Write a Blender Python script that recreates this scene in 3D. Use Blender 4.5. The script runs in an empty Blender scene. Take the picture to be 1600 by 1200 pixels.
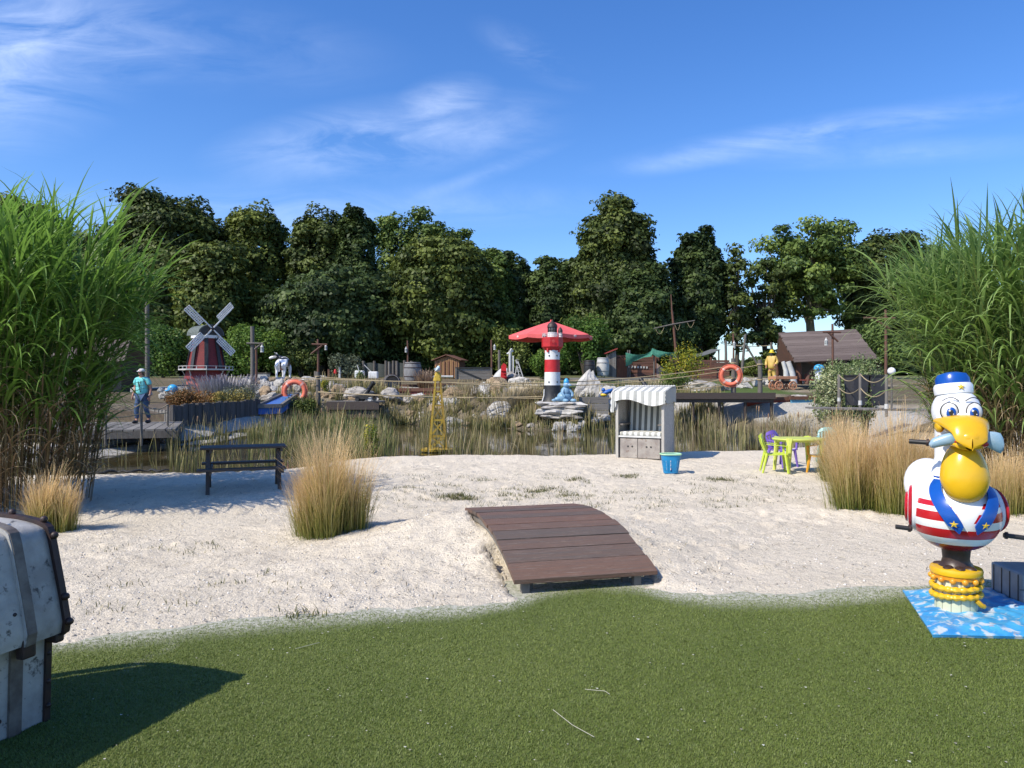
import bpy, bmesh, math, random
import numpy as np
from mathutils import Vector, Matrix, Euler
R = math.radians
random.seed(7); rng = np.random.default_rng(11)
S = bpy.context.scene; C = S.collection
F, HY, CZ = 1160.0, 600.0, 1.6          # focal length in photo pixels, eye-level row, eye height

def lin(r, g=None, b=None):
    if g is None: r, g, b = int(r[1:3], 16), int(r[3:5], 16), int(r[5:7], 16)
    return tuple(((c/255+.055)/1.055)**2.4 if c > 10 else c/255/12.92 for c in (r, g, b))

# ---------------------------------------------------------------- materials
def nodes(name):
    m = bpy.data.materials.new(name); m.use_nodes = True
    nt = m.node_tree; nt.nodes.clear()
    out = nt.nodes.new('ShaderNodeOutputMaterial'); b = nt.nodes.new('ShaderNodeBsdfPrincipled')
    nt.links.new(b.outputs[0], out.inputs[0])
    return m, nt, b
def N(nt, t, **k):
    n = nt.nodes.new(t)
    for a, v in k.items(): setattr(n, a, v)
    return n
def mixrgb(nt, fac, a, b, mode='MIX'):
    n = N(nt, 'ShaderNodeMix', data_type='RGBA', blend_type=mode)
    for i, v in ((0, fac), (6, a), (7, b)):
        if hasattr(v, 'links'): nt.links.new(v, n.inputs[i])
        elif i == 0: n.inputs[0].default_value = v
        else: n.inputs[i].default_value = (*v[:3], 1)
    return n.outputs[2]
def math_(nt, op, a, b=None, c=None, clamp=False):
    n = N(nt, 'ShaderNodeMath', operation=op); n.use_clamp = clamp
    for i, v in enumerate((a, b, c)):
        if v is None: continue
        if hasattr(v, 'links'): nt.links.new(v, n.inputs[i])
        else: n.inputs[i].default_value = v
    return n.outputs[0]
def ramp(nt, fac, stops):
    n = N(nt, 'ShaderNodeValToRGB'); e = n.color_ramp.elements
    while len(e) < len(stops): e.new(.5)
    for i, (p, c) in enumerate(stops):
        e[i].position = p; e[i].color = (*c[:3], 1) if hasattr(c, '__len__') else (c, c, c, 1)
    nt.links.new(fac, n.inputs[0]); return n.outputs[0]
def noise(nt, vec, scale, detail=4, rough=.55, dist=0):
    n = N(nt, 'ShaderNodeTexNoise'); n.inputs['Scale'].default_value = scale; n.inputs['Detail'].default_value = detail
    n.inputs['Roughness'].default_value = rough; n.inputs['Distortion'].default_value = dist
    if vec is not None: nt.links.new(vec, n.inputs['Vector'])
    return n.outputs[0]
def coords(nt, kind='Object', sc=(1, 1, 1)):
    t = N(nt, 'ShaderNodeTexCoord'); mp = N(nt, 'ShaderNodeMapping'); mp.inputs['Scale'].default_value = sc
    nt.links.new(t.outputs[kind], mp.inputs[0]); return mp.outputs[0]
def attr(nt, name):
    n = N(nt, 'ShaderNodeAttribute'); n.attribute_name = name; return n
def bump(nt, b, h, strength=.3, dist=.01):
    n = N(nt, 'ShaderNodeBump'); n.inputs['Strength'].default_value = strength; n.inputs['Distance'].default_value = dist
    nt.links.new(h, n.inputs['Height']); nt.links.new(n.outputs[0], b.inputs['Normal'])
MC = {}
def mat(name, c1, c2=None, sc=(1, 1, 1), ns=6, rough=.7, bmp=.25, bd=.01, metal=0, tint=False, spec=.5, c3=None, lo=.35, hi=.65):
    """weathered surface: c1/c2 mixed by noise (and by the per-piece tint), c3 = specks of wear"""
    if name in MC: return MC[name]
    m, nt, b = nodes(name); c2 = c2 or tuple(x*.7 for x in c1)
    v = coords(nt, 'Object', sc); n = noise(nt, v, ns, 6, .6)
    f = ramp(nt, n, [(lo, 0.), (hi, 1.)])
    if tint: f = math_(nt, 'ADD', math_(nt, 'MULTIPLY', f, .45), math_(nt, 'MULTIPLY', attr(nt, 'tint').outputs['Fac'], .75), clamp=True)
    col = mixrgb(nt, f, c1, c2)
    if c3:
        s = ramp(nt, noise(nt, v, ns*2.7, 5, .7), [(.58, 0.), (.66, 1.)]); col = mixrgb(nt, s, col, c3)
    nt.links.new(col, b.inputs['Base Color'])
    b.inputs['Roughness'].default_value = rough; b.inputs['Metallic'].default_value = metal
    b.inputs['Specular IOR Level'].default_value = spec
    if bmp: bump(nt, b, noise(nt, v, ns*3, 5, .65), bmp, bd)
    MC[name] = m; return m
def leafmat(name, stops, trans=.35, rough=.55, noisy=0, spec=.3, vary=.35):
    """foliage: colour by per-leaf tint (plus a per-plant shift), thin leaves let some light through"""
    m, nt, b = nodes(name)
    t = attr(nt, 'tint').outputs['Fac']
    oi = N(nt, 'ShaderNodeObjectInfo').outputs['Random']
    t2 = math_(nt, 'ADD', t, math_(nt, 'MULTIPLY', math_(nt, 'SUBTRACT', oi, .5), vary), clamp=True)
    col = ramp(nt, t2, stops)
    nt.links.new(col, b.inputs['Base Color']); b.inputs['Roughness'].default_value = rough
    b.inputs['Specular IOR Level'].default_value = spec
    tr = N(nt, 'ShaderNodeBsdfTranslucent'); nt.links.new(col, tr.inputs[0])
    mx = N(nt, 'ShaderNodeMixShader'); mx.inputs[0].default_value = trans
    nt.links.new(b.outputs[0], mx.inputs[1]); nt.links.new(tr.outputs[0], mx.inputs[2])
    nt.links.new(mx.outputs[0], [n for n in nt.nodes if n.type == 'OUTPUT_MATERIAL'][0].inputs[0])
    return m
def blademat(name, low, mid, top, trans=.35, spec=.4):
    """grass: colour runs from foot to tip along each blade (tpos), varied per blade (tint)"""
    m, nt, b = nodes(name)
    p = attr(nt, 'tpos').outputs['Fac']; t = attr(nt, 'tint').outputs['Fac']
    q = math_(nt, 'ADD', p, math_(nt, 'MULTIPLY', math_(nt, 'SUBTRACT', t, .5), .35), clamp=True)
    col = ramp(nt, q, [(0, low), (.45, mid), (.85, top)])
    col = mixrgb(nt, ramp(nt, t, [(.45, 0.), (1, .6)]), col, tuple(x*.45 for x in mid)); col = mixrgb(nt, ramp(nt, t, [(0, .45), (.25, 0.)]), col, tuple(min(1, x*1.25) for x in top))
    nt.links.new(col, b.inputs['Base Color']); b.inputs['Roughness'].default_value = .5; b.inputs['Specular IOR Level'].default_value = spec
    tr = N(nt, 'ShaderNodeBsdfTranslucent'); nt.links.new(col, tr.inputs[0])
    mx = N(nt, 'ShaderNodeMixShader'); mx.inputs[0].default_value = trans
    nt.links.new(b.outputs[0], mx.inputs[1]); nt.links.new(tr.outputs[0], mx.inputs[2])
    nt.links.new(mx.outputs[0], [n for n in nt.nodes if n.type == 'OUTPUT_MATERIAL'][0].inputs[0])
    return m

# ---------------------------------------------------------------- objects
def tag(o, label=None, cat=None, group=None, kind=None):
    if label: o['label'] = label
    if cat: o['category'] = cat
    if group: o['group'] = group
    if kind: o['kind'] = kind
    return o
def thing(name, label, cat, loc=(0, 0, 0), rotz=0, group=None, scale=1):
    o = bpy.data.objects.new(name, None); o.empty_display_size = .2; C.objects.link(o)
    o.location = loc; o.rotation_euler = (0, 0, rotz); o.scale = (scale,)*3
    return tag(o, label, cat, group)
def copy_tree(o, parent=None):
    c = o.copy(); C.objects.link(c)
    if parent: c.parent = parent
    for ch in list(o.children): copy_tree(ch, c)
    return c
class MB:
    """collects shapes, then links them as ONE mesh"""
    def __init__(s): s.v = []; s.f = []; s.sm = []; s.tv = []; s.tint = .5; s.M = Matrix()
    def add(s, vs, fs, smooth=False):
        k = len(s.v)
        for p in vs: s.v.append(tuple(s.M @ Vector(p))); s.tv.append(s.tint)
        for f in fs: s.f.append(tuple(i+k for i in f)); s.sm.append(smooth)
        return s
    def box(s, c, d, rot=None, taper=1):
        hx, hy, hz = d[0]/2, d[1]/2, d[2]/2; q = []
        m = Euler(rot).to_matrix() if rot else Matrix.Identity(3)
        for z in (-1, 1):
            t = taper if z > 0 else 1
            for x, y in ((-1, -1), (1, -1), (1, 1), (-1, 1)): q.append(Vector(c)+m @ Vector((x*hx*t, y*hy*t, z*hz)))
        return s.add(q, [(3, 2, 1, 0), (4, 5, 6, 7), (0, 1, 5, 4), (1, 2, 6, 5), (2, 3, 7, 6), (3, 0, 4, 7)])
    def rbox(s, c, d, r=.01, rot=None):
        bm = bmesh.new(); bmesh.ops.create_cube(bm, size=1)
        bmesh.ops.scale(bm, vec=d, verts=bm.verts)
        bmesh.ops.bevel(bm, geom=bm.edges[:], offset=min(r, min(d)*.45), segments=2, affect='EDGES', profile=.5)
        m = Matrix.Translation(c) @ (Euler(rot).to_matrix().to_4x4() if rot else Matrix())
        bm.verts.ensure_lookup_table(); vs = [m @ v.co for v in bm.verts]; fs = [[v.index for v in f.verts] for f in bm.faces]
        bm.free(); return s.add(vs, fs, False)
    def bar(s, p, q, w, h=None, up=(0, 0, 1)):
        p, q = Vector(p), Vector(q); h = h or w; d = (q-p).normalized(); u = Vector(up)
        if abs(d.dot(u)) > .98: u = Vector((0, 1, 0))
        a = d.cross(u).normalized(); b = a.cross(d); vs = []
        for e in (p, q):
            for i, j in ((-1, -1), (1, -1), (1, 1), (-1, 1)): vs.append(e+a*i*w/2+b*j*h/2)
        return s.add(vs, [(3, 2, 1, 0), (4, 5, 6, 7), (0, 1, 5, 4), (1, 2, 6, 5), (2, 3, 7, 6), (3, 0, 4, 7)])
    def tube(s, pts, r, n=8, cap=True, closed=False):
        pts = [Vector(p) for p in pts]; m = len(pts)
        rr = r if hasattr(r, '__len__') else [r]*m; vs = []; a = None
        for i, p in enumerate(pts):
            d = (pts[(i+1) % m if closed else min(i+1, m-1)]-pts[i-1 if closed else max(i-1, 0)])
            d = d.normalized() if d.length > 1e-9 else Vector((0, 0, 1))
            if a is None:
                a = d.cross(Vector((0, 0, 1)) if abs(d.z) < .9 else Vector((0, 1, 0)))
            a = (a-d*a.dot(d)).normalized(); b = d.cross(a)
            for k in range(n):
                t = 2*math.pi*k/n; vs.append(p+(a*math.cos(t)+b*math.sin(t))*rr[i])
        fs = []
        for i in range(m if closed else m-1):
            j = (i+1) % m
            for k in range(n): fs.append((i*n+k, i*n+(k+1) % n, j*n+(k+1) % n, j*n+k))
        if cap and not closed: fs += [tuple(range(n))[::-1], tuple((m-1)*n+k for k in range(n))]
        return s.add(vs, fs, True)
    def lathe(s, prof, n=24, c=(0, 0, 0), sx=1, sy=1, smooth=True, a0=0, cap=True):
        vs = []
        for r, z in prof:
            for k in range(n):
                t = 2*math.pi*k/n+a0; vs.append((c[0]+r*sx*math.cos(t), c[1]+r*sy*math.sin(t), c[2]+z))
        fs = []; m = len(prof)
        for i in range(m-1):
            for k in range(n): fs.append((i*n+k, i*n+(k+1) % n, (i+1)*n+(k+1) % n, (i+1)*n+k))
        if cap: fs += [tuple(range(n))[::-1], tuple((m-1)*n+k for k in range(n))]
        return s.add(vs, fs, smooth)
    def ell(s, c, r, n=16, m=10, rot=None):
        r = r if hasattr(r, '__len__') else (r, r, r)
        M0 = s.M; s.M = M0 @ Matrix.Translation(c) @ (Euler(rot).to_matrix().to_4x4() if rot else Matrix()) @ Matrix.Diagonal((*r, 1))
        s.lathe([(max(1e-3, math.sin(math.pi*i/m)), -math.cos(math.pi*i/m)) for i in range(m+1)], n); s.M = M0; return s
    def prism(s, poly, y0, y1):               # polygon in xz, extruded along y
        n = len(poly); vs = [(x, y0, z) for x, z in poly]+[(x, y1, z) for x, z in poly]
        return s.add(vs, [tuple(range(n)), tuple(range(n, 2*n))[::-1]]+[(i, i+n, (i+1) % n+n, (i+1) % n) for i in range(n)])
    def grid(s, fn, nu, nv, thick=0, smooth=True):
        vs = [Vector(fn(i/nu, j/nv)) for i in range(nu+1) for j in range(nv+1)]
        fs = [(i*(nv+1)+j, (i+1)*(nv+1)+j, (i+1)*(nv+1)+j+1, i*(nv+1)+j+1) for i in range(nu) for j in range(nv)]
        if thick:
            bm = bmesh.new(); bv = [bm.verts.new(v) for v in vs]; [bm.faces.new([bv[i] for i in f]) for f in fs]
            bmesh.ops.recalc_face_normals(bm, faces=bm.faces)
            bmesh.ops.solidify(bm, geom=bm.faces[:], thickness=thick)
            bm.verts.index_update(); vs = [v.co.copy() for v in bm.verts]; fs = [[v.index for v in f.verts] for f in bm.faces]; bm.free()
        return s.add(vs, fs, smooth)
    def build(s, name, m, parent=None, loc=None, label=None, base=False):
        me = bpy.data.meshes.new(name); v = np.array(s.v, dtype=float).reshape(-1, 3)
        o = bpy.data.objects.new(name, me)
        if base:
            c = np.array([(v[:, 0].min()+v[:, 0].max())/2, (v[:, 1].min()+v[:, 1].max())/2, v[:, 2].min()]); v = v-c; o.location = c
        me.from_pydata(v.tolist(), [], s.f); me.polygons.foreach_set('use_smooth', s.sm)
        a = me.attributes.new('tint', 'FLOAT', 'POINT'); a.data.foreach_set('value', s.tv)
        bm = bmesh.new(); bm.from_mesh(me); bmesh.ops.recalc_face_normals(bm, faces=bm.faces); bm.to_mesh(me); bm.free()
        if any(s.sm) and hasattr(me, 'set_sharp_from_angle'): me.set_sharp_from_angle(angle=R(42))
        for x in (m if isinstance(m, (list, tuple)) else [m]): me.materials.append(x)
        C.objects.link(o)
        if parent: o.parent = parent
        if loc: o.location = loc
        if label: o['label'] = label
        return o

def npmesh(name, verts, quads, m, parent=None, tint=None, tpos=None, smooth=False, k=4):
    """big mesh from numpy arrays"""
    me = bpy.data.meshes.new(name); nv, nf = len(verts), len(quads)
    me.vertices.add(nv); me.vertices.foreach_set('co', verts.astype(np.float32).ravel())
    me.loops.add(nf*k); me.loops.foreach_set('vertex_index', quads.astype(np.int32).ravel())
    me.polygons.add(nf); me.polygons.foreach_set('loop_start', np.arange(nf, dtype=np.int32)*k)
    me.update(calc_edges=True)
    if smooth: me.polygons.foreach_set('use_smooth', np.ones(nf, bool))
    for nm, a in (('tint', tint), ('tpos', tpos)):
        if a is not None:
            at_ = me.attributes.new(nm, 'FLOAT', 'POINT'); at_.data.foreach_set('value', a.astype(np.float32))
    me.materials.append(m); o = bpy.data.objects.new(name, me); C.objects.link(o)
    if parent: o.parent = parent
    return o
def unit(v): return v/np.maximum(np.linalg.norm(v, axis=-1, keepdims=True), 1e-9)
def leaves(P, NRM, size, aspect=.6, jit=.7):
    """one small diamond leaf per point"""
    n = len(P); nn = unit(NRM+rng.normal(0, jit, (n, 3))); a = unit(np.cross(nn, rng.normal(0, 1, (n, 3)))); b = np.cross(nn, a)
    s = (size*(.6+.8*rng.random(n)))[:, None]
    fold = nn*s*.25
    V = np.stack([P+a*s, P+b*s*aspect+fold, P-a*s, P-b*s*aspect+fold], 1).reshape(-1, 3)
    return V, np.arange(4*n).reshape(n, 4)
def blades(base, az, a0, a1, length, width, seg=6, pw=1.3, tint=None, twist=0, wtip=.05, lift=None):
    """arching grass blades: az = heading, a0..a1 = angle from vertical at foot and tip"""
    n = len(base); t = np.linspace(0, 1, seg+1); ang = a0[:, None]+(a1-a0)[:, None]*t[None]**pw
    ds = (length/seg)[:, None]
    r = np.concatenate([np.zeros((n, 1)), np.cumsum(np.sin(ang[:, :-1])*ds, 1)], 1)
    z = np.concatenate([np.zeros((n, 1)), np.cumsum(np.cos(ang[:, :-1])*ds, 1)], 1)
    P = np.stack([base[:, 0:1]+r*np.cos(az)[:, None], base[:, 1:2]+r*np.sin(az)[:, None], base[:, 2:3]+z], 2)
    sd = az+math.pi/2+twist*rng.normal(0, 1, n)
    side = np.stack([np.cos(sd), np.sin(sd), rng.normal(0, .25, n)], 1)[:, None, :]
    w = (width[:, None]*np.minimum(1, (.45+2.5*t)[None])*np.maximum(wtip, (1-t[None]**2.2)))[:, :, None]*.5
    V = np.stack([P-side*w, P+side*w], 2).reshape(-1, 3)
    i = np.arange(n)[:, None]*(seg+1)*2+np.arange(seg)[None]*2
    Q = np.stack([i, i+1, i+3, i+2], 2).reshape(-1, 4)
    T = np.repeat(tint if tint is not None else rng.random(n), (seg+1)*2); TP = np.tile(np.repeat(t, 2), n)
    return V, Q, T, TP
def join(parts):
    V, Q, T, TP = [], [], [], []; k = 0
    for p in parts: V.append(p[0]); Q.append(p[1]+k); T.append(p[2]); TP.append(p[3]); k += len(p[0])
    return np.concatenate(V), np.concatenate(Q), np.concatenate(T), np.concatenate(TP)
def vnoise(x, y, seed=0):
    xi, yi = np.floor(x).astype(np.int64), np.floor(y).astype(np.int64); fx, fy = x-xi, y-yi
    def h(i, j):
        v = (i*374761393+j*668265263+seed*1442695041) & 0x7fffffff; v = ((v ^ (v >> 13))*1274126177) & 0x7fffffff
        return ((v ^ (v >> 16)) & 0xffff)/65535.
    u, w = fx*fx*(3-2*fx), fy*fy*(3-2*fy)
    return (h(xi, yi)*(1-u)+h(xi+1, yi)*u)*(1-w)+(h(xi, yi+1)*(1-u)+h(xi+1, yi+1)*u)*w
def fbm(x, y, sc, oct=4, seed=0):
    s = 0; a = 1; tot = 0
    for o in range(oct): s = s+a*(vnoise(x*sc*2**o+o*17.3, y*sc*2**o-o*9.1, seed+o)-.5); tot += a; a *= .55
    return s/tot*2
def skin(name, joints, edges, m, parent=None, sub=2, root=0):
    """joints: (x,y,z,r) ; one continuous surface grown over a skeleton"""
    me = bpy.data.meshes.new(name); me.from_pydata([j[:3] for j in joints], edges, []); o = bpy.data.objects.new(name, me); C.objects.link(o)
    md = o.modifiers.new('s', 'SKIN'); md.use_smooth_shade = True
    for i, j in enumerate(joints):
        rr = j[3] if hasattr(j[3], '__len__') else (j[3], j[3]); me.skin_vertices[0].data[i].radius = rr
        me.skin_vertices[0].data[i].use_root = (i == root)
    sb = o.modifiers.new('u', 'SUBSURF'); sb.levels = sb.render_levels = sub
    dg = bpy.context.evaluated_depsgraph_get(); me2 = bpy.data.meshes.new_from_object(o.evaluated_get(dg))
    o.modifiers.clear(); o.data = me2; bpy.data.meshes.remove(me); me2.name = name
    me2.materials.clear(); me2.materials.append(m)
    a = me2.attributes.get('tint') or me2.attributes.new('tint', 'FLOAT', 'POINT'); a.data.foreach_set('value', [.5]*len(me2.vertices))
    if parent: o.parent = parent
    return o
SKY_SAT, SKY_VAL, SKY_HUE, SKY_STR, EXPO = 1.2, 1.0, .506, .145, .32
# ---------------------------------------------------------------- terrain
def w2(px, py, z=-.12):
    D = (CZ-z)*F/(py-HY); return ((px-800)/F*D, D)
POND = np.array([(-9.3, 12.9), w2(240, 746), w2(340, 745), w2(460, 738), w2(580, 725), w2(700, 722), w2(960, 720), w2(1060, 714), w2(1160, 714),
    (7.5, 19), (9.6, 21.5), (11.8, 24.5), (12.2, 28), (9, 29.3), (6.7, 30.5), (4.8, 29.6), (3.3, 27.7), (1.2, 27.1), (-.3, 28.4),
    (-1.6, 30.9), (-4.6, 31.7), (-7.2, 31.0), (-8.3, 28.5), (-8.7, 25.0), (-8.6, 22.2), (-9.2, 19.6), (-9.8, 17.2), (-11, 15)])
def pond_sd(x, y):
    """signed distance to the pond's edge, negative over water"""
    x = np.asarray(x, float); y = np.asarray(y, float); d = np.full(x.shape, 1e9); ins = np.zeros(x.shape, bool)
    for (ax, ay), (bx, by) in zip(POND, np.roll(POND, -1, 0)):
        ex, ey = bx-ax, by-ay; t = np.clip(((x-ax)*ex+(y-ay)*ey)/(ex*ex+ey*ey), 0, 1)
        d = np.minimum(d, np.hypot(x-ax-t*ex, y-ay-t*ey))
        c = ((ay > y) != (by > y)) & (x < (bx-ax)*(y-ay)/((by-ay) if by != ay else 1e-9)+ax); ins ^= c
    return np.where(ins, -d, d)
TY = [-400, 14, 17, 20, 24, 27, 30, 36, 40, 46, 54, 500]; TZ = [0, 0, .12, .25, .44, .6, .84, 1.22, 1.5, 1.95, 2.2, 2.2]
TB = [(-9, 4.3), (-4, 4.35), (-2.77, 4.53), (-2.08, 4.82), (-1.1, 5.08), (-.4, 5.2), (0, 5.42), (.25, 5.75), (.6, 5.9), (.95, 5.88), (1.2, 5.6), (1.5, 5.48), (2.2, 5.52), (3.1, 5.78), (3.6, 5.95), (4.4, 5.9), (9, 6.0)]
def turf_d(x, y): return y-np.interp(x, [p[0] for p in TB], [p[1] for p in TB])
BO = Vector((.015, 5.63)); BU = Vector((.969, .247)).normalized(); BV = Vector((-.247, .969)).normalized()   # bridge: left front corner, across, along
BS = [0, .25, .5, 1, 1.45, 2.0]; BZ = [.12, .205, .295, .37, .385, .335]
def bz(s):
    c = np.polyfit(BS, BZ, 4); return float(np.polyval(c, s))
bzc = np.polyfit(BS, BZ, 4)
FP = []
_r = random.Random(3)
for _ in range(26):                                   # trails of footprints over the sand
    fx, fy, fa = _r.uniform(-5, 5.5), _r.uniform(5.8, 13), _r.uniform(0, 6.28)
    for k in range(_r.randint(5, 12)):
        fx += .34*math.cos(fa); fy += .34*math.sin(fa); fa += _r.gauss(0, .15); s_ = .09*(-1)**k
        FP.append((fx-s_*math.sin(fa), fy+s_*math.cos(fa), fa, _r.uniform(.014, .032)))
def prints(x, y):
    z = np.zeros(x.shape)
    for fx, fy, fa, dp in FP:
        m = (np.abs(x-fx) < .32) & (np.abs(y-fy) < .32)
        if not m.any(): continue
        dx, dy = x[m]-fx, y[m]-fy; u = (dx*math.cos(fa)+dy*math.sin(fa))/.13; v = (-dx*math.sin(fa)+dy*math.cos(fa))/.06; r2 = u*u+v*v
        z[m] += -dp*np.exp(-r2**1.5)+dp*.45*np.exp(-(np.sqrt(r2)-1.45)**2*5)
    return z
def height(x, y):
    x = np.asarray(x, float); y = np.asarray(y, float)
    d = pond_sd(x, y)+fbm(x, y, .9, 3, 5)*.25
    T = np.interp(y, TY, TZ)
    far = np.clip((y-15)/6, 0, 1)
    ramp_ = np.clip((d)/(.5+1.6*far), 0, 1); ramp_ = ramp_*ramp_*(3-2*ramp_)
    z = np.where(d > 0, -.14+(T+.14)*ramp_, -.14-np.minimum(.45, .35*-d))
    near = np.clip((17-y)/3, 0, 1)*np.clip(d/.6, 0, 1)
    z = z+near*(fbm(x, y, .45, 3, 21)*.06+np.abs(fbm(x, y, 2.2, 3, 31))*.045+fbm(x, y, 8, 3, 33)*.024)
    z = z+(1-near)*np.clip(d/1.5, 0, 1)*fbm(x, y, .5, 3, 77)*.07
    z = z+prints(x, y)*near*np.clip((y-5.6)/.5, 0, 1)
    # sand banked up round the curved bridge and the grass clump
    for cx, cy, rx, ry, hh in ((-.75, 7.35, .75, .95, .22), (.25, 7.3, .8, 1.0, .26), (1.0, 7.0, .9, 1.2, .10), (-2.05, 8.2, .55, .4, .07), (3.9, 9.3, 1.3, .7, .06)):
        z = z+hh*np.exp(-((x-cx)/rx)**2-((y-cy)/ry)**2)*np.clip((y-5.3)/1.0, 0, 1)
    for cx, cy, rx, ry, hh in ((-11.3, 36.4, 4.2, 2.2, .48), (-8.5, 34.2, 2.0, 1.6, .25), (-.3, 31.8, 2.0, 1.2, .35)):
        z = z+hh*np.exp(-((x-cx)/rx)**2-((y-cy)/ry)**2)*np.clip(d, 0, 1)
    # turf zone: the sand dips below the artificial turf with a ragged rim
    td = turf_d(x, y)+fbm(x, y, 2.2, 4, 3)*.16+fbm(x, y, 14, 2, 8)*.03
    k = np.clip((td+.02)/.30, 0, 1); z = np.where(y < 8, z*np.clip(k*1.0, 0, 1)+(-.02+.028*k)*(1-0*k), z+.008)
    z = np.where((y < 9) & (td > -.02), np.maximum(z, -.02+.036*k), z)
    # kept below the bridge deck
    u = (x-BO.x)*BU.x+(y-BO.y)*BU.y; v = (x-BO.x)*BV.x+(y-BO.y)*BV.y
    dk = np.polyval(bzc, np.clip(v, 0, 2.0))-.1
    inb = (u > -.02) & (u < 1.19) & (v > -.05) & (v < 1.95)
    z = np.where(inb, np.minimum(z, np.where(v < .9, np.minimum(dk-.16, .02+0*dk), dk-.02)), z)
    return z
def hz(x, y): return float(height(np.array([x]), np.array([y]))[0])
def hit(px, py, dmin=3, dmax=60):
    """where the sight line through a photo pixel meets the terrain"""
    D = np.arange(dmin, dmax, .05); X = (px-800)/F*D; zr = CZ-(py-HY)/F*D; h = height(X, D); k = np.nonzero(zr <= h)[0]
    i = k[0] if len(k) else -1
    return Vector((X[i], D[i], h[i]))
def gx(px, D, dz=0):
    x = (px-800)/F*D; return Vector((x, D, hz(x, D)+dz))
def at(px, py, D): return Vector(((px-800)/F*D, D, CZ-(py-HY)/F*D))

xs = np.concatenate([-np.geomspace(420, 14, 40), np.arange(-13.8, -7, .12), np.arange(-7, 7, .04), np.arange(7, 13.8, .12), np.geomspace(14, 420, 40)])
ys = np.concatenate([-np.geomspace(300, 2, 20), np.arange(-1.5, 4, .25), np.arange(4, 9, .03), np.arange(9, 17.5, .06), np.arange(17.5, 50, .2), np.geomspace(50, 500, 40)])
X, Y = np.meshgrid(xs, ys); Z = height(X, Y)
nx, ny = len(xs), len(ys); i = (np.arange(ny-1)[:, None]*nx+np.arange(nx-1)[None]).ravel()
Q = np.stack([i, i+1, i+nx+1, i+nx], 1)
mg, nt, b = nodes('ground_surface')
P = coords(nt, 'Object')
mk = attr(nt, 'zone').outputs['Vector']; sep = N(nt, 'ShaderNodeSeparateXYZ'); nt.links.new(mk, sep.inputs[0])
n1 = noise(nt, P, 1.3, 5, .6); n2 = noise(nt, P, 45, 4, .7); n3 = noise(nt, P, 9, 5, .65); n4 = noise(nt, P, 160, 2, .6)
sand = mixrgb(nt, ramp(nt, n1, [(.35, 0.), (.7, 1.)]), (.79, .695, .55), (.67, .585, .455))
sand = mixrgb(nt, ramp(nt, n2, [(.56, 0.), (.72, .75)]), sand, (.27, .23, .18))
sand = mixrgb(nt, ramp(nt, n4, [(.40, .45), (.55, 0.)]), sand, (.76, .69, .57))
sand = mixrgb(nt, ramp(nt, n3, [(.56, 0.), (.74, .45)]), sand, (.40, .34, .26)); sand = mixrgb(nt, ramp(nt, noise(nt, P, 3.4, 5, .7, 1.), [(.54, 0.), (.64, .28)]), sand, (.44, .38, .30))
grav = mixrgb(nt, ramp(nt, n3, [(.3, 0.), (.7, 1.)]), (.52, .50, .46), (.36, .35, .32)); grav = mixrgb(nt, ramp(nt, n2, [(.5, 0.), (.7, .8)]), grav, (.2, .19, .17))
soil = mixrgb(nt, ramp(nt, n3, [(.3, 0.), (.7, 1.)]), (.15, .12, .07), (.06, .05, .03))
grn = mixrgb(nt, ramp(nt, n1, [(.3, 0.), (.7, 1.)]), (.075, .115, .03), (.10, .14, .045))
c = mixrgb(nt, sep.outputs[0], sand, soil); c = mixrgb(nt, sep.outputs[1], c, grav); c = mixrgb(nt, sep.outputs[2], c, grn)
nt.links.new(c, b.inputs['Base Color']); b.inputs['Roughness'].default_value = .95; b.inputs['Specular IOR Level'].default_value = .15
hh = math_(nt, 'ADD', math_(nt, 'MULTIPLY', n3, 1.), math_(nt, 'ADD', math_(nt, 'MULTIPLY', n2, .45), math_(nt, 'MULTIPLY', n4, .2))); bump(nt, b, hh, 1., .05)
go = npmesh('ground', np.stack([X.ravel(), Y.ravel(), Z.ravel()], 1), Q, mg, smooth=True); tag(go, kind='structure')
d = pond_sd(X, Y)+fbm(X, Y, 1.2, 3, 9)*.35
soil_ = np.clip((.35-d)/.3, 0, 1)*np.clip((Y-12)/2, 0, 1)
soil_ = np.maximum(soil_, np.clip((Y-18)/3, 0, 1)*.95*np.clip(fbm(X, Y, .35, 3, 55)*.8+1.05, 0, 1))
# pale gravel paths on the banks
def band(pts, w):
    p = np.array(pts); dd = np.full(X.shape, 1e9)
    for (ax, ay), (bx, by) in zip(p[:-1], p[1:]):
        ex, ey = bx-ax, by-ay; t = np.clip(((X-ax)*ex+(Y-ay)*ey)/(ex*ex+ey*ey), 0, 1); dd = np.minimum(dd, np.hypot(X-ax-t*ex, Y-ay-t*ey))
    return np.clip((w-dd+fbm(X, Y, 1.5, 3, 91)*.3)/.25, 0, 1)
grav_ = np.maximum(band([(-10.6, 16.6), (-10.2, 19.5), (-9.4, 22.5), (-9.2, 25.6), (-9.2, 29.5)], .75), band([(10.2, 22), (12.8, 25), (13.2, 29), (10, 31), (7, 32)], 1.3))
grav_ = np.maximum(grav_, band([(-25, 38), (-9, 38.5), (5, 41)], 1.0)*.8)
grn_ = np.maximum(np.clip((Y-33.5)/1, 0, 1)*np.clip((X-1)/.8, 0, 1)*np.clip((44-Y)/1, 0, 1)*np.clip((14-X)/1, 0, 1), np.clip((Y-47)/3, 0, 1)*.6)
grn_ = grn_*(1-grav_)
a = go.data.attributes.new('zone', 'FLOAT_VECTOR', 'POINT'); a.data.foreach_set('vector', np.stack([soil_, grav_, grn_], 2).astype(np.float32).ravel())

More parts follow.
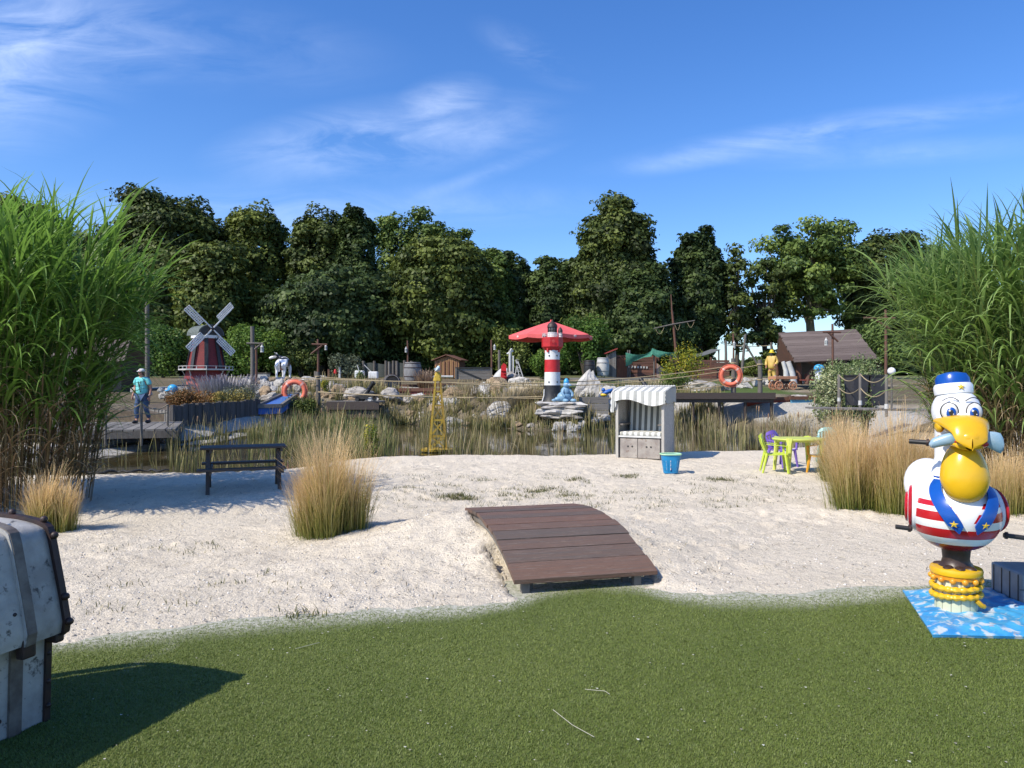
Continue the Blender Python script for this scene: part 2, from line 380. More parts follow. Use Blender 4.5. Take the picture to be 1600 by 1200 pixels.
# pond water: murky, mirror-like, barely rippled
mw, nt, b = nodes('pond_water')
P = coords(nt, 'Object'); n1 = noise(nt, P, .6, 4, .6)
nt.links.new(mixrgb(nt, ramp(nt, n1, [(.35, 0.), (.65, 1.)]), (.030, .027, .012), (.075, .06, .028)), b.inputs['Base Color'])
b.inputs['Roughness'].default_value = .04; b.inputs['IOR'].default_value = 1.33
bump(nt, b, noise(nt, coords(nt, 'Object', (1, .6, 1)), 5, 3, .5), .10, .02)
mb = MB(); mb.add([(-16, 11.5, -.12), (17, 11.5, -.12), (17, 37.5, -.12), (-16, 37.5, -.12)], [(0, 1, 2, 3)])
# trim the sheet to the pond (rim tucked under the banks)
PR = []
cx, cy = POND.mean(0)
me_ = MB(); pts = [(x+(x-cx)/max(1, math.hypot(x-cx, y-cy))*.55, y+(y-cy)/max(1, math.hypot(x-cx, y-cy))*.55, -.12) for x, y in POND]
me_.add(pts, [tuple(range(len(pts)))]); w = me_.build('pond_water', mw); tag(w, kind='structure')

# artificial turf in front
mt, nt, b = nodes('artificial_turf')
P = coords(nt, 'Object'); n1 = noise(nt, P, .9, 4, .6); n2 = noise(nt, P, 220, 2, .6); n3 = noise(nt, P, 28, 4, .7)
c = mixrgb(nt, ramp(nt, n1, [(.3, 0.), (.7, 1.)]), (.115, .145, .026), (.135, .165, .034))
c = mixrgb(nt, ramp(nt, n2, [(.45, 0.), (.65, .8)]), c, (.06, .085, .02))
dust = attr(nt, 'dust').outputs['Fac']
dd = math_(nt, 'MULTIPLY', dust, ramp(nt, n3, [(.36, .25), (.60, 1.)]), clamp=True); c = mixrgb(nt, dd, c, (.56, .54, .45))
nt.links.new(c, b.inputs['Base Color']); b.inputs['Roughness'].default_value = .8; bump(nt, b, n2, .8, .01)
xs = np.concatenate([np.arange(-12, -4, .5), np.arange(-4, 4.6, .06), np.arange(4.6, 12, .5)]); ys = np.concatenate([np.arange(-14, 2.5, .5), np.arange(2.5, 6.6, .06)])
X, Y = np.meshgrid(xs, ys); nx, ny = len(xs), len(ys); i = (np.arange(ny-1)[:, None]*nx+np.arange(nx-1)[None]).ravel()
tf = npmesh('turf', np.stack([X.ravel(), Y.ravel(), 0*X.ravel()], 1), np.stack([i, i+1, i+nx+1, i+nx], 1), mt); tag(tf, kind='structure')
td = turf_d(X, Y); du = np.clip(1+(td+.02)/.26+fbm(X, Y, 1.8, 4, 3)*.5, 0, 1)**1.4
crack = np.clip(1-np.abs(X-(-1.98+(4.95-Y)*-.22+fbm(X, Y, 3, 2, 4)*.03))/.05, 0, 1)*np.clip((Y-4.0)/.4, 0, 1)*.55
du = np.maximum(du, crack)
a = tf.data.attributes.new('dust', 'FLOAT', 'POINT'); a.data.foreach_set('value', du.astype(np.float32).ravel())
# turf fibres
n = 560000; y = 2.7+(6.3-2.7)*rng.random(n)**1.15; x = (rng.random(n)*2-1)*(y*.72+.15)
ok = (turf_d(x, y)+fbm(x, y, 2.2, 4, 3)*.16 < .08) & (rng.random(n) < np.clip(.95-turf_d(x, y)*1.5-.55, .25, 1)); x, y = x[ok], y[ok]; n = len(x)
az = rng.random(n)*6.283; ln = .006+.005*rng.random(n); le = ln*(.4+1.2*rng.random(n)); wd = .0016+.0008*rng.random(n)
B_ = np.stack([x, y, np.zeros(n)], 1); sd = np.stack([-np.sin(az), np.cos(az), 0*az], 1)*wd[:, None]
tip = B_+np.stack([np.cos(az)*le, np.sin(az)*le, ln], 1)
V = np.stack([B_-sd, B_+sd, tip], 1).reshape(-1, 3); tt = rng.random(n)*.7+.45*(fbm(x, y, .9, 4, 2)+.4)
mtf = leafmat('turf_fibre', [(0, (.092, .135, .022)), (.5, (.145, .195, .034)), (1, (.23, .27, .065))], .25, .5, vary=0, spec=.35)
tg = npmesh('turf_fibres', V, np.arange(3*n).reshape(n, 3), mtf, tint=np.repeat(tt, 3), k=3); tag(tg, 'short green artificial grass fibres covering the foreground', 'artificial grass', kind='stuff')

# lint, shell crumbs and a few straws on the turf
n = 260; y = rng.uniform(3, 5.2, n); x = (rng.random(n)*2-1)*y*.7; s = .003+.006*rng.random(n)**2
oc4 = np.array([(1, 0, .9), (0, 1, .7), (-1, 0, 1.1), (0, -1, .8)])
V = (np.stack([x, y, 0*x+.006], 1)[:, None]+oc4[None]*s[:, None, None]).reshape(-1, 3)
ml = leafmat('lint', [(0, (.30, .27, .20)), (.6, (.55, .52, .42)), (1, (.75, .73, .66))], 0, .8, vary=0)
o = npmesh('turf_lint', V, np.arange(4*n).reshape(n, 4), ml, tint=np.repeat(rng.random(n), 4)); tag(o, 'tiny pale crumbs scattered on the green turf', 'crumbs', kind='stuff')
for pts, lab in ((((.20, 3.62, .012), (.28, 3.45, .016), (.37, 3.34, .012)), 'long pale straw lying on the turf at the bottom centre'), (((.38, 3.86, .013), (.48, 3.83, .016), (.50, 3.80, .012)), 'short pale straw on the turf above the long one'), (((-1.30, 4.45, .013), (-1.18, 4.55, .016)), 'short pale straw on the turf near the sand at the left')):
    o = MB().tube(pts, .0013, 5).build('straw', ml, base=True); tag(o, lab, 'straw')
# debris and small weeds on the sand
n = 2600; px = rng.random(n)*1600; py = 735+rng.random(n)**1.1*240; D = CZ*F/(py-HY); x = (px-800)/F*D; y = D
ok = (turf_d(x, y) > .1) & (pond_sd(x, y) > .4) & (fbm(x, y, .6, 3, 13)+.35*rng.random(n) > .0); x, y = x[ok], y[ok]; n = len(x)
B_ = np.stack([x, y, height(x, y)+.006], 1)
p = blades(B_, rng.random(n)*6.28, np.full(n, 1.25), np.full(n, 1.7), .03+.06*rng.random(n), .003+.006*rng.random(n), 2)
md = leafmat('dry_debris', [(0, (.05, .035, .02)), (.5, (.17, .13, .07)), (1, (.42, .36, .22))], .1, .8, vary=0)
o = npmesh('plant_litter', p[0], p[1], md, tint=p[2]); tag(o, 'dry stalks and bits of plant litter strewn over the white sand', 'plant litter', kind='stuff')
mwd = leafmat('sand_weed', [(0, (.05, .06, .02)), (.6, (.13, .14, .05)), (1, (.30, .26, .12))], .3, .6, vary=0)
V = []; 
for k in range(130):
    px = random.uniform(560, 1250) if k > 12 else random.uniform(150, 620); py = random.uniform(745, 800) if k > 12 else random.uniform(850, 975)
    D = CZ*F/(py-HY); cxx, cyy = (px-800)/F*D, D
    if turf_d(cxx, cyy) < .12 or pond_sd(np.array([cxx]), np.array([cyy]))[0] < .3 or (abs(cxx-.2) < 1.2 and 5.5 < cyy < 8): continue
    m_ = random.randint(10, 34); q = rng.normal(0, .07, (m_, 2)); bx, by = cxx+q[:, 0]*1.6, cyy+q[:, 1]
    V.append(blades(np.stack([bx, by, height(bx, by)-.005], 1), rng.random(m_)*6.28, rng.random(m_)*.6+.2, rng.random(m_)*.6+1.0, .03+.05*rng.random(m_), .004+.005*rng.random(m_), 3))
for k in range(60):
    tpx, tpy = random.choice([(905, 752), (890, 772), (795, 775), (700, 782), (725, 778), (445, 962), (1120, 752), (980, 745), (850, 765)])
    D = CZ*F/(tpy-HY); cxx, cyy = (tpx-800)/F*D+random.gauss(0, .12), D+random.gauss(0, .15); m_ = 26; q = rng.normal(0, .05, (m_, 2)); bx, by = cxx+q[:, 0]*1.6, cyy+q[:, 1]
    V.append(blades(np.stack([bx, by, height(bx, by)-.005], 1), rng.random(m_)*6.28, rng.random(m_)*.6+.2, rng.random(m_)*.6+1.0, .04+.05*rng.random(m_), .005+.006*rng.random(m_), 3))
V = join(V); o = npmesh('sand_weeds', V[0], V[1], mwd, tint=V[2]); tag(o, 'small low weeds sprouting from the white sand', 'weeds', kind='stuff')
# small stones / clods, coarse sand
nb = 9000; px = rng.random(nb)*1600; py = 740+rng.random(nb)*260; D = CZ*F/(py-HY); x = (px-800)/F*D; y = D
ok = (turf_d(x, y) > -.05) & (pond_sd(x, y) > .25); x, y = x[ok], y[ok]; nb = len(x)
B_ = np.stack([x, y, height(x, y)+.001], 1); s = .004+.010*rng.random(nb)**3
oc = np.array([(1, 0, 0), (0, 1, 0), (-1, 0, 0), (0, -1, 0), (0, 0, .8), (0, 0, -.8)]); fc = np.array([(0, 1, 4), (1, 2, 4), (2, 3, 4), (3, 0, 4), (1, 0, 5), (2, 1, 5), (3, 2, 5), (0, 3, 5)])
V = (B_[:, None]+oc[None]*s[:, None, None]*(.6+.8*rng.random((nb, 6, 1)))).reshape(-1, 3); Qd = (np.arange(nb)[:, None, None]*6+fc[None]).reshape(-1, 3)
mpb = leafmat('shell_grit', [(0, (.28, .25, .21)), (.6, (.58, .53, .47)), (1, (.75, .72, .66))], 0, .8, vary=0)
o = npmesh('sand_grit', V, Qd, mpb, tint=np.repeat(rng.random(nb), 6), k=3); tag(o, 'small lumps and shell grit lying on the white sand', 'grit', kind='stuff')
# ---------------------------------------------------------------- materials for things
M = {}
M['deck'] = mat('deck_wood', (.190, .095, .058), (.115, .088, .070), (.35, 10, 10), 5, .68, 1., .012, tint=True, c3=(.26, .20, .155))
M['greywood'] = mat('grey_wood', (.19, .175, .155), (.085, .075, .065), (1, 1, .25), 14, .85, .5, .01, tint=True)
M['greyplank'] = mat('grey_plank', (.25, .235, .21), (.11, .10, .09), (.3, 4, 4), 8, .85, .5, .01, tint=True)
M['darkwood'] = mat('dark_wood', (.035, .024, .018), (.07, .052, .042), (.5, 6, 6), 6, .55, .4, .006, tint=True)
M['brownwood'] = mat('brown_wood', (.16, .068, .04), (.08, .04, .027), (1, 1, .4), 9, .75, .4, .01, tint=True)
M['tanwood'] = mat('tan_wood', (.34, .19, .075), (.20, .105, .045), (6, 6, .5), 6, .7, .4, .01, tint=True)
M['roofwood'] = mat('roof_plank', (.085, .062, .055), (.16, .125, .11), (.4, 5, 5), 6, .85, .6, .02, tint=True)
M['black'] = mat('black_paint', (.012, .012, .013), (.03, .03, .03), ns=9, rough=.5, bmp=.1)
M['iron'] = mat('dark_iron', (.018, .014, .014), (.045, .02, .016), ns=14, rough=.55, bmp=.5, bd=.004)
M['chest'] = mat('chest_paint', (.44, .43, .40), (.27, .26, .24), (1, 1, 1), 4.5, .6, .7, .01, c3=(.07, .068, .065), lo=.38, hi=.62)
M['strap'] = mat('leather_strap', (.20, .18, .155), (.09, .075, .065), ns=10, rough=.6, bmp=.5, bd=.004)
M['palewood'] = mat('pale_weathered_wood', (.46, .44, .40), (.28, .265, .24), (1, 1, .25), 14, .85, .5, .01, tint=True)
M['white'] = mat('white_paint', (.78, .78, .76), (.62, .62, .60), ns=4, rough=.45, bmp=.08)
M['offwhite'] = mat('dirty_white', (.62, .62, .60), (.38, .38, .36), ns=5, rough=.6, bmp=.2, tint=True)
M['gloss_white'] = mat('gloss_white', (.80, .81, .82), (.72, .73, .75), ns=3, rough=.22, bmp=.03)
M['gloss_yellow'] = mat('gloss_yellow', (.74, .44, .015), (.62, .35, .01), ns=2.5, rough=.25, bmp=.04)
M['gloss_orange'] = mat('gloss_orange', (.72, .25, .02), (.74, .40, .02), ns=4, rough=.3, bmp=.04)
M['gloss_red'] = mat('gloss_red', (.47, .012, .02), (.33, .008, .014), ns=3, rough=.25, bmp=.04)
M['gloss_blue'] = mat('gloss_blue', (.008, .09, .42), (.006, .06, .30), ns=3, rough=.25, bmp=.05)
M['gold'] = mat('star_yellow', (.80, .55, .05), (.7, .45, .03), ns=8, rough=.4, bmp=0)
M['fish'] = mat('fish_paint', (.15, .30, .42), (.34, .45, .52), ns=6, rough=.3, bmp=.1)
M['feet'] = mat('brown_feet', (.055, .030, .02), (.03, .017, .012), ns=8, rough=.4, bmp=.2)
M['red'] = mat('red_paint', (.55, .018, .02), (.42, .014, .016), ns=4, rough=.45, bmp=.08)
M['blue'] = mat('blue_paint', (.02, .10, .42), (.03, .14, .36), ns=4, rough=.5, bmp=.1)
M['sky'] = mat('sky_blue_paint', (.03, .30, .62), (.05, .36, .60), ns=4, rough=.4, bmp=.1)
M['yellow'] = mat('weathered_yellow', (.48, .34, .03), (.30, .19, .03), ns=5, rough=.6, bmp=.2, tint=True, c3=(.10, .05, .02))
M['orange'] = mat('faded_orange', (.78, .17, .09), (.62, .14, .08), ns=5, rough=.6, bmp=.1)
M['barrel'] = mat('barrel_wood', (.13, .13, .13), (.24, .24, .24), (5, 5, .6), 5, .8, .3, .01)
M['rock'] = mat('rock', (.42, .39, .35), (.20, .185, .165), ns=2.2, rough=.9, bmp=.9, bd=.04, c3=(.50, .47, .42))
M['palerock'] = mat('pale_rock', (.56, .54, .50), (.34, .325, .30), ns=3, rough=.9, bmp=.9, bd=.04, c3=(.20, .19, .17))
M['tanrock'] = mat('tan_rock', (.42, .31, .19), (.27, .20, .13), ns=3, rough=.9, bmp=.9, bd=.04)
M['rope'] = mat('rope_fibre', (.42, .34, .20), (.26, .20, .12), ns=30, rough=.9, bmp=.3, bd=.003)
M['skin'] = mat('skin', (.46, .22, .15), (.40, .18, .12), ns=6, rough=.5, bmp=.05)
M['hair'] = mat('brown_hair', (.05, .03, .018), (.09, .055, .03), ns=20, rough=.6, bmp=.3)
M['denim'] = mat('denim', (.03, .06, .13), (.05, .09, .18), ns=12, rough=.85, bmp=.2)
M['teal'] = mat('turquoise_cloth', (.13, .52, .52), (.20, .62, .60), ns=14, rough=.85, bmp=.3, bd=.02)

# ---------------------------------------------------------------- treasure chest, bottom left
def make_chest():
    c0 = Vector((-2.19, 3.55)); u = Vector((.32, .947)).normalized()     # far front corner, long axis
    L_, Dp = 1.25, .66
    t = thing('treasure_chest', 'big weathered grey treasure chest with dark iron edging standing on the green turf', 'treasure chest', (c0.x-u.x*L_/2-u.y*Dp/2, c0.y-u.y*L_/2+u.x*Dp/2, 0), math.atan2(u.y, u.x)-R(90)); t.scale = (1, 1, .955)
    # local: y along chest (far end +y), x: front face +x
    hl, hd = L_/2, Dp/2
    b = MB()
    for z0, z1, e0, e1 in ((0, .44, -.015, 0),):
        poly = [(-hd+.01, z0), (hd-.02, z0), (hd-.005, z1), (-hd-.01, z1)]; b.prism(poly, -hl+.02, hl-.02)
    b.build('body', M['chest'], t)
    def prof(off=0, n=14):
        # rounded lid: leaning front, softly rounded top
        p = [(hd+.075, .445), (hd+.085, .50), (hd+.06, .62), (hd+.02, .78), (hd-.01, .90)]
        for k in range(n+1):
            a = R(12)+R(156)*k/n; p.append((.0+(hd-.02)*math.cos(a)*1.0, .925+.075*math.sin(a)**.7))
        p += [(-hd+.01, .90), (-hd-.05, .62), (-hd-.07, .445)]
        cxm, czm = 0, .7
        return [(x+(off if x > 0 else -off)*min(1, abs(x)/hd), z+(off if z > .6 else 0)*min(1, max(0, (z-.6)/.3))) for x, z in p]
    lid = MB(); bm = bmesh.new(); P0 = prof(); n = len(P0); ysl = [-hl, -hl+.03, hl-.06, hl-.02, hl]; sc = [.97, 1, 1, .985, .93]
    for y, s_ in zip(ysl, sc):
        lid_v = [(x*s_, y, .45+(z-.45)*s_) for x, z in P0]; [bm.verts.new(v) for v in lid_v]
    bm.verts.ensure_lookup_table(); fs = []
    for j in range(len(ysl)-1):
        for k in range(n): fs.append((j*n+k, j*n+(k+1) % n, (j+1)*n+(k+1) % n, (j+1)*n+k))
    fs += [tuple(range(n)), tuple((len(ysl)-1)*n+k for k in range(n))]
    lid.add([v.co.copy() for v in bm.verts], fs, True); bm.free(); lo = lid.build('lid', M['chest'], t)
    # straps round lid and body
    def ring(y, w, off, m, name, parent, body=False, th=.016):
        q = MB(); pr = prof(off) if not body else [(hd-.02+off, .0), (hd-.005+off, .44)]
        for a, b_ in zip(pr[:-1], pr[1:]):
            q.add([(a[0], y-w/2, a[1]), (b_[0], y-w/2, b_[1]), (b_[0], y+w/2, b_[1]), (a[0], y+w/2, a[1]),
                   (a[0]-th*1.6, y-w/2, a[1]-th*1.1), (b_[0]-th*1.6, y-w/2, b_[1]-th*1.1), (b_[0]-th*1.6, y+w/2, b_[1]-th*1.1), (a[0]-th*1.6, y+w/2, a[1]-th*1.1)],
                  [(0, 1, 2, 3), (0, 1, 5, 4), (3, 2, 6, 7), (0, 3, 7, 4), (1, 2, 6, 5)])
        return q.build(name, m, parent)
    for y in (hl-.19, -hl+.19):
        ring(y, .055, .014, M['chest'], 'strap_border', t); ring(y, .045, .018, M['strap'], 'strap', t); ring(y, .06, .014, M['strap'], 'strap', t, True)
    for s_ in (1, -1):
        y = s_*(hl-.005); e = ring(y, .032, .012, M['iron'], 'iron_edge', lo, th=.05); ring(s_*(hl-.03), .03, .014, M['iron'], 'iron_edge', t, True)
        q = MB(); pr = prof(.02)
        for k in (1, 2, 4, 7, 11, 16): MB().ell((pr[k][0], y, pr[k][1]), .018, 8, 6).build('rivet', M['iron'], t)
        for z in (.08, .2, .34): MB().ell((hd-.0, s_*(hl-.03), z), .013, 8, 6).build('rivet', M['iron'], t)
    MB().rbox((hd+.06, hl-.19, .43), (.05, .07, .10), .012).build('clasp', M['iron'], t); MB().rbox((hd+.03, hl-.02, .42), (.07, .05, .05), .012).build('corner_iron', M['iron'], t)
    q = MB(); q.rbox((hd+.045, .15, .47), (.05, .12, .16), .015); q.tube([(hd+.08, .11, .43), (hd+.1, .15, .39), (hd+.08, .19, .43)], .012); q.build('lock', M['iron'], t)
    q = MB()
    for k, (yy, zz) in enumerate(((.38, .60), (.2, .55), (.42, .2), (.1, .78), (.36, .1))): MB().ell((hd+.065-.13*max(0, zz-.55) if zz > .45 else hd-.01, yy, zz), (.009, .014, .012), 8, 6).build('nail', M['iron'], t)
    q = MB()                                                             # torn patch with raised rim on the lid's top
    q.grid(lambda a, b: (hd-.19+.17*a+.01*math.sin(9*b), .28+.22*b, .995-.09*a**2+.012*math.sin(14*a+3*b)), 8, 8, .012); q.build('peeling_patch', mat('peel', (.10, .10, .115), (.5, .5, .5), ns=9, rough=.6), t)
make_chest()

# ---------------------------------------------------------------- curved plank bridge
def make_bridge():
    t = thing('curved_bridge', 'low curved bridge of dark red-brown planks leading from the turf onto the sand', 'bridge', (BO.x, BO.y, 0), math.atan2(BU.y, BU.x))
    W = 1.172; d = MB(); n = 11; g = .012; ss = [-.02, .20, .385, .56, .74, .90, 1.09, 1.25, 1.43, 1.61, 1.83, 2.03]
    for k in range(n):
        a, b_ = ss[k]+g/2, ss[k+1]-g/2; za, zb = np.polyval(bzc, a), np.polyval(bzc, b_); j = random.uniform(-.012, .012)
        d.tint = (.25, .75, .55, .95, .35, .15, .8, .2, .9, .3, .1)[k]
        th = .03; xl, xr = -.0+j, W+random.uniform(-.01, .01); m_ = (a+b_)/2; zm = np.polyval(bzc, m_)+.002; dz = random.uniform(-.002, .002)
        poly = [(a, za+dz), (m_, zm+dz), (b_, zb+dz), (b_+.004, zb-th), (a+.004, za-th)]
        q = [(x, y, z) for x in (xl, xr) for y, z in poly]
        d.add(q, [(0, 1, 2, 3, 4), (9, 8, 7, 6, 5), (0, 5, 6, 1), (1, 6, 7, 2), (2, 7, 8, 3), (3, 8, 9, 4), (4, 9, 5, 0)])
    d.build('deck', M['deck'], t)
    for x in (.05, W-.05, W/2):
        q = MB(); pr = np.linspace(.22, 1.97, 12); up = [(s, np.polyval(bzc, s)-.034) for s in pr]; lo = [(s, z-.07) for s, z in up]
        for k in range(11):
            a, b_, c, e = up[k], up[k+1], lo[k+1], lo[k]
            q.add([(x-.022, *a), (x-.022, *b_), (x-.022, *c), (x-.022, *e), (x+.022, *a), (x+.022, *b_), (x+.022, *c), (x+.022, *e)], [(0, 1, 2, 3), (7, 6, 5, 4), (0, 4, 5, 1), (3, 2, 6, 7)]+([(0, 3, 7, 4)] if k == 0 else [])+([(1, 5, 6, 2)] if k == 10 else []))
        q.tint = .8; q.build('beam', M['greyplank'], t)
    for x in (.10, 1.02):
        q = MB(); q.tint = .1; q.box((x, .05, .035), (.06, .06, .15), rot=(0, R(3), 0)); q.box((x+(.06 if x < .5 else -.06), .14, .03), (.05, .05, .17)); q.build('leg', M['greywood'], t)
    q = MB(); q.tube([(.3, .25, .045), (.5, .22, .03), (.75, .24, .045), (.95, .2, .06)], .006, 5); q.build('root', M['greywood'], t)
make_bridge()

# ---------------------------------------------------------------- cartoon pelican ride
def make_pelican():
    bx, by = 3.08, 5.15; 
    rt = thing('pelican_ride', 'cartoon pelican ride figure in a blue sailor cap, holding a fish in its yellow beak', 'ride figure', (bx, by, .01), R(-17), scale=.955)
    def wavy(px, py): D = CZ*F/(py-HY); return Vector(((px-800)/F*D, D, 0))
    # base plate of painted waves (world-aligned)
    inv = Euler((0, 0, R(17))).to_matrix()*(1/.955)
    A, B_, Cc, D_ = wavy(1410, 926), wavy(1730, 921), wavy(1457, 997), wavy(1800, 1004)
    def fn(a, b):
        p = (A*(1-a)+B_*a)*(1-b)+(Cc*(1-a)+D_*a)*b
        e = min(a, 1-a, b, 1-b)*10; z = .012+.035*min(1, e)+.012*math.sin(p.x*34+3*math.sin(p.y*11))*math.sin(p.y*23+p.x*6)*min(1, e)
        return inv @ (p-Vector((bx, by, 0))) + Vector((0, 0, z))
    q = MB(); q.grid(fn, 60, 44, .02)
    m, nt, b = nodes('painted_waves'); P = coords(nt, 'Object'); n1 = noise(nt, P, 8, 3, .5, .6); n2 = noise(nt, P, 14, 3, .6)
    c = mixrgb(nt, ramp(nt, n1, [(.35, 0.), (.65, 1.)]), (.03, .22, .50), (.07, .36, .60)); c = mixrgb(nt, ramp(nt, noise(nt, P, 15, 2, .5, .5), [(.54, 0.), (.62, .9)]), c, (.50, .55, .57))
    c = mixrgb(nt, ramp(nt, n2, [(.66, 0.), (.72, .7)]), c, (.42, .30, .24)); nt.links.new(c, b.inputs['Base Color']); b.inputs['Roughness'].default_value = .3; bump(nt, b, n1, .4, .01)
    q.build('wave_base', m, rt)
    # post with painted planks, rope coils
    m, nt, b = nodes('painted_post'); P = coords(nt, 'Object'); g = N(nt, 'ShaderNodeSeparateXYZ'); nt.links.new(P, g.inputs[0])
    an = math_(nt, 'ARCTAN2', g.outputs[0], g.outputs[1]); fr = math_(nt, 'FRACT', math_(nt, 'MULTIPLY', an, 14/6.283)); ln = math_(nt, 'LESS_THAN', fr, .06)
    nt.links.new(mixrgb(nt, ln, mixrgb(nt, noise(nt, P, 12, 3), (.62, .60, .38), (.50, .55, .42)), (.08, .07, .05)), b.inputs['Base Color']); b.inputs['Roughness'].default_value = .35
    q = MB(); q.lathe([(.138, .01), (.135, .30), (.12, .33)], 36); q.build('post', m, rt)
    q = MB()
    for z0, ph, tl in ((.145, 2, .03), (.21, 1, -.02)):
        pts = []; n = 90
        for k in range(n): a = 6.2832*k/n; pts.append(((.150)*math.cos(a), .150*math.sin(a), z0+.012*math.sin(a+ph)))
        q.tube(pts, [.022+.004*math.sin(k*1.4) for k in range(n)], 8, closed=True)
    q.tube([(.10, -.12, .13), (.13, -.12, .10), (.15, -.10, .09)], .018); q.build('rope_coil', M['gloss_yellow'], rt)
    q = MB(); n = 26
    ring0 = [(.162*math.cos(6.2832*k/n), .162*math.sin(6.2832*k/n), .33) for k in range(n)]
    q.lathe([(.13, .27), (.158, .265), (.165, .325), (.13, .34)], n); 
    for k in range(13):
        a = 6.2832*k/13; q.ell((.158*math.cos(a), .158*math.sin(a), .262), (.022, .022, .022), 8, 6)
    q.build('frayed_rim', M['gloss_orange'], rt)
    q = MB(); q.lathe([(.168, .295), (.172, .32), (.165, .338), (.13, .345)], 30); q.build('rim_top', M['gloss_yellow'], rt)
    # webbed feet and leg
    q = MB(); q.lathe([(.125, .335), (.10, .36), (.088, .40), (.095, .47), (.115, .56)], 20, sx=1, sy=.9)
    for a in (-.7, 0, .7, 2.2, 3.2, 4.2):
        q.ell((.10*math.sin(a), -.10*math.cos(a), .345), (.035, .055, .018), 10, 6, rot=(0, 0, a))
    q.build('leg', M['feet'], rt)
    # body: striped jersey, white bib
    m, nt, b = nodes('striped_jersey'); P = coords(nt, 'Object'); g = N(nt, 'ShaderNodeSeparateXYZ'); nt.links.new(P, g.inputs[0])
    Xc, Yc, Zc = g.outputs
    st = N(nt, 'ShaderNodeValToRGB'); st.color_ramp.interpolation = 'CONSTANT'; e = st.color_ramp.elements
    Wc, Rc = (.80, .80, .78), (.47, .012, .02); stops = [(0, (.22, .008, .018)), (.525, Wc), (.582, Rc), (.648, Wc), (.70, Rc), (.765, Wc), (.80, Rc), (.835, Wc)]
    while len(e) < len(stops): e.new(.5)
    for k, (p, c) in enumerate(stops): e[k].position = p; e[k].color = (*c, 1)
    nt.links.new(Zc, st.inputs[0])
    ax = math_(nt, 'ABSOLUTE', Xc)
    bib = math_(nt, 'MULTIPLY', math_(nt, 'LESS_THAN', ax, math_(nt, 'MULTIPLY', math_(nt, 'SUBTRACT', Zc, .64), .55)), math_(nt, 'LESS_THAN', Yc, 0.))
    nt.links.new(mixrgb(nt, bib, st.outputs[0], Wc), b.inputs['Base Color']); b.inputs['Roughness'].default_value = .22
    def body(u, v):
        a = 6.28318*u; k = math.pi*v; r = math.sin(k); z = .735-.285*math.cos(k)
        wid = .290*(1+.06*math.cos(k)) ; x = wid*r*math.cos(a); y = .33*r*math.sin(a)+.03
        if z > .8: sh = (z-.8)/.22; x *= 1-.25*sh; y = y*(1-.2*sh)-.02*sh
        return (x, y, z)
    q = MB(); q.grid(body, 48, 32); q.build('body', m, rt)
    # saddle back / tail hump
    q = MB(); q.ell((-.12, .27, .90), (.17, .14, .20), 22, 14, rot=(R(-18), 0, 0)); q.ell((-.02, .36, .80), (.18, .12, .14), 20, 12); q.build('tail', M['gloss_white'], rt)
    # wings: white feathers with red edge
    for s in (-1, 1):
        m2 = M['gloss_white']
        w = MB(); w.ell((s*.232, .12, .745), (.075, .20, .175), 24, 16, rot=(R(12), 0, R(s*14))); wo = w.build('wing', m2, rt)
        for k, rr in enumerate((.175, .115)):
            w = MB(); pts = [(s*(.232+(.062 if k else .035)-.25*(rr*math.cos(a))), .12+rr*math.cos(a), .745+rr*.85*math.sin(a)) for a in np.linspace(0, 6.2832, 40, endpoint=False)]
            w.tube(pts, .013, 8, closed=True); w.build('wing_edge', M['gloss_red'], wo)
    # neck
    q = MB(); q.tube([(0, .0, .86), (0, .02, 1.0), (0, .06, 1.13), (0, .08, 1.28), (0, .02, 1.42)], [.21, .16, .125, .12, .13], 24); q.build('neck', M['gloss_white'], rt)
    # sailor collar with stars
    for s in (-1, 1):
        def col(u, v, s=s):
            # from the nape over the shoulder to a point at the breast
            z = 1.0-.37*v; a = .19+.85*(1-v)**1.3; half = (.20-.05*v) if v < .84 else max(.012, .16*(1-v)/.16)
            ang = a+(u-.5)*half*2.0
            kk = math.acos(max(-1, min(1, (.735-z)/.285))); r = math.sin(kk)
            rad = max(.185*1.0, 0) if z > .95 else 0
            x = .318*max(r, .52)*math.sin(ang); y = -.355*max(r, .50)*math.cos(ang)+.015
            return (s*x, y, z)
        q = MB(); q.grid(col, 8, 20, .012); co = q.build('collar', M['gloss_blue'], rt)
        q = MB(); c = Vector(col(.5, .80)); nrm = Vector((c.x, c.y, -.10)).normalized(); t1 = Vector((0, 0, 1)).cross(nrm).normalized(); t2 = nrm.cross(t1)
        pts = [c+nrm*.016+(t1*math.sin(k*math.pi/5)+t2*math.cos(k*math.pi/5))*(.030 if k % 2 == 0 else .012) for k in range(10)]
        q.add([c+nrm*.020]+pts, [(0, k+1, (k+1) % 10+1) for k in range(10)]); q.build('star', M['gold'], co)
    # head
    q = MB(); q.ell((0, 0, 1.47), (.158, .165, .165), 32, 22); q.ell((0, -.07, 1.40), (.15, .12, .10), 24, 14); ho = q.build('head', M['gloss_white'], rt)
    for s in (-1, 1):
        q = MB(); q.ell((s*.078, -.150, 1.468), (.052, .030, .062), 20, 14, rot=(0, 0, R(s*14))); eo = q.build('eye', M['white'], rt)
        q = MB(); pts = [(s*.078+.054*math.cos(a), -.148-.012*abs(math.cos(a))*0+.012*s*math.cos(a), 1.468+.064*math.sin(a)) for a in np.linspace(0, 6.283, 30, endpoint=False)]; q.tube(pts, .0045, 6, closed=True); q.build('eye_outline', M['black'], eo)
        q = MB(); q.ell((s*.074, -.172, 1.462), (.033, .014, .040), 16, 10, rot=(0, 0, R(s*14))); q.build('iris', M['gloss_blue'], eo)
        q = MB(); q.ell((s*.072, -.182, 1.462), (.017, .008, .022), 12, 8); q.build('pupil', M['black'], eo)
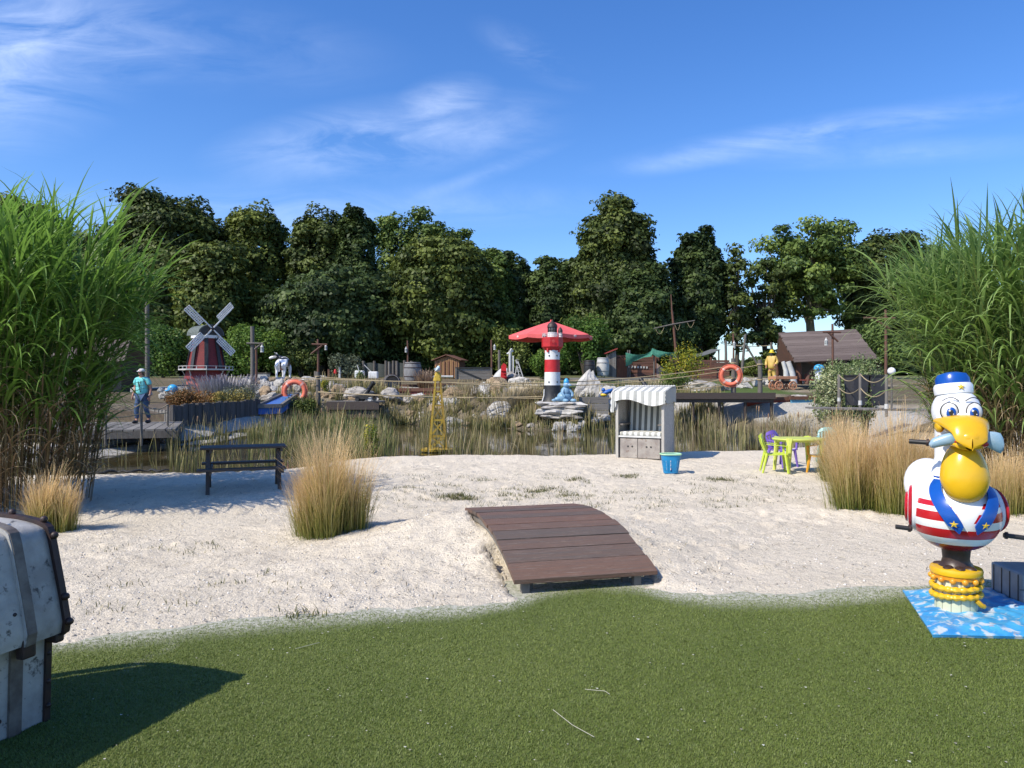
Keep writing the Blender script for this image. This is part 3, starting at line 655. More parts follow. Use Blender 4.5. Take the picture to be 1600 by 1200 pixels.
        q = MB(); q.ell((s*.072-.014, -.190, 1.476), .008, 8, 6); q.ell((s*.072+.010, -.190, 1.452), .004, 8, 6); q.build('eye_glint', M['white'], eo)
        q = MB(); pts = [(s*(.02+.10*k/8), -.157+.022*(k/8)**2, 1.545+.025*math.sin(math.pi*k/8)) for k in range(9)]; q.tube(pts, .0035, 6); q.build('eyebrow', M['black'], rt)
    # cap
    Mx = Matrix.Translation((-.01, .015, 1.585)) @ Euler((R(-6), R(-4), 0)).to_matrix().to_4x4()
    q = MB(); q.M = Mx; q.lathe([(.10, .0), (.124, .005), (.128, .06), (.118, .08), (.09, .08)], 36); q.build('cap_band', M['gloss_white'], rt)
    q = MB(); q.M = Mx; q.lathe([(.09, .05), (.112, .07), (.112, .115), (.094, .15), (.045, .165), (.001, .166)], 36); q.build('cap_crown', M['gloss_blue'], rt)
    q = MB(); q.M = Mx; pts = [(.027*(1 if k % 2 == 0 else .42)*math.sin(k*math.pi/5)+.02, -.131+.002, .045+.024*(1 if k % 2 == 0 else .42)*math.cos(k*math.pi/5)) for k in range(10)]
    q.add([(.02, -.136, .045)]+pts, [(0, k+1, (k+1) % 10+1) for k in range(10)]); q.build('star', M['gold'], rt)
    # upper beak: broad, arching out and hooking down
    def beak(u, v):
        a = math.pi*2*u; y = -.10-.30*v; w = .172*(1-.50*v**1.5)*(1 if v < .9 else max(.05, 1-((v-.9)/.1)**2)); zc = 1.372-.02*v-.06*v**3; h = .056*(1-.05*v)
        if v > .8: w *= 1.0; zc -= .05*(v-.8)/.2
        top = math.sin(a); x = w*math.cos(a); z = zc+h*(top if top > 0 else top*.55)+.035*max(0, math.sin(math.pi*v))*(top > 0)*top - .022*(abs(math.cos(a))**2)*(1-v)*-1.2
        return (x, y, z)
    q = MB(); q.grid(beak, 36, 22); q.ell((0, -.335, 1.294), (.086, .062, .056), 22, 14, rot=(R(-10), 0, 0)); q.build('upper_beak', M['gloss_yellow'], rt)
    for s in (-1, 1):
        q = MB(); q.ell((s*.140, -.14, 1.362), (.03, .06, .045), 16, 10); q.build('cheek', M['gloss_yellow'], rt)
    # mouth, lower beak with bulging pouch
    q = MB(); q.ell((.01, -.21, 1.268), (.135, .165, .042), 24, 12); q.ell((.06, -.275, 1.255), (.075, .07, .032), 18, 10); q.build('mouth', M['gloss_red'], rt)
    def lower(u, v):
        a = math.pi*2*u; y = -.08-.27*v; w = .145*(1-.45*v**2)*(1 if v < .93 else 1-(v-.93)*9); x = w*math.cos(a); z = 1.252-.01*v+.032*math.sin(a)+.035*math.cos(a)**2*(1-v)
        return (x, y, z)
    q = MB(); q.grid(lower, 30, 14)
    def pouch(u, v):
        a = 6.28318*u; k = math.pi*v; r = math.sin(k)**.8; z = 1.052-.212*math.cos(k); 
        w = .158*(1-.25*max(0, (z-1.0)/.26)); x = w*r*math.cos(a); y = -.215+.13*r*math.sin(a)+.03*((z-1.0)/.2)
        return (x, y, z)
    q.grid(pouch, 36, 24); q.build('pouch', M['gloss_yellow'], rt)
    # fish across the beak
    def fish(u, v):
        a = 6.28318*u; s = -.235+.46*v; zc = 1.262+.075*math.cos((s-.02)*5.4)-.035+(.0 if s < 0 else -.05*s); yc = -.300+.30*abs(s)**1.6
        r = .034+.012*math.sin(math.pi*min(1, v*1.1)); r *= 1 if v > .04 else .75; 
        if v > .70: r = .044+.026*math.sin((v-.70)/.3*math.pi*.6)
        if v > .97: r *= .7
        if v in (0, 1): r = .003
        return (s+.25*r*math.sin(a)*0, yc+.030*math.cos(a)*(1 if r > .01 else .1), zc+r*math.sin(a))
    q = MB(); q.grid(fish, 18, 36); q.build('fish', M['fish'], rt)
    # grab handles and foot rests
    for p0, p1 in (((-.20, -.16, 1.245), (-.33, -.12, 1.25)), ((.30, .0, .585), (.46, .0, .57)), ((-.29, -.02, .60), (-.40, -.02, .61))):
        q = MB(); q.tube([p0, p1], .017, 12); q.build('handle', M['black'], rt)
        d = (Vector(p1)-Vector(p0)).normalized(); q = MB(); q.tube([Vector(p0)+d*.01, Vector(p0)+d*.025], .026, 12); q.build('handle_collar', M['iron'], rt)
make_pelican()
t = thing('step_block', 'grey block painted like ship planks beside the pelican on the wave mat', 'step', (3.72, 5.42, .05), R(-4))
q = MB(); q.rbox((.15, 0, .10), (.52, .40, .22), .02); q.build('lower_step', mat('step_paint', (.22, .24, .26), (.14, .16, .18), ns=5, rough=.5), t)
q = MB(); q.rbox((.28, .02, .27), (.26, .34, .14), .02); q.build('upper_step', MC['step_paint'], t)
q = MB()
for k in range(4): q.box((-.112, -.15+.1*k, .10), (.005, .006, .19))
for k in range(5): q.box((-.08+.11*k, -.202, .10), (.006, .005, .19))
for k in range(5): q.box((-.08+.11*k, -.202, .10), (.10, .004, .004))
q.build('plank_line', M['black'], t)

# ---------------------------------------------------------------- small picnic table
def make_picnic():
    p = gx(381, 11.1); t = thing('picnic_table', 'small dark picnic table with two benches standing on the sand', 'picnic table', (p.x, p.y, p.z-.01), R(20.5))
    W = 1.2; q = MB()
    for k in range(3): q.tint = .3+.2*k; q.rbox((0, -.17+.17*k, .625), (W, .16, .032), .006)
    q.build('tabletop', M['darkwood'], t)
    for s in (-1, 1):
        q = MB(); q.tint = .5; q.rbox((-.03*(s < 0), s*.50, .345), (W, .17, .034), .006); q.build('bench', M['darkwood'], t)
    for x in (-W/2+.11, W/2-.11):
        for s in (-1, 1):
            q = MB(); q.bar((x, s*.12, .61), (x, s*.40, -.03), .032, .055, up=(1, 0, 0)); q.build('leg', M['darkwood'], t)
        q = MB(); q.box((x+.036, 0, .308), (.035, 1.08, .07)); q.build('cross_beam', M['darkwood'], t)
        q = MB(); q.box((x+.036, 0, .585), (.035, .46, .05)); q.build('top_cleat', M['darkwood'], t)
make_picnic()

# ---------------------------------------------------------------- feather grass clumps
stops = [(0, (.07, .115, .02)), (.5, (.24, .225, .07)), (1, (.58, .42, .22))]
m_feather = blademat('feather_grass', (.12, .19, .02), (.46, .38, .12), (.92, .66, .36), .45)
def feather(px, py, h, r, n, label, D=None, lean=0., group='golden feather grass clumps on the sand'):
    p = hit(px, py) if D is None else gx(px, D)
    nc = 13; ca = rng.random(nc)*6.283; cr = r*.80*np.sqrt(rng.random(nc)); cx_, cy_ = cr*np.cos(ca), cr*np.sin(ca)*.85; ch = .72+.40*rng.random(nc)-.18*cr/r; ci = rng.integers(0, nc, n)
    x, y = p.x+cx_[ci]+rng.normal(0, r*.20, n), p.y+cy_[ci]+rng.normal(0, r*.17, n); a = np.arctan2(y-p.y, x-p.x); q = np.minimum(r*1.2, np.hypot(x-p.x, y-p.y))
    B_ = np.stack([x-p.x, y-p.y, height(x, y)-p.z-.02], 1); az = np.where(rng.random(n) < .5, a, np.arctan2(y-p.y-cy_[ci], x-p.x-cx_[ci]))+rng.normal(0, .5, n)
    az = np.where(rng.random(n) < abs(lean), (0 if lean > 0 else math.pi)+rng.normal(0, .5, n), az)
    k = q/r; ln = h*ch[ci]*(.45+.72*rng.random(n)**.8)*(1.10-.34*np.minimum(k, 1))
    a0 = .01+.13*k+rng.random(n)*.10; a1 = a0+.04+.42*rng.random(n)+(.6*rng.random(n)**4)*2
    V = blades(B_, az, a0, a1, ln, .0042+.003*rng.random(n), 6, 1.8, wtip=.35)
    n2 = n//3; i = rng.integers(0, n, n2)          # basal fan of low green blades
    W_ = blades(B_[i], az[i], a0[i]+.25*rng.random(n2), a1[i]+.5, ln[i]*(.35+.4*rng.random(n2)), np.full(n2, .006), 5, 1.3)
    W_ = (W_[0], W_[1], W_[2], W_[3]*.35); V = join([V, W_])
    o = npmesh('feather_grass', V[0], V[1], m_feather, tint=V[2], tpos=V[3]); o.location = p
    return tag(o, label, 'ornamental grass', group)
feather(520, 834, 1.08, .32, 3300, 'golden feather grass clump in the middle of the sand, right of the picnic table')
feather(78, 832, .66, .22, 1800, 'low golden grass clump behind the treasure chest, leaning right', lean=.25)
feather(1347, 793, 1.22, .42, 3600, 'pale gold feather grass clump at the right, nearest the yellow table')
feather(1405, 795, 1.22, .42, 3600, 'pale gold feather grass clump just left of the pelican')
feather(1310, 745, 1.05, .34, 2400, 'feather grass clump behind the front ones, partly hiding the yellow table', D=12.2)
feather(1580, 800, .9, .45, 2400, 'dry grass clump behind the pelican at the foot of the tall green reeds')
feather(1475, 770, .95, .45, 2400, 'feather grass clump behind the pelican\'s head, before the tall reeds')
# ---------------------------------------------------------------- tall miscanthus stands
m_misc = blademat('tall_grass_leaf', (.12, .22, .03), (.12, .24, .035), (.24, .40, .08), .5, spec=.5)
m_miscr = blademat('tall_grass_leaf_bright', (.18, .25, .055), (.17, .29, .06), (.32, .46, .15), .5, spec=.5)
m_cane = blademat('tall_grass_cane', (.20, .11, .05), (.19, .15, .06), (.14, .20, .04), .1)
m_dryleaf = blademat('dry_leaf', (.16, .09, .05), (.28, .20, .11), (.42, .33, .19), .3)
def miscanthus(cx, cy, rx, ry, H, n, label, mleaf, side):
    p = Vector((cx, cy, hz(cx, cy))); t = thing('tall_grass', label, 'tall grass', p)
    a = rng.random(n)*6.283; q = np.sqrt(rng.random(n)); x, y = q*np.cos(a)*rx, q*np.sin(a)*ry
    B_ = np.stack([x, y, height(x+cx, y+cy)-p.z-.03], 1); out = np.arctan2(y/ry, x/rx)+rng.normal(0, .3, n)
    sd = np.cos(out)*side                     # how far it faces the open side
    h = H*(.80+.24*rng.random(n))*(1-.09*q-.06*np.clip(sd, 0, 1)*q)
    a0 = .02+.10*q; a1 = a0+.12+.34*q*(1+.4*np.clip(sd, 0, 1))*rng.random(n)
    cn = blades(B_, out, a0, a1, h*.86, np.full(n, .016), 8, 1.6, wtip=.5)
    cn2 = blades(B_, out, a0, a1, h*.86, np.full(n, .016), 8, 1.6, wtip=.5)
    # second ribbon turned a quarter so canes have body
    V_ = cn2[0].reshape(n, 9, 2, 3); mid = V_.mean(2); wv = np.linalg.norm(V_[:, :, 0]-V_[:, :, 1], axis=2)[..., None]/2
    dirn = np.stack([np.cos(out), np.sin(out), 0*out], 1)[:, None]; V2 = np.stack([mid-dirn*wv, mid+dirn*wv], 2).reshape(-1, 3)
    cane = join([cn, (V2, cn2[1], cn2[2], cn2[3])])
    npmesh('canes', cane[0], cane[1], m_cane, t, cane[2], cane[3])
    ax = np.arange(9)/8
    L_ = []; 
    def leafset(cnt, lo, hi, ln0, ln1, w, dry=False):
        i = rng.integers(0, n, cnt); f = lo+(hi-lo)*rng.random(cnt)**.8; k = np.minimum((f*8).astype(int), 7); fr = (f*8-k)[:, None]
        pos = mid[i, k]*(1-fr)+mid[i, k+1]*fr; az = out[i]+rng.normal(0, 1.15, cnt)
        st = a0[i]+(a1-a0)[i]*f; s0 = st+.20+.35*rng.random(cnt); top = f > .9
        s1 = np.where(top, s0+.2+.8*rng.random(cnt), s0+.9+1.5*rng.random(cnt)) if not dry else s0+1.6+1.2*rng.random(cnt)
        ln = ln0+(ln1-ln0)*rng.random(cnt); 
        return blades(pos, az, np.where(top, s0*.5, s0), s1, ln, w*(.7+.6*rng.random(cnt)), 7, 1.25, twist=.35)
    A1 = leafset(int(n*9), .28, 1.0, .7, 1.3, .037); A2 = leafset(int(n*3), .88, 1.0, .5, 1.0, .028)
    LV = join([A1, A2]); npmesh('leaves', LV[0], LV[1], mleaf, t, LV[2], LV[3])
    dr = leafset(int(n*4), .06, .45, .5, .9, .018, True); npmesh('dry_leaves', dr[0], dr[1], m_dryleaf, t, dr[2], dr[3])
    return t
miscanthus(-7.4, 9.8, 1.75, 1.1, 4.45, 470, 'huge stand of tall green reed grass at the left edge of the photo', m_misc, 1)
miscanthus(7.9, 10.9, 1.45, 1.2, 4.6, 440, 'huge stand of tall green reed grass at the right, behind the pelican', m_miscr, -1)

# ---------------------------------------------------------------- roofed wicker beach chair
def stripes(name, c1, c2, per, axis=0, off=0, rough=.8):
    m, nt, b = nodes(name); P = coords(nt, 'Object'); g = N(nt, 'ShaderNodeSeparateXYZ'); nt.links.new(P, g.inputs[0])
    f = math_(nt, 'GREATER_THAN', math_(nt, 'FRACT', math_(nt, 'ADD', math_(nt, 'DIVIDE', g.outputs[axis], per), off+100)), .5)
    c = mixrgb(nt, f, c1, c2); c = mixrgb(nt, math_(nt, 'MULTIPLY', noise(nt, P, 7, 5, .6), .28), c, (.35, .34, .31))
    nt.links.new(c, b.inputs['Base Color']); b.inputs['Roughness'].default_value = rough; bump(nt, b, noise(nt, P, 25, 4, .6), .4, .01); return m
def make_beach_chair():
    p = gx(1008, 15.55); t = thing('beach_chair', 'hooded wicker beach chair with grey and white striped canopy at the pond edge', 'beach chair', (p.x, p.y, p.z-.02), R(-27))
    W, Dp = 1.0, .70; hw, hd = W/2, Dp/2
    m, nt, b = nodes('wicker'); P = coords(nt, 'Object'); br = N(nt, 'ShaderNodeTexBrick'); br.inputs['Scale'].default_value = 14; br.inputs['Mortar Size'].default_value = .035
    rot = N(nt, 'ShaderNodeMapping'); rot.inputs['Rotation'].default_value = (0, R(90), R(90)); nt.links.new(P, rot.inputs[0]); nt.links.new(rot.outputs[0], br.inputs['Vector'])
    br.inputs['Color1'].default_value = (.78, .76, .72, 1); br.inputs['Color2'].default_value = (.62, .60, .57, 1); br.inputs['Mortar'].default_value = (.03, .03, .03, 1)
    nt.links.new(br.outputs[0], b.inputs['Base Color']); b.inputs['Roughness'].default_value = .8; bump(nt, b, br.outputs[0], .8, .02); wick = m
    for s in (-1, 1):
        q = MB(); q.prism([(0, 0), (1, 0), (1, 1), (0, 1)], 0, 1); q = MB()
        pr = [(-hd, .03), (hd, .03), (hd+.02, 1.30), (hd-.02, 1.42), (-hd+.10, 1.25), (-hd, 1.12)]
        q.add([(s*hw, y, z) for y, z in pr]+[(s*(hw-.03), y, z) for y, z in pr], [tuple(range(6)), tuple(range(6, 12))[::-1]]+[(k, k+6, (k+1) % 6+6, (k+1) % 6) for k in range(6)])
        q.build('side_panel', wick, t)
        q = MB(); q.tint = .0; q.box((s*(hw-.015), -hd-.02, .58), (.055, .045, 1.14)); q.box((s*(hw-.015), hd+.02, .66), (.055, .045, 1.30)); q.box((s*(hw-.015), 0, .03), (.045, Dp-.01, .06)); q.build('frame_post', M['palewood'], t)
        q = MB(); q.tint = .2; q.box((s*(hw-.09), -.04, .72), (.09, Dp-.10, .03)); q.build('armrest', M['greywood'], t)
    q = MB(); q.box((0, hd, .76), (W-.08, .03, 1.36)); q.build('back_wall', wick, t)
    q = MB(); q.box((0, 0, .22), (W-.10, Dp-.06, .40)); q.tint = 0; q.build('base_box', M['palewood'], t)
    q = MB(); q.tint = .1; q.box((0, -hd-.015, .475), (W-.10, .06, .035)); q.build('seat_rail', M['offwhite'], t)
    for s, w, c in ((-1, .37, -.235), (1, .46, .19)):
        q = MB(); q.rbox((c, -hd-.008, .235), (w, .03, .40), .006); do = q.build('door', mat('door_paint', (.38, .35, .31), (.24, .21, .19), ns=5, rough=.8, c3=(.18, .11, .08)), t)
        for k in (-1, 1):
            q = MB(); q.tube([(c+.04*s*-1*0+k*.045+(.03 if s < 0 else -.0), -hd-.022, .27), (c+k*.045+(.03 if s < 0 else -.0), -hd-.027, .27)], .019, 12); q.build('finger_hole', M['black'], do)
    sB = stripes('striped_back', (.60, .62, .57), (.07, .085, .08), .125); sC = stripes('striped_canopy', (.76, .76, .73), (.36, .37, .35), .155, off=.25); sS = stripes('striped_seat', (.74, .74, .69), (.36, .36, .32), .12)
    q = MB(); q.grid(lambda a, b_: (-.42+.84*a, hd-.16+.10*b_+.015*math.sin(12*math.pi*a), .50+.80*b_), 36, 10, .06); q.build('back_cushion', sB, t)
    q = MB(); q.rbox((0, -.05, .53), (W-.12, Dp-.08, .085), .03); q.build('seat_cushion', sS, t)
    # canopy: roof slopes forward, front hem sags down in a curve
    def can(a, b_):
        x = -hw-.10+(W+.15)*a
        if b_ < .22: f = b_/.22; return (x, hd+.06-.02*f, 1.18+.32*f)
        if b_ < .62:
            f = (b_-.22)/.40; return (x, hd+.04-(Dp+.02)*f*.9, 1.50+.05*math.sin(math.pi*f)*.6-.07*f)
        f = (b_-.62)/.38; low = .20+.15*(1-(2*abs(a-.72)/1.0))*(a > .35)+.10*max(0, .12-a)/.12*1.0+.10*max(0, a-.93)/.07
        if a < .06: low = .42
        low = {True: low}.get(True)
        arch = .07*math.sin(math.pi*min(1, a/.55)) if a < .55 else -.06*math.sin(math.pi*(a-.55)/.45)
        return (x+.01*math.sin(20*f), -hd-.07-.04*f+.015*math.sin(a*40)*f, 1.43-(.26-arch if a > .05 else .46)*f)
    q = MB(); q.grid(can, 60, 26, .012); q.build('canopy', sC, t)
    for s in (-1, 1):
        q = MB(); q.grid(lambda a, b_, s=s: (s*(hw+.05)+.006*math.sin(9*a+5*b_), hd+.04-(Dp+.09)*a, (1.50-.08*a)*(1-b_)+b_*(1.17+.02*math.sin(7*a))), 14, 8, .012); q.build('canopy_side', sC, t)
    q = MB(); pts = []; n = 120
    for k in range(n): a = k/(n-1); pts.append((-hw-.05+(W+.1)*a, -hd+.055-.0, 1.452+.0))
    pts = [(-hw-.05+(W+.1)*k/59, hd-.0, 1.518) for k in range(60)]
    q.tube(pts, [.013+.006*math.sin(k*2.1) for k in range(60)], 8); q.build('piping_cord', M['offwhite'], t)
make_beach_chair()

# ---------------------------------------------------------------- laundry basket
def make_basket():
    p = hit(1048, 739); t = thing('laundry_basket', 'blue slatted plastic basket with pale green rim standing on the sand', 'basket', p)
    blue = mat('basket_blue', (.01, .24, .50), (.01, .20, .44), ns=5, rough=.45, bmp=.05); pale = mat('basket_rim', (.45, .72, .42), (.40, .66, .38), ns=5, rough=.45, bmp=.05)
    q = MB()
    def rr(z): return .125+.05*z/.34
    def ov(a, z, e=0): return ((rr(z)+e)*math.copysign(abs(math.cos(a))**.6, math.cos(a)), (rr(z)+e)*.8*math.copysign(abs(math.sin(a))**.6, math.sin(a)), z)
    n = 48
    def ring(z0, z1, th=.004):
        vs = []
        for z in (z0, z1):
            for e in (0, -th): vs += [ov(6.2832*k/n, z, e) for k in range(n)]
        fs = []
        for k in range(n):
            j = (k+1) % n; fs += [(k, j, 2*n+j, 2*n+k), (n+k, n+j, 3*n+j, 3*n+k), (k, j, n+j, n+k), (2*n+k, 2*n+j, 3*n+j, 3*n+k)]
        q.add(vs, fs)
    ring(0, .035); ring(.10, .112); ring(.165, .178); ring(.235, .335)
    q.add([ov(6.2832*k/n, .004) for k in range(n)], [tuple(range(n))])
    for k in range(0, n, 2):
        a, b_ = 6.2832*k/n, 6.2832*(k+1.45)/n; q.add([ov(a, .03), ov(b_, .03), ov(b_, .24), ov(a, .24), ov(a, .03, -.004), ov(b_, .03, -.004), ov(b_, .24, -.004), ov(a, .24, -.004)], [(0, 1, 2, 3), (4, 5, 6, 7), (0, 3, 7, 4), (1, 2, 6, 5)])
    q.build('body', blue, t)
    q = MB(); q.tube([ov(6.2832*k/n, .34, .006) for k in range(n)], .013, 8, closed=True); q.build('rim', pale, t)
make_basket()

# ---------------------------------------------------------------- children's plastic garden set
def plastic(nm, c): return mat(nm, c, tuple(x*.88 for x in c), ns=4, rough=.4, bmp=.05)
def make_chair(m, label, loc, rz, s=.86):
    t = thing('plastic_chair', label, 'chair', loc, rz, scale=s)              # front is -y
    q = MB(); q.grid(lambda a, b: ((-.21+.42*a)*(1-.10*b), -.21+.40*b, .40-.02*math.sin(math.pi*a)-.02*b), 10, 8, .02); q.build('seat', m, t)
    q = MB()
    def back(a, b): x = (-.20+.40*a)*(1+.06*b-.25*max(0, b-.75)/.25); return (x, .19+.13*b-.04*math.cos((a-.5)*3), .40+.40*b-.07*(2*abs(a-.5))**2*b)
    q.grid(lambda a, b: back(a, .80+.20*b), 14, 4, .014); q.grid(lambda a, b: back(a, .0+.22*b), 14, 4, .014)
    for k in range(7):
        c = .04+.92*k/6; q.grid(lambda a, b, c=c: back(c+(a-.5)*(.085), .20+.62*b), 1, 6, .012)
    q.build('backrest', m, t)
    for sx in (-1, 1):
        q = MB(); q.grid(lambda a, b, sx=sx: (sx*(.235+.02*math.sin(math.pi*a))+(b-.5)*.045, .20-.40*a, .60-.03*a-.02*(a > .92)), 10, 2, .016); q.build('armrest', m, t)
        q = MB(); q.bar((sx*.245, -.20, .575), (sx*.225, -.20, .38), .03, .04); q.build('armrest_support', m, t)
        for sy in (-1, 1):
            q = MB(); a, b_ = Vector((sx*.19, sy*.18, .40)), Vector((sx*.235, sy*(.23 if sy < 0 else .27), 0)); q.tube([a, a.lerp(b_, .5), b_], [.035, .028, .020], 6); q.build('leg', m, t)
    return t
lime = plastic('lime_plastic', (.50, .62, .06)); viol = plastic('violet_plastic', (.20, .12, .50)); turq = plastic('turquoise_plastic', (.18, .55, .58)); orng = plastic('orange_plastic', (.72, .36, .03)); pyel = plastic('pale_yellow_plastic', (.60, .66, .13))
def G(px, D): v = gx(px, D); return (v.x, v.y, v.z)
make_chair(lime, 'lime green plastic chair at the left of the yellow table', G(1211, 13.25), R(78))
make_chair(viol, 'violet plastic chair behind the yellow table on the sand', G(1222, 14.3), R(28))
make_chair(turq, 'turquoise plastic chair behind the yellow table, half hidden by golden grass', G(1298, 14.6), R(-8), .88)
make_chair(orng, 'orange plastic chair right of the yellow table, half hidden by grass', G(1287, 13.2), R(-70))
p = G(1248, 13.45); t = thing('plastic_table', 'yellow-green plastic children\'s table standing on the sand', 'table', p, R(4))
q = MB(); q.lathe([(.38, .585), (.465, .585), (.475, .60), (.47, .615), (.001, .618)], 40, sx=1.0, sy=.8); q.lathe([(.44, .56), (.455, .60)], 40, sy=.8, cap=False); q.build('tabletop', pyel, t)
for sx, sy in ((-1, -1), (1, -1), (-1, 1), (1, 1)):
    q = MB(); q.tube([(sx*.27, sy*.24, .60), (sx*.29, sy*.27, .52), (sx*.325, sy*.30, 0)], [.085, .05, .028], 8); q.build('leg', lime if sx > 0 else pyel, t)
# ---------------------------------------------------------------- trees along the far side
LF = {k: leafmat('foliage_'+k, st, .22, .55, spec=.25, vary=.25) for k, st in dict(
    dark=[(0, (.030, .046, .013)), (.5, (.070, .100, .024)), (1, (.14, .175, .038))],
    deep=[(0, (.022, .040, .014)), (.5, (.050, .082, .024)), (1, (.105, .15, .040))],
    olive=[(0, (.045, .068, .016)), (.5, (.108, .142, .030)), (1, (.20, .24, .048))],
    light=[(0, (.045, .080, .02)), (.5, (.095, .15, .033)), (1, (.19, .26, .055))]).items()}
bark = mat('bark', (.10, .085, .06), (.05, .042, .03), (1, 1, .3), 6, .9, .8, .05)
barkl = mat('bark_pale', (.17, .16, .09), (.08, .075, .045), (1, 1, .3), 4, .9, .8, .05)  # paler, yellower bark for the trunk of the spreading tree
def tree(px, top, hw, D, label, kind='dark', bot=575, n=24000, lobes=60, ls=.19, open_=0, narrow=0., base=None, lobe=.26, group='trees along the far side of the pond', trunkm=None, tr=.22):
    X = (px-800)/F*D; u = D/F; z0 = hz(X, D); zt = CZ+(HY-top)*u; zb = max(z0+.5, CZ+(HY-bot)*u); W = hw*u*1.04; n = int(n*1.35); ls = ls*.78; lobes = int(lobes*1.35)
    t = thing('tree', label, 'tree', (X, D, z0), 0, group); cz, rz = (zt+zb)/2-z0, (zt-zb)/2
    r = np.random.default_rng(int(px*7+top)); th = r.random(lobes)*6.283; cp = r.random(lobes)*2-1
    rad = (.50+.40*r.random(lobes)) if not open_ else (.35+.55*r.random(lobes))
    sp = np.sqrt(1-cp**2)**.62; wmul = 1-narrow*np.clip(cp, 0, 1)
    LC = np.stack([W*sp*np.cos(th)*rad*wmul, W*.8*sp*np.sin(th)*rad*wmul, cz+rz*cp*np.clip(rad+.08, 0, .93)], 1)
    lr = W*lobe*(.50+.65*r.random(lobes)); lr = np.minimum(lr, 1.7)
    cnt = (lr**2/np.sum(lr**2)*n).astype(int); P, NN, TT = [], [], []
    if not open_:
        m_ = int(n*.45); v = unit(r.normal(0, 1, (m_, 3))); cp2 = v[:, 2]; s2 = np.sqrt(1-cp2**2)**-.38; q = (.72+.22*r.random(m_)**.6+.10*np.sin(v[:, 0]*7+px)*np.sin(v[:, 1]*6+v[:, 2]*9))[:, None]
        s2 = np.minimum(s2, 2.)*(1-narrow*np.clip(cp2, 0, 1)); P.append(np.stack([v[:, 0]*W*s2, v[:, 1]*W*.8*s2, v[:, 2]*rz], 1)*q*.93+np.array([0, 0, cz])); NN.append(v*.8+np.array([0, 0, .35])); TT.append(np.clip(.42+.2*np.sin(v[:, 0]*9+v[:, 2]*7+px)+.18*r.normal(0, 1, m_), 0, 1))
    for k in range(lobes):
        m_ = cnt[k]; v = unit(r.normal(0, 1, (m_, 3))); q = (.35+.72*r.random(m_)**.45)[:, None]
        lump = (1+.28*np.sin(v[:, 0:1]*5+k)*np.sin(v[:, 1:2]*6+k*2)+.2*np.sin(v[:, 2:3]*9+k))
        p = LC[k]+v*q*lr[k]*lump*np.array([1.1, 1.1, .62]); P.append(p); out = unit(p-np.array([0, 0, cz-rz*.3])); NN.append(v*.8+out*.5+np.array([0, 0, .25]))
        TT.append(np.clip(.5+.30*r.normal()*1.0+.16*r.normal(0, 1, m_), 0, 1))
    P, NN, TT = np.concatenate(P), np.concatenate(NN), np.concatenate(TT)
    V, Qd = leaves(P, NN, ls, .62, .55); npmesh('crown', V, Qd, LF[kind], t, np.repeat(TT, 4))
    q = MB(); rr = tr*W/4.5+.08; hgt = cz+rz*.35
    pts = [(0, 0, -.2), (.1, 0, hgt*.25), (-.05, .1, hgt*.5), (.1, 0, hgt*.8), (0, 0, hgt)]; q.tube(pts, [rr*1.5, rr*1.1, rr*.9, rr*.6, rr*.3], 9)
    for k in r.choice(lobes, min(lobes, 30 if open_ else 12), replace=False):
        f = .35+.45*r.random(); a = Vector((0, 0, hgt*f)); b_ = Vector(LC[k]); m_ = a.lerp(b_, .5)+Vector((0, 0, -.3+.8*r.random())); w = rr*(.5 if open_ else .35)
        q.tube([a, m_, b_], [w, w*.6, w*.25], 5)
    q.build('trunk', trunkm or bark, t); return t
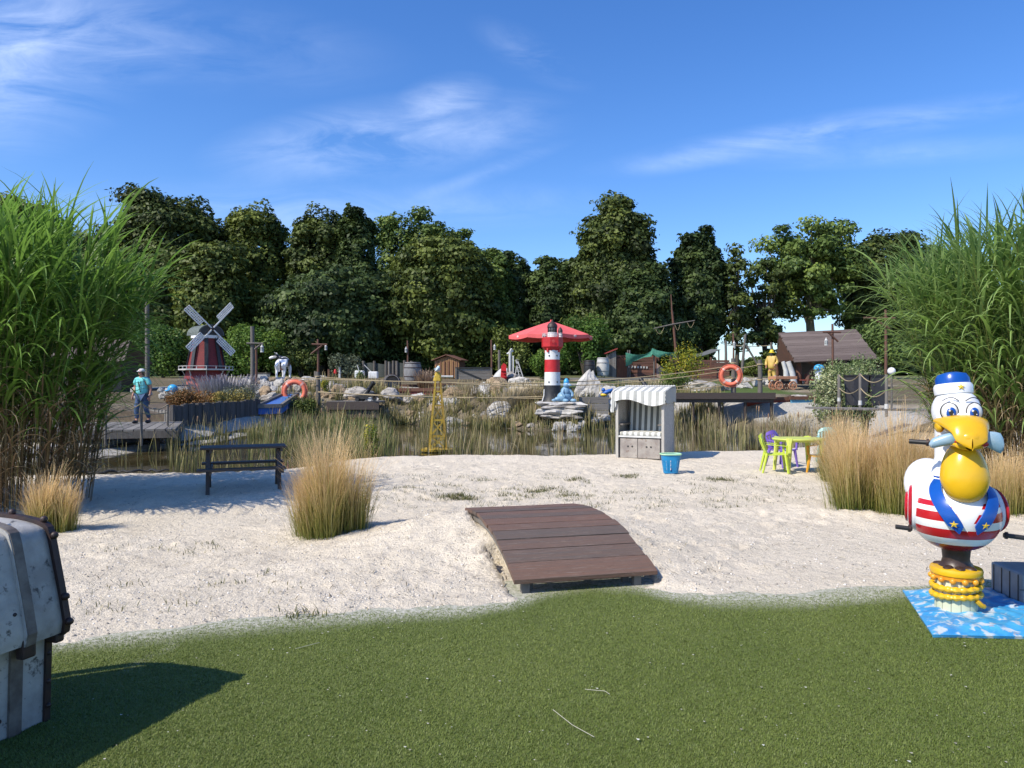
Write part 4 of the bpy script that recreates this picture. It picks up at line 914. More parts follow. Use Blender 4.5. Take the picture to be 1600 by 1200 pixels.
TR = [
 (25, 312, 75, 50, 'tree just showing over the left tall grass at the photo\'s left edge', dict(kind='dark', bot=500, n=16000)),
 (262, 287, 92, 56, 'tallest broad dark tree at the left, standing behind the windmill', dict(kind='dark', n=38000, lobes=85)),
 (150, 350, 70, 60, 'dark tree half hidden behind the left tall grass', dict(kind='dark', n=16000)),
 (330, 372, 62, 53, 'lower tree right behind the windmill, with a light green middle crown', dict(kind='olive', bot=560, n=15000)),
 (396, 305, 62, 58, 'rounded olive tree, second high crown from the left', dict(kind='olive', n=24000)),
 (505, 311, 60, 57, 'dark tree with a broad pointed top left of the leaning crown', dict(kind='dark', n=24000, lobes=70)),
 (556, 311, 36, 55, 'narrow blackish tree with a knobby top leaning right', dict(kind='deep', n=15000, lobes=40)),
 (520, 420, 105, 51, 'wide dark tree whose low crown hangs over the lantern post in the middle left', dict(kind='deep', n=30000, lobes=80)),
 (638, 323, 58, 62, 'higher light green tree rising behind the olive one in the middle', dict(kind='light', n=17000)),
 (695, 340, 55, 60, 'light green tree peeking over the right shoulder of the olive tree', dict(kind='light', n=14000)),
 (690, 368, 88, 52, 'broad sunlit olive-green tree above the small wooden hut', dict(kind='olive', n=36000, lobes=90, bot=560)),
 (762, 380, 48, 56, 'green tree sloping down to the right, left of the gap of sky', dict(kind='light', n=14000)),
 (806, 391, 30, 57, 'small dark tree in the dip between the two groups of trees', dict(kind='deep', n=9000, lobes=36, bot=540)),
 (868, 402, 46, 56, 'dark rounded tree left of the big right-hand tree, over the parasol', dict(kind='deep', n=17000, bot=560)),
 (962, 307, 74, 54, 'big dense conical dark tree in the centre right', dict(kind='dark', n=44000, lobes=120, narrow=.38, bot=570)),
 (1000, 410, 60, 52, 'lower dark tree filling the right flank of the big conical tree', dict(kind='deep', n=18000)),
 (1092, 350, 50, 55, 'dark tree right of the big conical tree behind the ship mast', dict(kind='deep', n=20000, narrow=.3, bot=560)),
 (1150, 366, 21, 54, 'slim sparse tree with sky showing through its thin crown', dict(kind='dark', n=1900, lobes=44, open_=1, narrow=.6, bot=560, lobe=.55)),
 (1194, 400, 44, 56, 'thin loose-leaved tree with sky gaps left of the spreading tree', dict(kind='dark', n=5200, lobes=40, open_=1, bot=590, lobe=.27)),
 (1266, 334, 88, 58, 'wide spreading tree with an airy crown above the plank-roofed hut', dict(kind='light', n=15500, lobes=80, open_=1, bot=500, lobe=.2, trunkm=barkl, tr=.24)),
 (1385, 353, 66, 60, 'dark green broad tree right of the spreading tree', dict(kind='dark', n=28000, lobes=70, bot=570)),
 (1345, 400, 34, 62, 'green tree filling in between the spreading tree and the right dark tree', dict(kind='dark', n=11000, bot=480)),
 (1455, 380, 60, 57, 'tree mostly hidden behind the right tall grass', dict(kind='deep', n=15000)),
]
for px, top, hw, D, label, k in TR: tree(px, top, hw, D, label, **k)
# far wood filling in behind the tree rows
def mass(x0, x1, ztop, D, n, name, label, kind, z0=1.8, ls=.30, dep=3):
    r = np.random.default_rng(int(x0+D)); x = ((x0+(x1-x0)*r.random(n))-800)/F*D; f = r.random(n)**.9
    top = ztop*(1+.22*fbm(x, x*0, .16, 3, int(D))+.08*fbm(x, x*0, .9, 2, 5)); y = D+dep*(r.random(n)-.5)
    P = np.stack([x, y, z0+(top-z0)*f], 1); NN = r.normal(0, 1, (n, 3))*.7+np.array([-.2, -1, .4])
    V, Q_ = leaves(P, NN, ls); o = npmesh(name, V, Q_, LF[kind], tint=np.repeat(np.clip(.4+.25*r.normal(0, 1, n), 0, 1), 4)); return tag(o, label, 'wood', kind='stuff')
mass(60, 790, 9.5, 68, 42000, 'far_wood', 'dark mass of woodland filling the gaps behind the left tree row', 'deep')
mass(780, 1112, 8.2, 68, 17000, 'far_wood', 'dark mass of woodland low behind the middle trees', 'deep')
mass(1330, 1620, 10, 68, 14000, 'far_wood', 'dark mass of woodland behind the right tall grass', 'deep')
mass(1112, 1340, 3.6, 66, 6500, 'far_hedge', 'dark hedge line low behind the plank-roofed hut', 'deep')

def shrub(px, py, top, hw, label, m, n=3000, ls=.06, D=None, name='shrub', group=None, lobes=12, yr=.8):
    p = hit(px, py) if D is None else gx(px, D); u = p.y/F; H = (CZ+(HY-top)*u)-p.z; W = hw*u*1.04; n = int(n*1.35); ls = ls*.78; lobes = int(lobes*1.35)
    r = np.random.default_rng(int(px*3+py)); P, NN, TT = [], [], []
    for k in range(lobes):
        c = np.array([W*.65*r.uniform(-1, 1), W*yr*.6*r.uniform(-1, 1), H*r.uniform(.25, .78)]); rl = np.array([W*.42, W*.42, H*.26])*r.uniform(.7, 1.2); m_ = n//lobes
        v = unit(r.normal(0, 1, (m_, 3))); q = (.3+.8*r.random(m_)**.5)[:, None]; P.append(c+v*q*rl); NN.append(v+np.array([0, 0, .4])); TT.append(np.clip(.5+.22*r.normal()+.18*r.normal(0, 1, m_), 0, 1))
    P = np.concatenate(P); P[:, 2] = np.clip(P[:, 2], .02, None); V, Q_ = leaves(P, np.concatenate(NN), ls); 
    t = thing(name, label, name.replace('_', ' '), p, 0, group); npmesh('foliage', V, Q_, m, t, np.repeat(np.concatenate(TT), 4))
    q = MB()
    for k in range(6): a = k*1.05; q.tube([(0, 0, -.05), (W*.2*math.cos(a), W*.2*math.sin(a), H*.4), (W*.5*math.cos(a), W*.4*math.sin(a), H*.75)], [.03*H, .02*H, .008*H], 5)
    q.build('stem', bark, t); return t
m_varieg = leafmat('variegated_leaf', [(0, (.09, .14, .04)), (.45, (.20, .27, .10)), (1, (.48, .50, .28))], .3)
m_autumn = leafmat('yellowing_leaf', [(0, (.07, .12, .02)), (.5, (.20, .25, .03)), (1, (.52, .42, .03))], .35)
m_bright = leafmat('bright_leaf', [(0, (.04, .09, .015)), (.5, (.08, .16, .025)), (1, (.17, .26, .04))], .3)
m_heather = leafmat('heather', [(0, (.09, .07, .02)), (.5, (.22, .10, .035)), (1, (.34, .19, .05))], .2)
m_gold = leafmat('golden_heath', [(0, (.14, .14, .03)), (.5, (.30, .24, .06)), (1, (.46, .36, .10))], .2)
m_grey = leafmat('grey_green', [(0, (.07, .09, .05)), (.5, (.13, .16, .10)), (1, (.26, .27, .20))], .2)
shrub(255, 590, 500, 48, 'bright green bush left of the windmill', m_bright, 6000, .10, D=47)
shrub(395, 590, 505, 48, 'bright green bush right of the windmill, behind the left lantern post', m_bright, 6500, .10, D=46)
shrub(470, 590, 545, 30, 'dark green bush behind the cow\'s tail', LF['dark'], 3000, .10, D=47)
shrub(545, 592, 552, 32, 'dark grey-green bush right of the middle-left lantern post', m_grey, 3500, .09, D=47)
shrub(915, 590, 498, 46, 'tall fresh green bush right of the lighthouse', m_bright, 9000, .10, D=45.5)
shrub(858, 592, 545, 30, 'low green bush behind the red and white lighthouse', m_bright, 4000, .09, D=45)
shrub(800, 590, 512, 30, 'loose olive bush left of the lighthouse under the parasol', LF['olive'], 3500, .12, D=50)
shrub(765, 592, 530, 40, 'dark bush behind the red slide', LF['dark'], 4000, .12, D=52)
shrub(640, 592, 520, 60, 'dark low bush behind the barrels', LF['deep'], 6000, .12, D=53)
shrub(740, 592, 505, 45, 'dark bush right behind the small wooden hut', LF['deep'], 5000, .12, D=54)
shrub(1030, 592, 500, 70, 'dark low bush behind the green netting', LF['deep'], 6000, .13, D=53)
shrub(1180, 592, 560, 25, 'low green bush between the poles and the yellow statue', LF['olive'], 1800, .09, D=48)
shrub(1065, 608, 537, 34, 'young bush with yellow-green leaves in front of the ship hull', m_autumn, 1900, .065, lobes=18)
shrub(1055, 616, 580, 24, 'green foot growth of the yellow-green bush', LF['light'], 1500, .05)
shrub(1305, 640, 562, 40, 'variegated pale green bush left of the black planter', m_varieg, 6500, .055, D=28.5, lobes=20)
shrub(1345, 640, 556, 34, 'variegated bush rising behind the black planter', m_varieg, 3000, .055, D=30, lobes=14)
shrub(1370, 598, 500, 50, 'green bush behind the variegated one at the right', LF['light'], 5000, .11, D=46)
shrub(296, 640, 607, 36, 'rust-brown heather cushion in the palisade planter', m_heather, 6500, .035, D=26, lobes=16)
shrub(340, 636, 610, 18, 'golden heath cushion in the middle of the palisade planter', m_gold, 2400, .035, D=27, lobes=10)
shrub(372, 634, 604, 28, 'olive green heath at the right end of the palisade planter', m_gold, 800, .035, D=28, lobes=10)
shrub(378, 634, 600, 32, 'grey-green bushy plant at the right end of the palisade planter', m_grey, 3400, .035, D=28.8, lobes=14)
shrub(563, 593, 577, 10, 'small round green bush in front of the white cart', m_bright, 900, .04, D=36.5, name='potted_plant')
shrub(508, 612, 592, 8, 'small yellow-green plant by the post near the left lifebuoy', m_autumn, 500, .035, D=32.5, name='plant')
shrub(478, 646, 620, 26, 'dark brownish grass tuft below the left lifebuoy', LF['olive'], 2200, .045, D=30)
shrub(580, 725, 658, 13, 'fresh green willowherb-like sapling at the pond edge behind the middle grass clump', m_autumn, 700, .035, D=16.6, name='sapling', lobes=18)
# lavender: many thin grey stalks
def stalks(px, D, hw, h, n, m, name, label, cat, r0=.8, w=.008, seg=3, spread=.35, sz=.5):
    p = gx(px, D); W = hw*D/F; a = rng.random(n)*6.283; q = np.sqrt(rng.random(n)); x, y = p.x+q*np.cos(a)*W, p.y+q*np.sin(a)*W*sz
    B_ = np.stack([x-p.x, y-p.y, height(x, y)-p.z-.02], 1); a0 = rng.random(n)*.15+spread*q
    V = blades(B_, a, a0, a0+.1+.3*rng.random(n), h*(.55+.5*rng.random(n)), w*(.7+.6*rng.random(n)), seg, 1.5, wtip=.8)
    o = npmesh(name, V[0], V[1], m, tint=V[2], tpos=V[3]); o.location = p; return tag(o, label, cat)
m_lav = blademat('lavender_stalk', (.10, .13, .07), (.22, .24, .18), (.34, .31, .34), .1)
m_dry = blademat('dry_stalk', (.12, .11, .05), (.34, .27, .15), (.48, .40, .25), .2)
m_reed = blademat('reed_blade', (.08, .085, .025), (.21, .21, .07), (.46, .37, .18), .3)
m_reedg = blademat('green_reed', (.05, .08, .02), (.12, .17, .04), (.25, .27, .09), .3)
m_rust = blademat('rust_stalk', (.10, .06, .03), (.22, .13, .07), (.34, .24, .16), .15)
stalks(345, 29.5, 50, 1.25, 1100, m_lav, 'lavender', 'grey faded lavender stalks rising behind the palisade planter', 'lavender', w=.018)
stalks(640, 29.6, 1, .1, 3, m_dry, 'grass_tuft', 'tiny dry tuft on the left bank', 'grass tuft')
stalks(800, 30.6, 48, .85, 800, m_dry, 'dry_grass', 'dry pale grass stalks on the bank left of the lighthouse', 'dry grass', w=.016)
stalks(745, 33, 50, .7, 700, m_dry, 'dry_grass', 'dry olive grass on the bank behind the yellow tower', 'dry grass', w=.016)
stalks(662, 38, 8, 1.0, 160, m_rust, 'dock_plant', 'rust-brown dead stalks beside the upright barrel', 'dry plant', w=.03)
stalks(672, 37.6, 9, 1.1, 120, m_rust, 'dock_plant', 'reddish dry stalks right of the yellow tower\'s top', 'dry plant', w=.02)
stalks(1010, 38, 60, .5, 700, m_dry, 'dry_grass', 'dry tufts on the green above the beach chair', 'dry grass', w=.02)
stalks(1300, 27, 40, .45, 500, m_rust, 'dry_grass', 'brown dry grass on the gravel below the rope railing', 'dry grass', w=.012)
stalks(1235, 29, 45, .35, 500, m_dry, 'dry_grass', 'dry grass tuft on the pale gravel bank at the right', 'dry grass', w=.012)
stalks(236, 20.3, 14, .42, 220, m_rust, 'grass_tuft', 'dry brown tuft in front of the boardwalk below the walking person', 'grass tuft', w=.010, spread=.8)
stalks(112, 16.5, 20, .5, 300, m_dry, 'grass_tuft', 'dry tuft at the foot of the left tall grass', 'grass tuft', w=.010, spread=.8)

# ---------------------------------------------------------------- reeds in the pond
def reeds(n, m, name, label, cond, h0, h1, w=.010):
    x = rng.uniform(-11, 13, n); y = rng.uniform(12.5, 36, n) if name != 'bank_reeds' else rng.uniform(26, 35, n); px = 800+x/y*F; d = pond_sd(x, y); dn = fbm(x, y, .55, 3, 41)
    ok = cond(x, y, px, d, dn) & (rng.random(n) < np.clip(.12+2.6*fbm(x, y, 1.7, 3, 5), .06, 1)); x, y = x[ok], y[ok]; k = len(x); a = rng.random(k)*6.283; z = np.maximum(height(x, y), -.16)-.02
    a0 = rng.random(k)**2*.3; bent = rng.random(k) < .10; a1 = a0+.1+.35*rng.random(k)+np.where(bent, 1.6, 0)
    hh = (h0+(h1-h0)*rng.random(k)**1.3*1.25)*1.25*(.75+.5*(fbm(x, y, .7, 2, 19)+.5))
    V = blades(np.stack([x, y, z], 1), a, a0, a1, hh, w*(.6+1.1*rng.random(k))*(.75+y/22), 5, 1.6, wtip=.15)
    o = npmesh(name, V[0], V[1], m, tint=V[2], tpos=V[3]); return tag(o, label, 'reeds', kind='stuff')
def free(x, y, px):        # open patches of water
    return ~(((px > 605) & (px < 655) & (y > 22)) | ((px > 120) & (px < 262) & (y > 13.0) & (y < 20) & (rng.random(len(x)) < .9)) | ((px > 690) & (px < 790) & (y > 20) & (y < 28) & (rng.random(len(x)) < .85)) | ((px > 1060) & (px < 1125) & (y < 22) & (y > 17.9)) | ((px > 790) & (px < 950) & (y > 19.5) & (y < 28.5) & (rng.random(len(x)) < .8)))
reeds(82000, m_reed, 'reeds', 'olive and straw-coloured reeds standing in the pond', lambda x, y, px, d, dn: (d < .35) & (d > -9) & ~((px > 1120) & (d > -1.2) & (y > 24)) & free(x, y, px) & ((dn > .02) | (d > -.9)) & ((px < 600) | (rng.random(len(x)) < .45)), .30, .62)
reeds(24000, m_reedg, 'green_reeds', 'greener reeds in the left half of the pond', lambda x, y, px, d, dn: (d < .25) & free(x, y, px) & (px > 300) & (px < 620) & (dn > -.1) & (y > 15), .35, .75)
reeds(22000, m_dry, 'dry_reeds', 'bleached dry reeds in the pond', lambda x, y, px, d, dn: (d < .3) & free(x, y, px) & (px > 600) & ((dn < -.08) | (d > -.6)) & ((px > 1040) | (rng.random(len(x)) < .5)), .25, .62)
reeds(70000, m_reed, 'bank_reeds', 'low olive grass along the far banks of the pond', lambda x, y, px, d, dn: (d < 3.6) & (d > -.3) & (y > 26) & (px > 430) & (px < 1130) & ((d < 1.4) | (rng.random(len(x)) < .5)), .18, .50, .016)
reeds(9000, m_rust, 'rust_reeds', 'brown water plants in front of the lighthouse rocks', lambda x, y, px, d, dn: (d < 0) & (((px > 860) & (px < 905) & (y > 20) & (y < 25)) | ((px > 1180) & (px < 1290) & (y > 24))), .2, .4)
# cattails, one by one
for k, (px, D, h) in enumerate([(434, 18.2, 1.2), (306, 20, .95), (420, 19.5, 1.0), (1183, 19.0, 1.25), (1270, 19.6, 1.45), (1198, 20.5, 1.0), (1105, 24, 1.05), (560, 21, 1.0), (835, 23, 1.15), (500, 22, 1.1), (1245, 21.5, 1.0), (1180, 24.5, 1.1)]):
    x = (px-800)/F*D; t = thing('cattail', 'brown cattail standing up out of the pond reeds', 'cattail', (x, D, -.2), 0, 'cattails in the pond')
    q = MB(); q.tube([(0, 0, 0), (.02, 0, h*.5), (.05, 0, h)], [.007, .006, .004], 6); q.build('stem', MC.setdefault('cattail_stem', mat('cattail_stem', (.30, .24, .13), ns=9)), t)
    q = MB(); q.tube([(.043, 0, h-.16), (.045, 0, h-.13), (.05, 0, h-.03), (.05, 0, h-.01)], [.006, .017, .016, .005], 8); q.build('seed_head', mat('seed_head', (.20, .10, .05), (.34, .24, .15), ns=30), t)
pts = [Vector((x, y, 0)) for x, y in [(-11, 15.2), (-9.9, 17.3), (-9.35, 19.6), (-8.75, 22.2), (-8.85, 25.0), (-8.4, 28.3)]]
LP = []
for a_, b_ in zip(pts[:-1], pts[1:]):
    for k in range(12): p_ = a_.lerp(b_, k/12); LP.append((p_.x-.45+.05*math.sin(k), p_.y, hz(p_.x-.45, p_.y)+.03))
o = MB().tube(LP, [.045+.015*math.sin(k*1.3) for k in range(len(LP))], 7).build('pond_liner', M['black'], base=True); tag(o, 'black liner edge along the gravel path under the palisade planter', 'pond liner')
# black liner edge showing along the near shore
q = MB()
def edge(a, b_):
    pts = []
    for k in range(25):
        px = a+(b_-a)*k/24; y = np.interp((px-800)/F*14.5, [p_[0] for p_ in POND[:9]], [p_[1] for p_ in POND[:9]]); y = y+.02
        for _ in range(6): y = float(np.interp((px-800)/F*y, [p_[0] for p_ in POND[:9]], [p_[1] for p_ in POND[:9]]))
        x = (px-800)/F*y; pts.append((x, y+.08+.05*math.sin(k*.8), .0+.018*math.sin(k*1.7)))
    return pts
o = MB().tube(edge(118, 262), [.02+.008*math.sin(k) for k in range(25)], 8).build('pond_liner', M['black'], base=True); tag(o, 'rolled black liner edge along the near pond shore at the left', 'pond liner')
o = MB().tube(edge(598, 662), [.022+.01*math.sin(k) for k in range(25)], 8).build('pond_liner', M['black'], base=True); tag(o, 'rolled black liner edge on the shore behind the middle grass clump', 'pond liner')
# ---------------------------------------------------------------- rocks
from mathutils import noise as mn
def rockmesh(seed, mat_, cuts=12, taper=0.):
    r = random.Random(seed); bm = bmesh.new(); bmesh.ops.create_icosphere(bm, subdivisions=4, radius=1)
    pl = []
    for _ in range(cuts):
        n = Vector((r.gauss(0, 1), r.gauss(0, 1), r.gauss(0, 1))).normalized(); pl.append((n, r.uniform(.52, .85)))
    of = Vector((seed*3.1, seed*1.7, 0))
    for v in bm.verts:
        d = v.co.normalized(); k = 1.
        for n, h in pl:
            c = d.dot(n)
            if c > 1e-3: k = min(k, h/c)
        k *= 1+.16*mn.noise(d*1.6+of)+.10*mn.noise(d*4+of)+.05*mn.noise(d*10+of); p = d*k
        if taper: f = 1-taper*(p.z+.75)/1.6; p.x *= f; p.y *= f; p.x += .12*(p.z+.5)
        v.co = p
    me = bpy.data.meshes.new('rock'); bm.to_mesh(me); bm.free(); me.materials.append(mat_); return me
RM = {k: [rockmesh(i*13+j, M[k]) for i in range(6)] for j, k in enumerate(('rock', 'palerock', 'tanrock'))}; RM['pointed'] = [rockmesh(99, M['palerock'], 9, .85)]
def rock(px, py, w, h, label, m='rock', D=None, name='rock', group=None, dep=.8, rz=None, seed=None, cat='rock'):
    """px = middle, py = foot, w and h in photo pixels"""
    p = hit(px, py) if D is None else at(px, py, D); u = p.y/F; r = random.Random(int(px*31+py) if seed is None else seed)
    o = bpy.data.objects.new(name, r.choice(RM[m])); C.objects.link(o); H = h*u
    o.location = p+Vector((0, w*u*dep*.4, H*.36)); o.scale = (w*u*.62, w*u*.62*dep, H*.72); o.rotation_euler = (r.uniform(-.2, .2), r.uniform(-.2, .2), r.uniform(-.5, .5) if rz is None else rz)
    return tag(o, label, cat, group)
r_ = random.Random(5); g = 'rocks heaped below the cow and behind the left lifebuoy'
for row, (py, x0, x1, w, h) in enumerate([(628, 384, 425, 17, 13), (624, 388, 470, 20, 16), (614, 380, 508, 18, 15), (604, 372, 512, 17, 12), (597, 376, 500, 14, 9)]):
    x = x0
    while x < x1:
        ww = w*r_.uniform(.7, 1.35); rock(x+ww/2, py+r_.uniform(-2, 2), ww, h*r_.uniform(.8, 1.2), 'pale rock heaped with others on the mound below the cow statue', r_.choice(('rock', 'palerock', 'palerock', 'tanrock')), group=g, D=31.0+row*1.15); x += ww*.85
for px, py, w, h, lab, m in [
    (553, 628, 66, 20, 'long flat grey boulder left of the black cannon', 'rock'), (530, 612, 34, 14, 'grey rock above the long flat boulder', 'rock'),
    (607, 627, 44, 20, 'rounded grey boulder right of the black cannon', 'rock'), (650, 626, 26, 12, 'small pale boulder left of the yellow tower', 'palerock'),
    (712, 620, 40, 14, 'flat tan boulder just right of the yellow tower\'s top', 'tanrock'), (745, 618, 22, 13, 'grey rock in the middle of the bank rocks', 'rock'),
    (760, 622, 30, 26, 'upright pale rock left of the orange-brown one', 'palerock'), (780, 617, 24, 20, 'orange-brown rock on the bank', 'tanrock'),
    (782, 655, 34, 27, 'pale grey cornered boulder standing alone in the dry grass', 'palerock'), (757, 596, 26, 12, 'pointed tan rock under the grey board box', 'tanrock'),
    (775, 603, 30, 14, 'pale tan rock below the red slide', 'tanrock'), (798, 598, 26, 16, 'round grey rock below the white ladder', 'rock'), (815, 606, 34, 16, 'wide pale rock left of the lighthouse', 'palerock'), (802, 612, 22, 12, 'small rock under the wide pale one', 'tanrock'),
    (840, 622, 22, 12, 'flat rock at the left foot of the lighthouse', 'rock'),
    (808, 668, 20, 9, 'tan rock at the waterline, left one', 'tanrock'), (830, 668, 16, 6, 'low flat rock at the waterline', 'rock'), (792, 668, 12, 5, 'small tan rock at the waterline', 'tanrock'),
    (919, 624, 66, 52, 'big pointed pale boulder right of the blue seal figure', 'pointed'), (955, 640, 30, 36, 'upright white boulder left of the beach chair\'s hood', 'palerock'), (937, 612, 16, 10, 'small grey stone beside the pointed boulder', 'rock'),
    (1010, 658, 30, 8, 'flat rock behind the beach chair', 'rock'),
    (1112, 612, 66, 18, 'long dark grey rock left of the right lifebuoy', 'rock'), (1098, 606, 46, 12, 'pale flat rock on top of the long grey one', 'palerock'),
    (1150, 606, 18, 11, 'white stone right of the lifebuoy', 'palerock'), (1168, 607, 24, 10, 'low white stone between the two rope posts', 'palerock'), (1200, 622, 30, 7, 'low white stone at the end of the right dock', 'palerock'), (1262, 625, 40, 7, 'long low white stone below the hut', 'palerock')]:
    rock(px, py, w, h, lab, m, seed=int(px))
for i in range(38):
    px = 500+i*9.4+r_.uniform(-5, 5); D_ = r_.uniform(32.0, 33.2) if px < 700 else r_.uniform(30.5, 32.5); p_ = gx(px, D_); ww = r_.uniform(12, 26)
    o_ = rock(px, HY+(CZ-p_.z)*F/D_+2, ww, ww*r_.uniform(.5, .8), 'boulder in the ragged row along the far bank of the pond', r_.choice(('rock', 'palerock', 'tanrock', 'palerock')), group='boulders in a row along the far bank', D=D_)
for i in range(34):
    px, py = (r_.uniform(866, 905), r_.uniform(658, 676)) if i < 22 else (r_.uniform(908, 950), r_.uniform(650, 668))
    rock(px, py, r_.uniform(8, 15), r_.uniform(6, 10), 'white stone in the heap at the water below the lighthouse', 'palerock', name='stone', group='white stones heaped at the water below the lighthouse', D=26.6+(676-py)*.09, cat='stone')
for i in range(12):
    px = 1140+i*13+r_.uniform(-3, 3); rock(px, r_.uniform(598, 603), r_.uniform(8, 16), r_.uniform(6, 12), 'white stone behind the rope posts at the right', 'palerock', name='stone', group='white stones behind the right rope posts', D=39, cat='stone')
for i in range(16):
    px = 1055+r_.uniform(0, 220); rock(px, r_.uniform(622, 628), r_.uniform(8, 18), r_.uniform(3, 7), 'small white stone strewn on the pale bank at the right', 'palerock', name='stone', group='small white stones on the right bank', cat='stone')
for i in range(14):
    px = r_.uniform(205, 262); rock(px, r_.uniform(612, 625), r_.uniform(8, 14), r_.uniform(5, 9), 'pale stone behind the walking person', 'palerock', name='stone', group='pale stones behind the walking person', D=30, cat='stone')
# island of stacked flat stones under the lighthouse
t = thing('stacked_rock', 'big layered grey rock the lighthouse stands on', 'rock', at(878, 655, 27.6)); u = 27.6/F
for k, (dx, w, z0, z1, y) in enumerate([(0, 52, 0, .16, 0), (-4, 58, .15, .36, .05), (4, 54, .34, .50, .15), (0, 60, .48, .62, .35)]):
    bm = bmesh.new(); bmesh.ops.create_cube(bm, size=1); bmesh.ops.subdivide_edges(bm, edges=bm.edges[:], cuts=6, use_grid_fill=True)
    for v in bm.verts:
        c = v.co; f = 1+.10*math.sin(c.x*11+k*3)*math.sin(c.z*5+k)+.06*math.sin(c.y*9+c.x*17+k); s_ = (1-.12*abs(c.z*2)**3)
        v.co = Vector((c.x*w*u*1.25*f*s_+dx*u, c.y*2.3*f*s_+1.1+y, (z0+z1)/2+c.z*(z1-z0)*(1+.15*math.sin(c.x*13+c.y*7+k))))
    me = bpy.data.meshes.new('slab'); bm.to_mesh(me); bm.free(); me.materials.append(M['palerock'] if k % 2 else M['rock']); o = bpy.data.objects.new('slab', me); C.objects.link(o); o.parent = t
t = thing('board_edging', 'dark grey boards edging the bank between the layered rock and the white boulder', 'edging', at(928, 652, 28.6)); u = 28.6/F
q = MB()
for k in range(3): q.tint = .3*k; q.box((0, .05*k, (.5-k)*.0+.14+.26*k), (46*u, .08, .24))
q.build('boards', M['greyplank'], t)

# ---------------------------------------------------------------- lighthouse model
p = at(863, 628, 29.2); t = thing('lighthouse', 'red and white banded model lighthouse with a black foot standing on stacked rock', 'lighthouse', p, R(8)); u = 29.2/F
Zp = lambda py: (628-py)*u
def sec(name, y0, y1, r0, r1, m, n=28, extra=None):
    q = MB(); q.lathe([(r0*u, Zp(y0)), (r1*u, Zp(y1))], n)
    if extra: extra(q)
    return q.build(name, m, t)
q = MB(); q.lathe([(17*u, Zp(628)), (14.5*u, Zp(621)), (13.2*u, Zp(612)), (13*u, Zp(602))], 28); q.build('foot', M['black'], t)
w1 = sec('white_band', 602, 581.5, 12.6, 12.2, M['white']); sec('red_band', 581.5, 562, 12.3, 11.8, M['red']); w2_ = sec('white_band', 562, 543, 11.7, 11.5, M['white'])
q = MB(); q.lathe([(11*u, Zp(549)), (14.5*u, Zp(545)), (17*u, Zp(542)), (17*u, Zp(527.5)), (12*u, Zp(527))], 8, smooth=False, a0=.39)
for k in range(4): a = .39+k*1.57+.4; q.box((12.4*u*math.sin(a), -12.4*u*math.cos(a), Zp(547)), (3*u, 3*u, 7*u), rot=(0, 0, a))
q.build('gallery', M['red'], t)
q = MB()
for k in range(12): a = k*.5236; q.tube([(15.6*u*math.sin(a), -15.6*u*math.cos(a), Zp(527.5)), (15.6*u*math.sin(a), -15.6*u*math.cos(a), Zp(521.5))], .012, 5)
for zz_ in (521.5, 524.5): q.tube([(15.6*u*math.sin(k*.3142), -15.6*u*math.cos(k*.3142), Zp(zz_)) for k in range(20)], .011, 5, closed=True)
q.build('railing', M['offwhite'], t)
sec('lantern_base', 527, 519.5, 7.6, 7.4, M['white'])
glass = mat('dark_glass', (.10, .12, .12), (.16, .17, .16), ns=8, rough=.15, bmp=0)
q = MB(); q.lathe([(6.4*u, Zp(519.5)), (6.4*u, Zp(512))], 16); q.build('lantern_glass', glass, t)
q = MB()
for k in range(10): a = k*.6283; q.tube([(7*u*math.sin(a), -7*u*math.cos(a), Zp(519.5)), (7*u*math.sin(a), -7*u*math.cos(a), Zp(511))], .014, 5)
for zz_ in (519, 516, 511.5): q.tube([(7*u*math.sin(k*.3142), -7*u*math.cos(k*.3142), Zp(zz_)) for k in range(20)], .015, 5, closed=True)
q.build('lantern_cage', M['iron'], t)
q = MB(); q.lathe([(8.2*u, Zp(511.5)), (7.6*u, Zp(508)), (5.5*u, Zp(505)), (2.5*u, Zp(503)), (1.2*u, Zp(501)), (.8*u, Zp(499.5)), (.01, Zp(499))], 20); q.build('dome', M['iron'], t)
q = MB(); q.lathe([(2.6*u, Zp(527)), (2.6*u, Zp(520))], 12, c=(11.5*u, -6*u, 0)); so_ = q.build('side_turret', M['white'], t)
q = MB(); q.lathe([(3.8*u, Zp(520)), (3.6*u, Zp(516)), (1.8*u, Zp(513)), (.01, Zp(511.5))], 12, c=(11.5*u, -6*u, 0)); q.build('turret_cap', M['iron'], so_)
for (wy, who) in ((556, w2_), (597, w1)):
    for a in (-.62, .45, 1.3):
        q = MB(); rr = 11.9*u if wy < 580 else 12.7*u; q.box((rr*math.sin(a), -rr*math.cos(a), Zp(wy)), (.045, .03, .06), rot=(0, 0, a)); q.build('window', M['black'], who)
q = MB(); q.tint = 0; q.tube([(-13.6*u, -4*u, Zp(608)), (-14*u, -4*u, Zp(618)), (-17*u, -5*u, Zp(627))], .02, 6); q.build('cable', M['white'], t)
# letters on the gallery
q = MB(); a = -.12
for dx, dz in ((0, 0),):
    cx_, cy_ = 15.8*u*math.sin(a), -15.95*u*math.cos(a)
    for x0, z0, w, h in ((-.02, 0, .012, .09), (.03, 0, .012, .09), (.005, .045, .05, .012), (.005, -.04, .05, .012), (-.09, .01, .02, .02), (-.13, .02, .012, .012)): q.box((cx_+x0, cy_-.045, Zp(534)+z0), (w, .012, h))
q.build('gallery_mark', mat('dull_rose', (.62, .18, .16), ns=8, bmp=0), t)

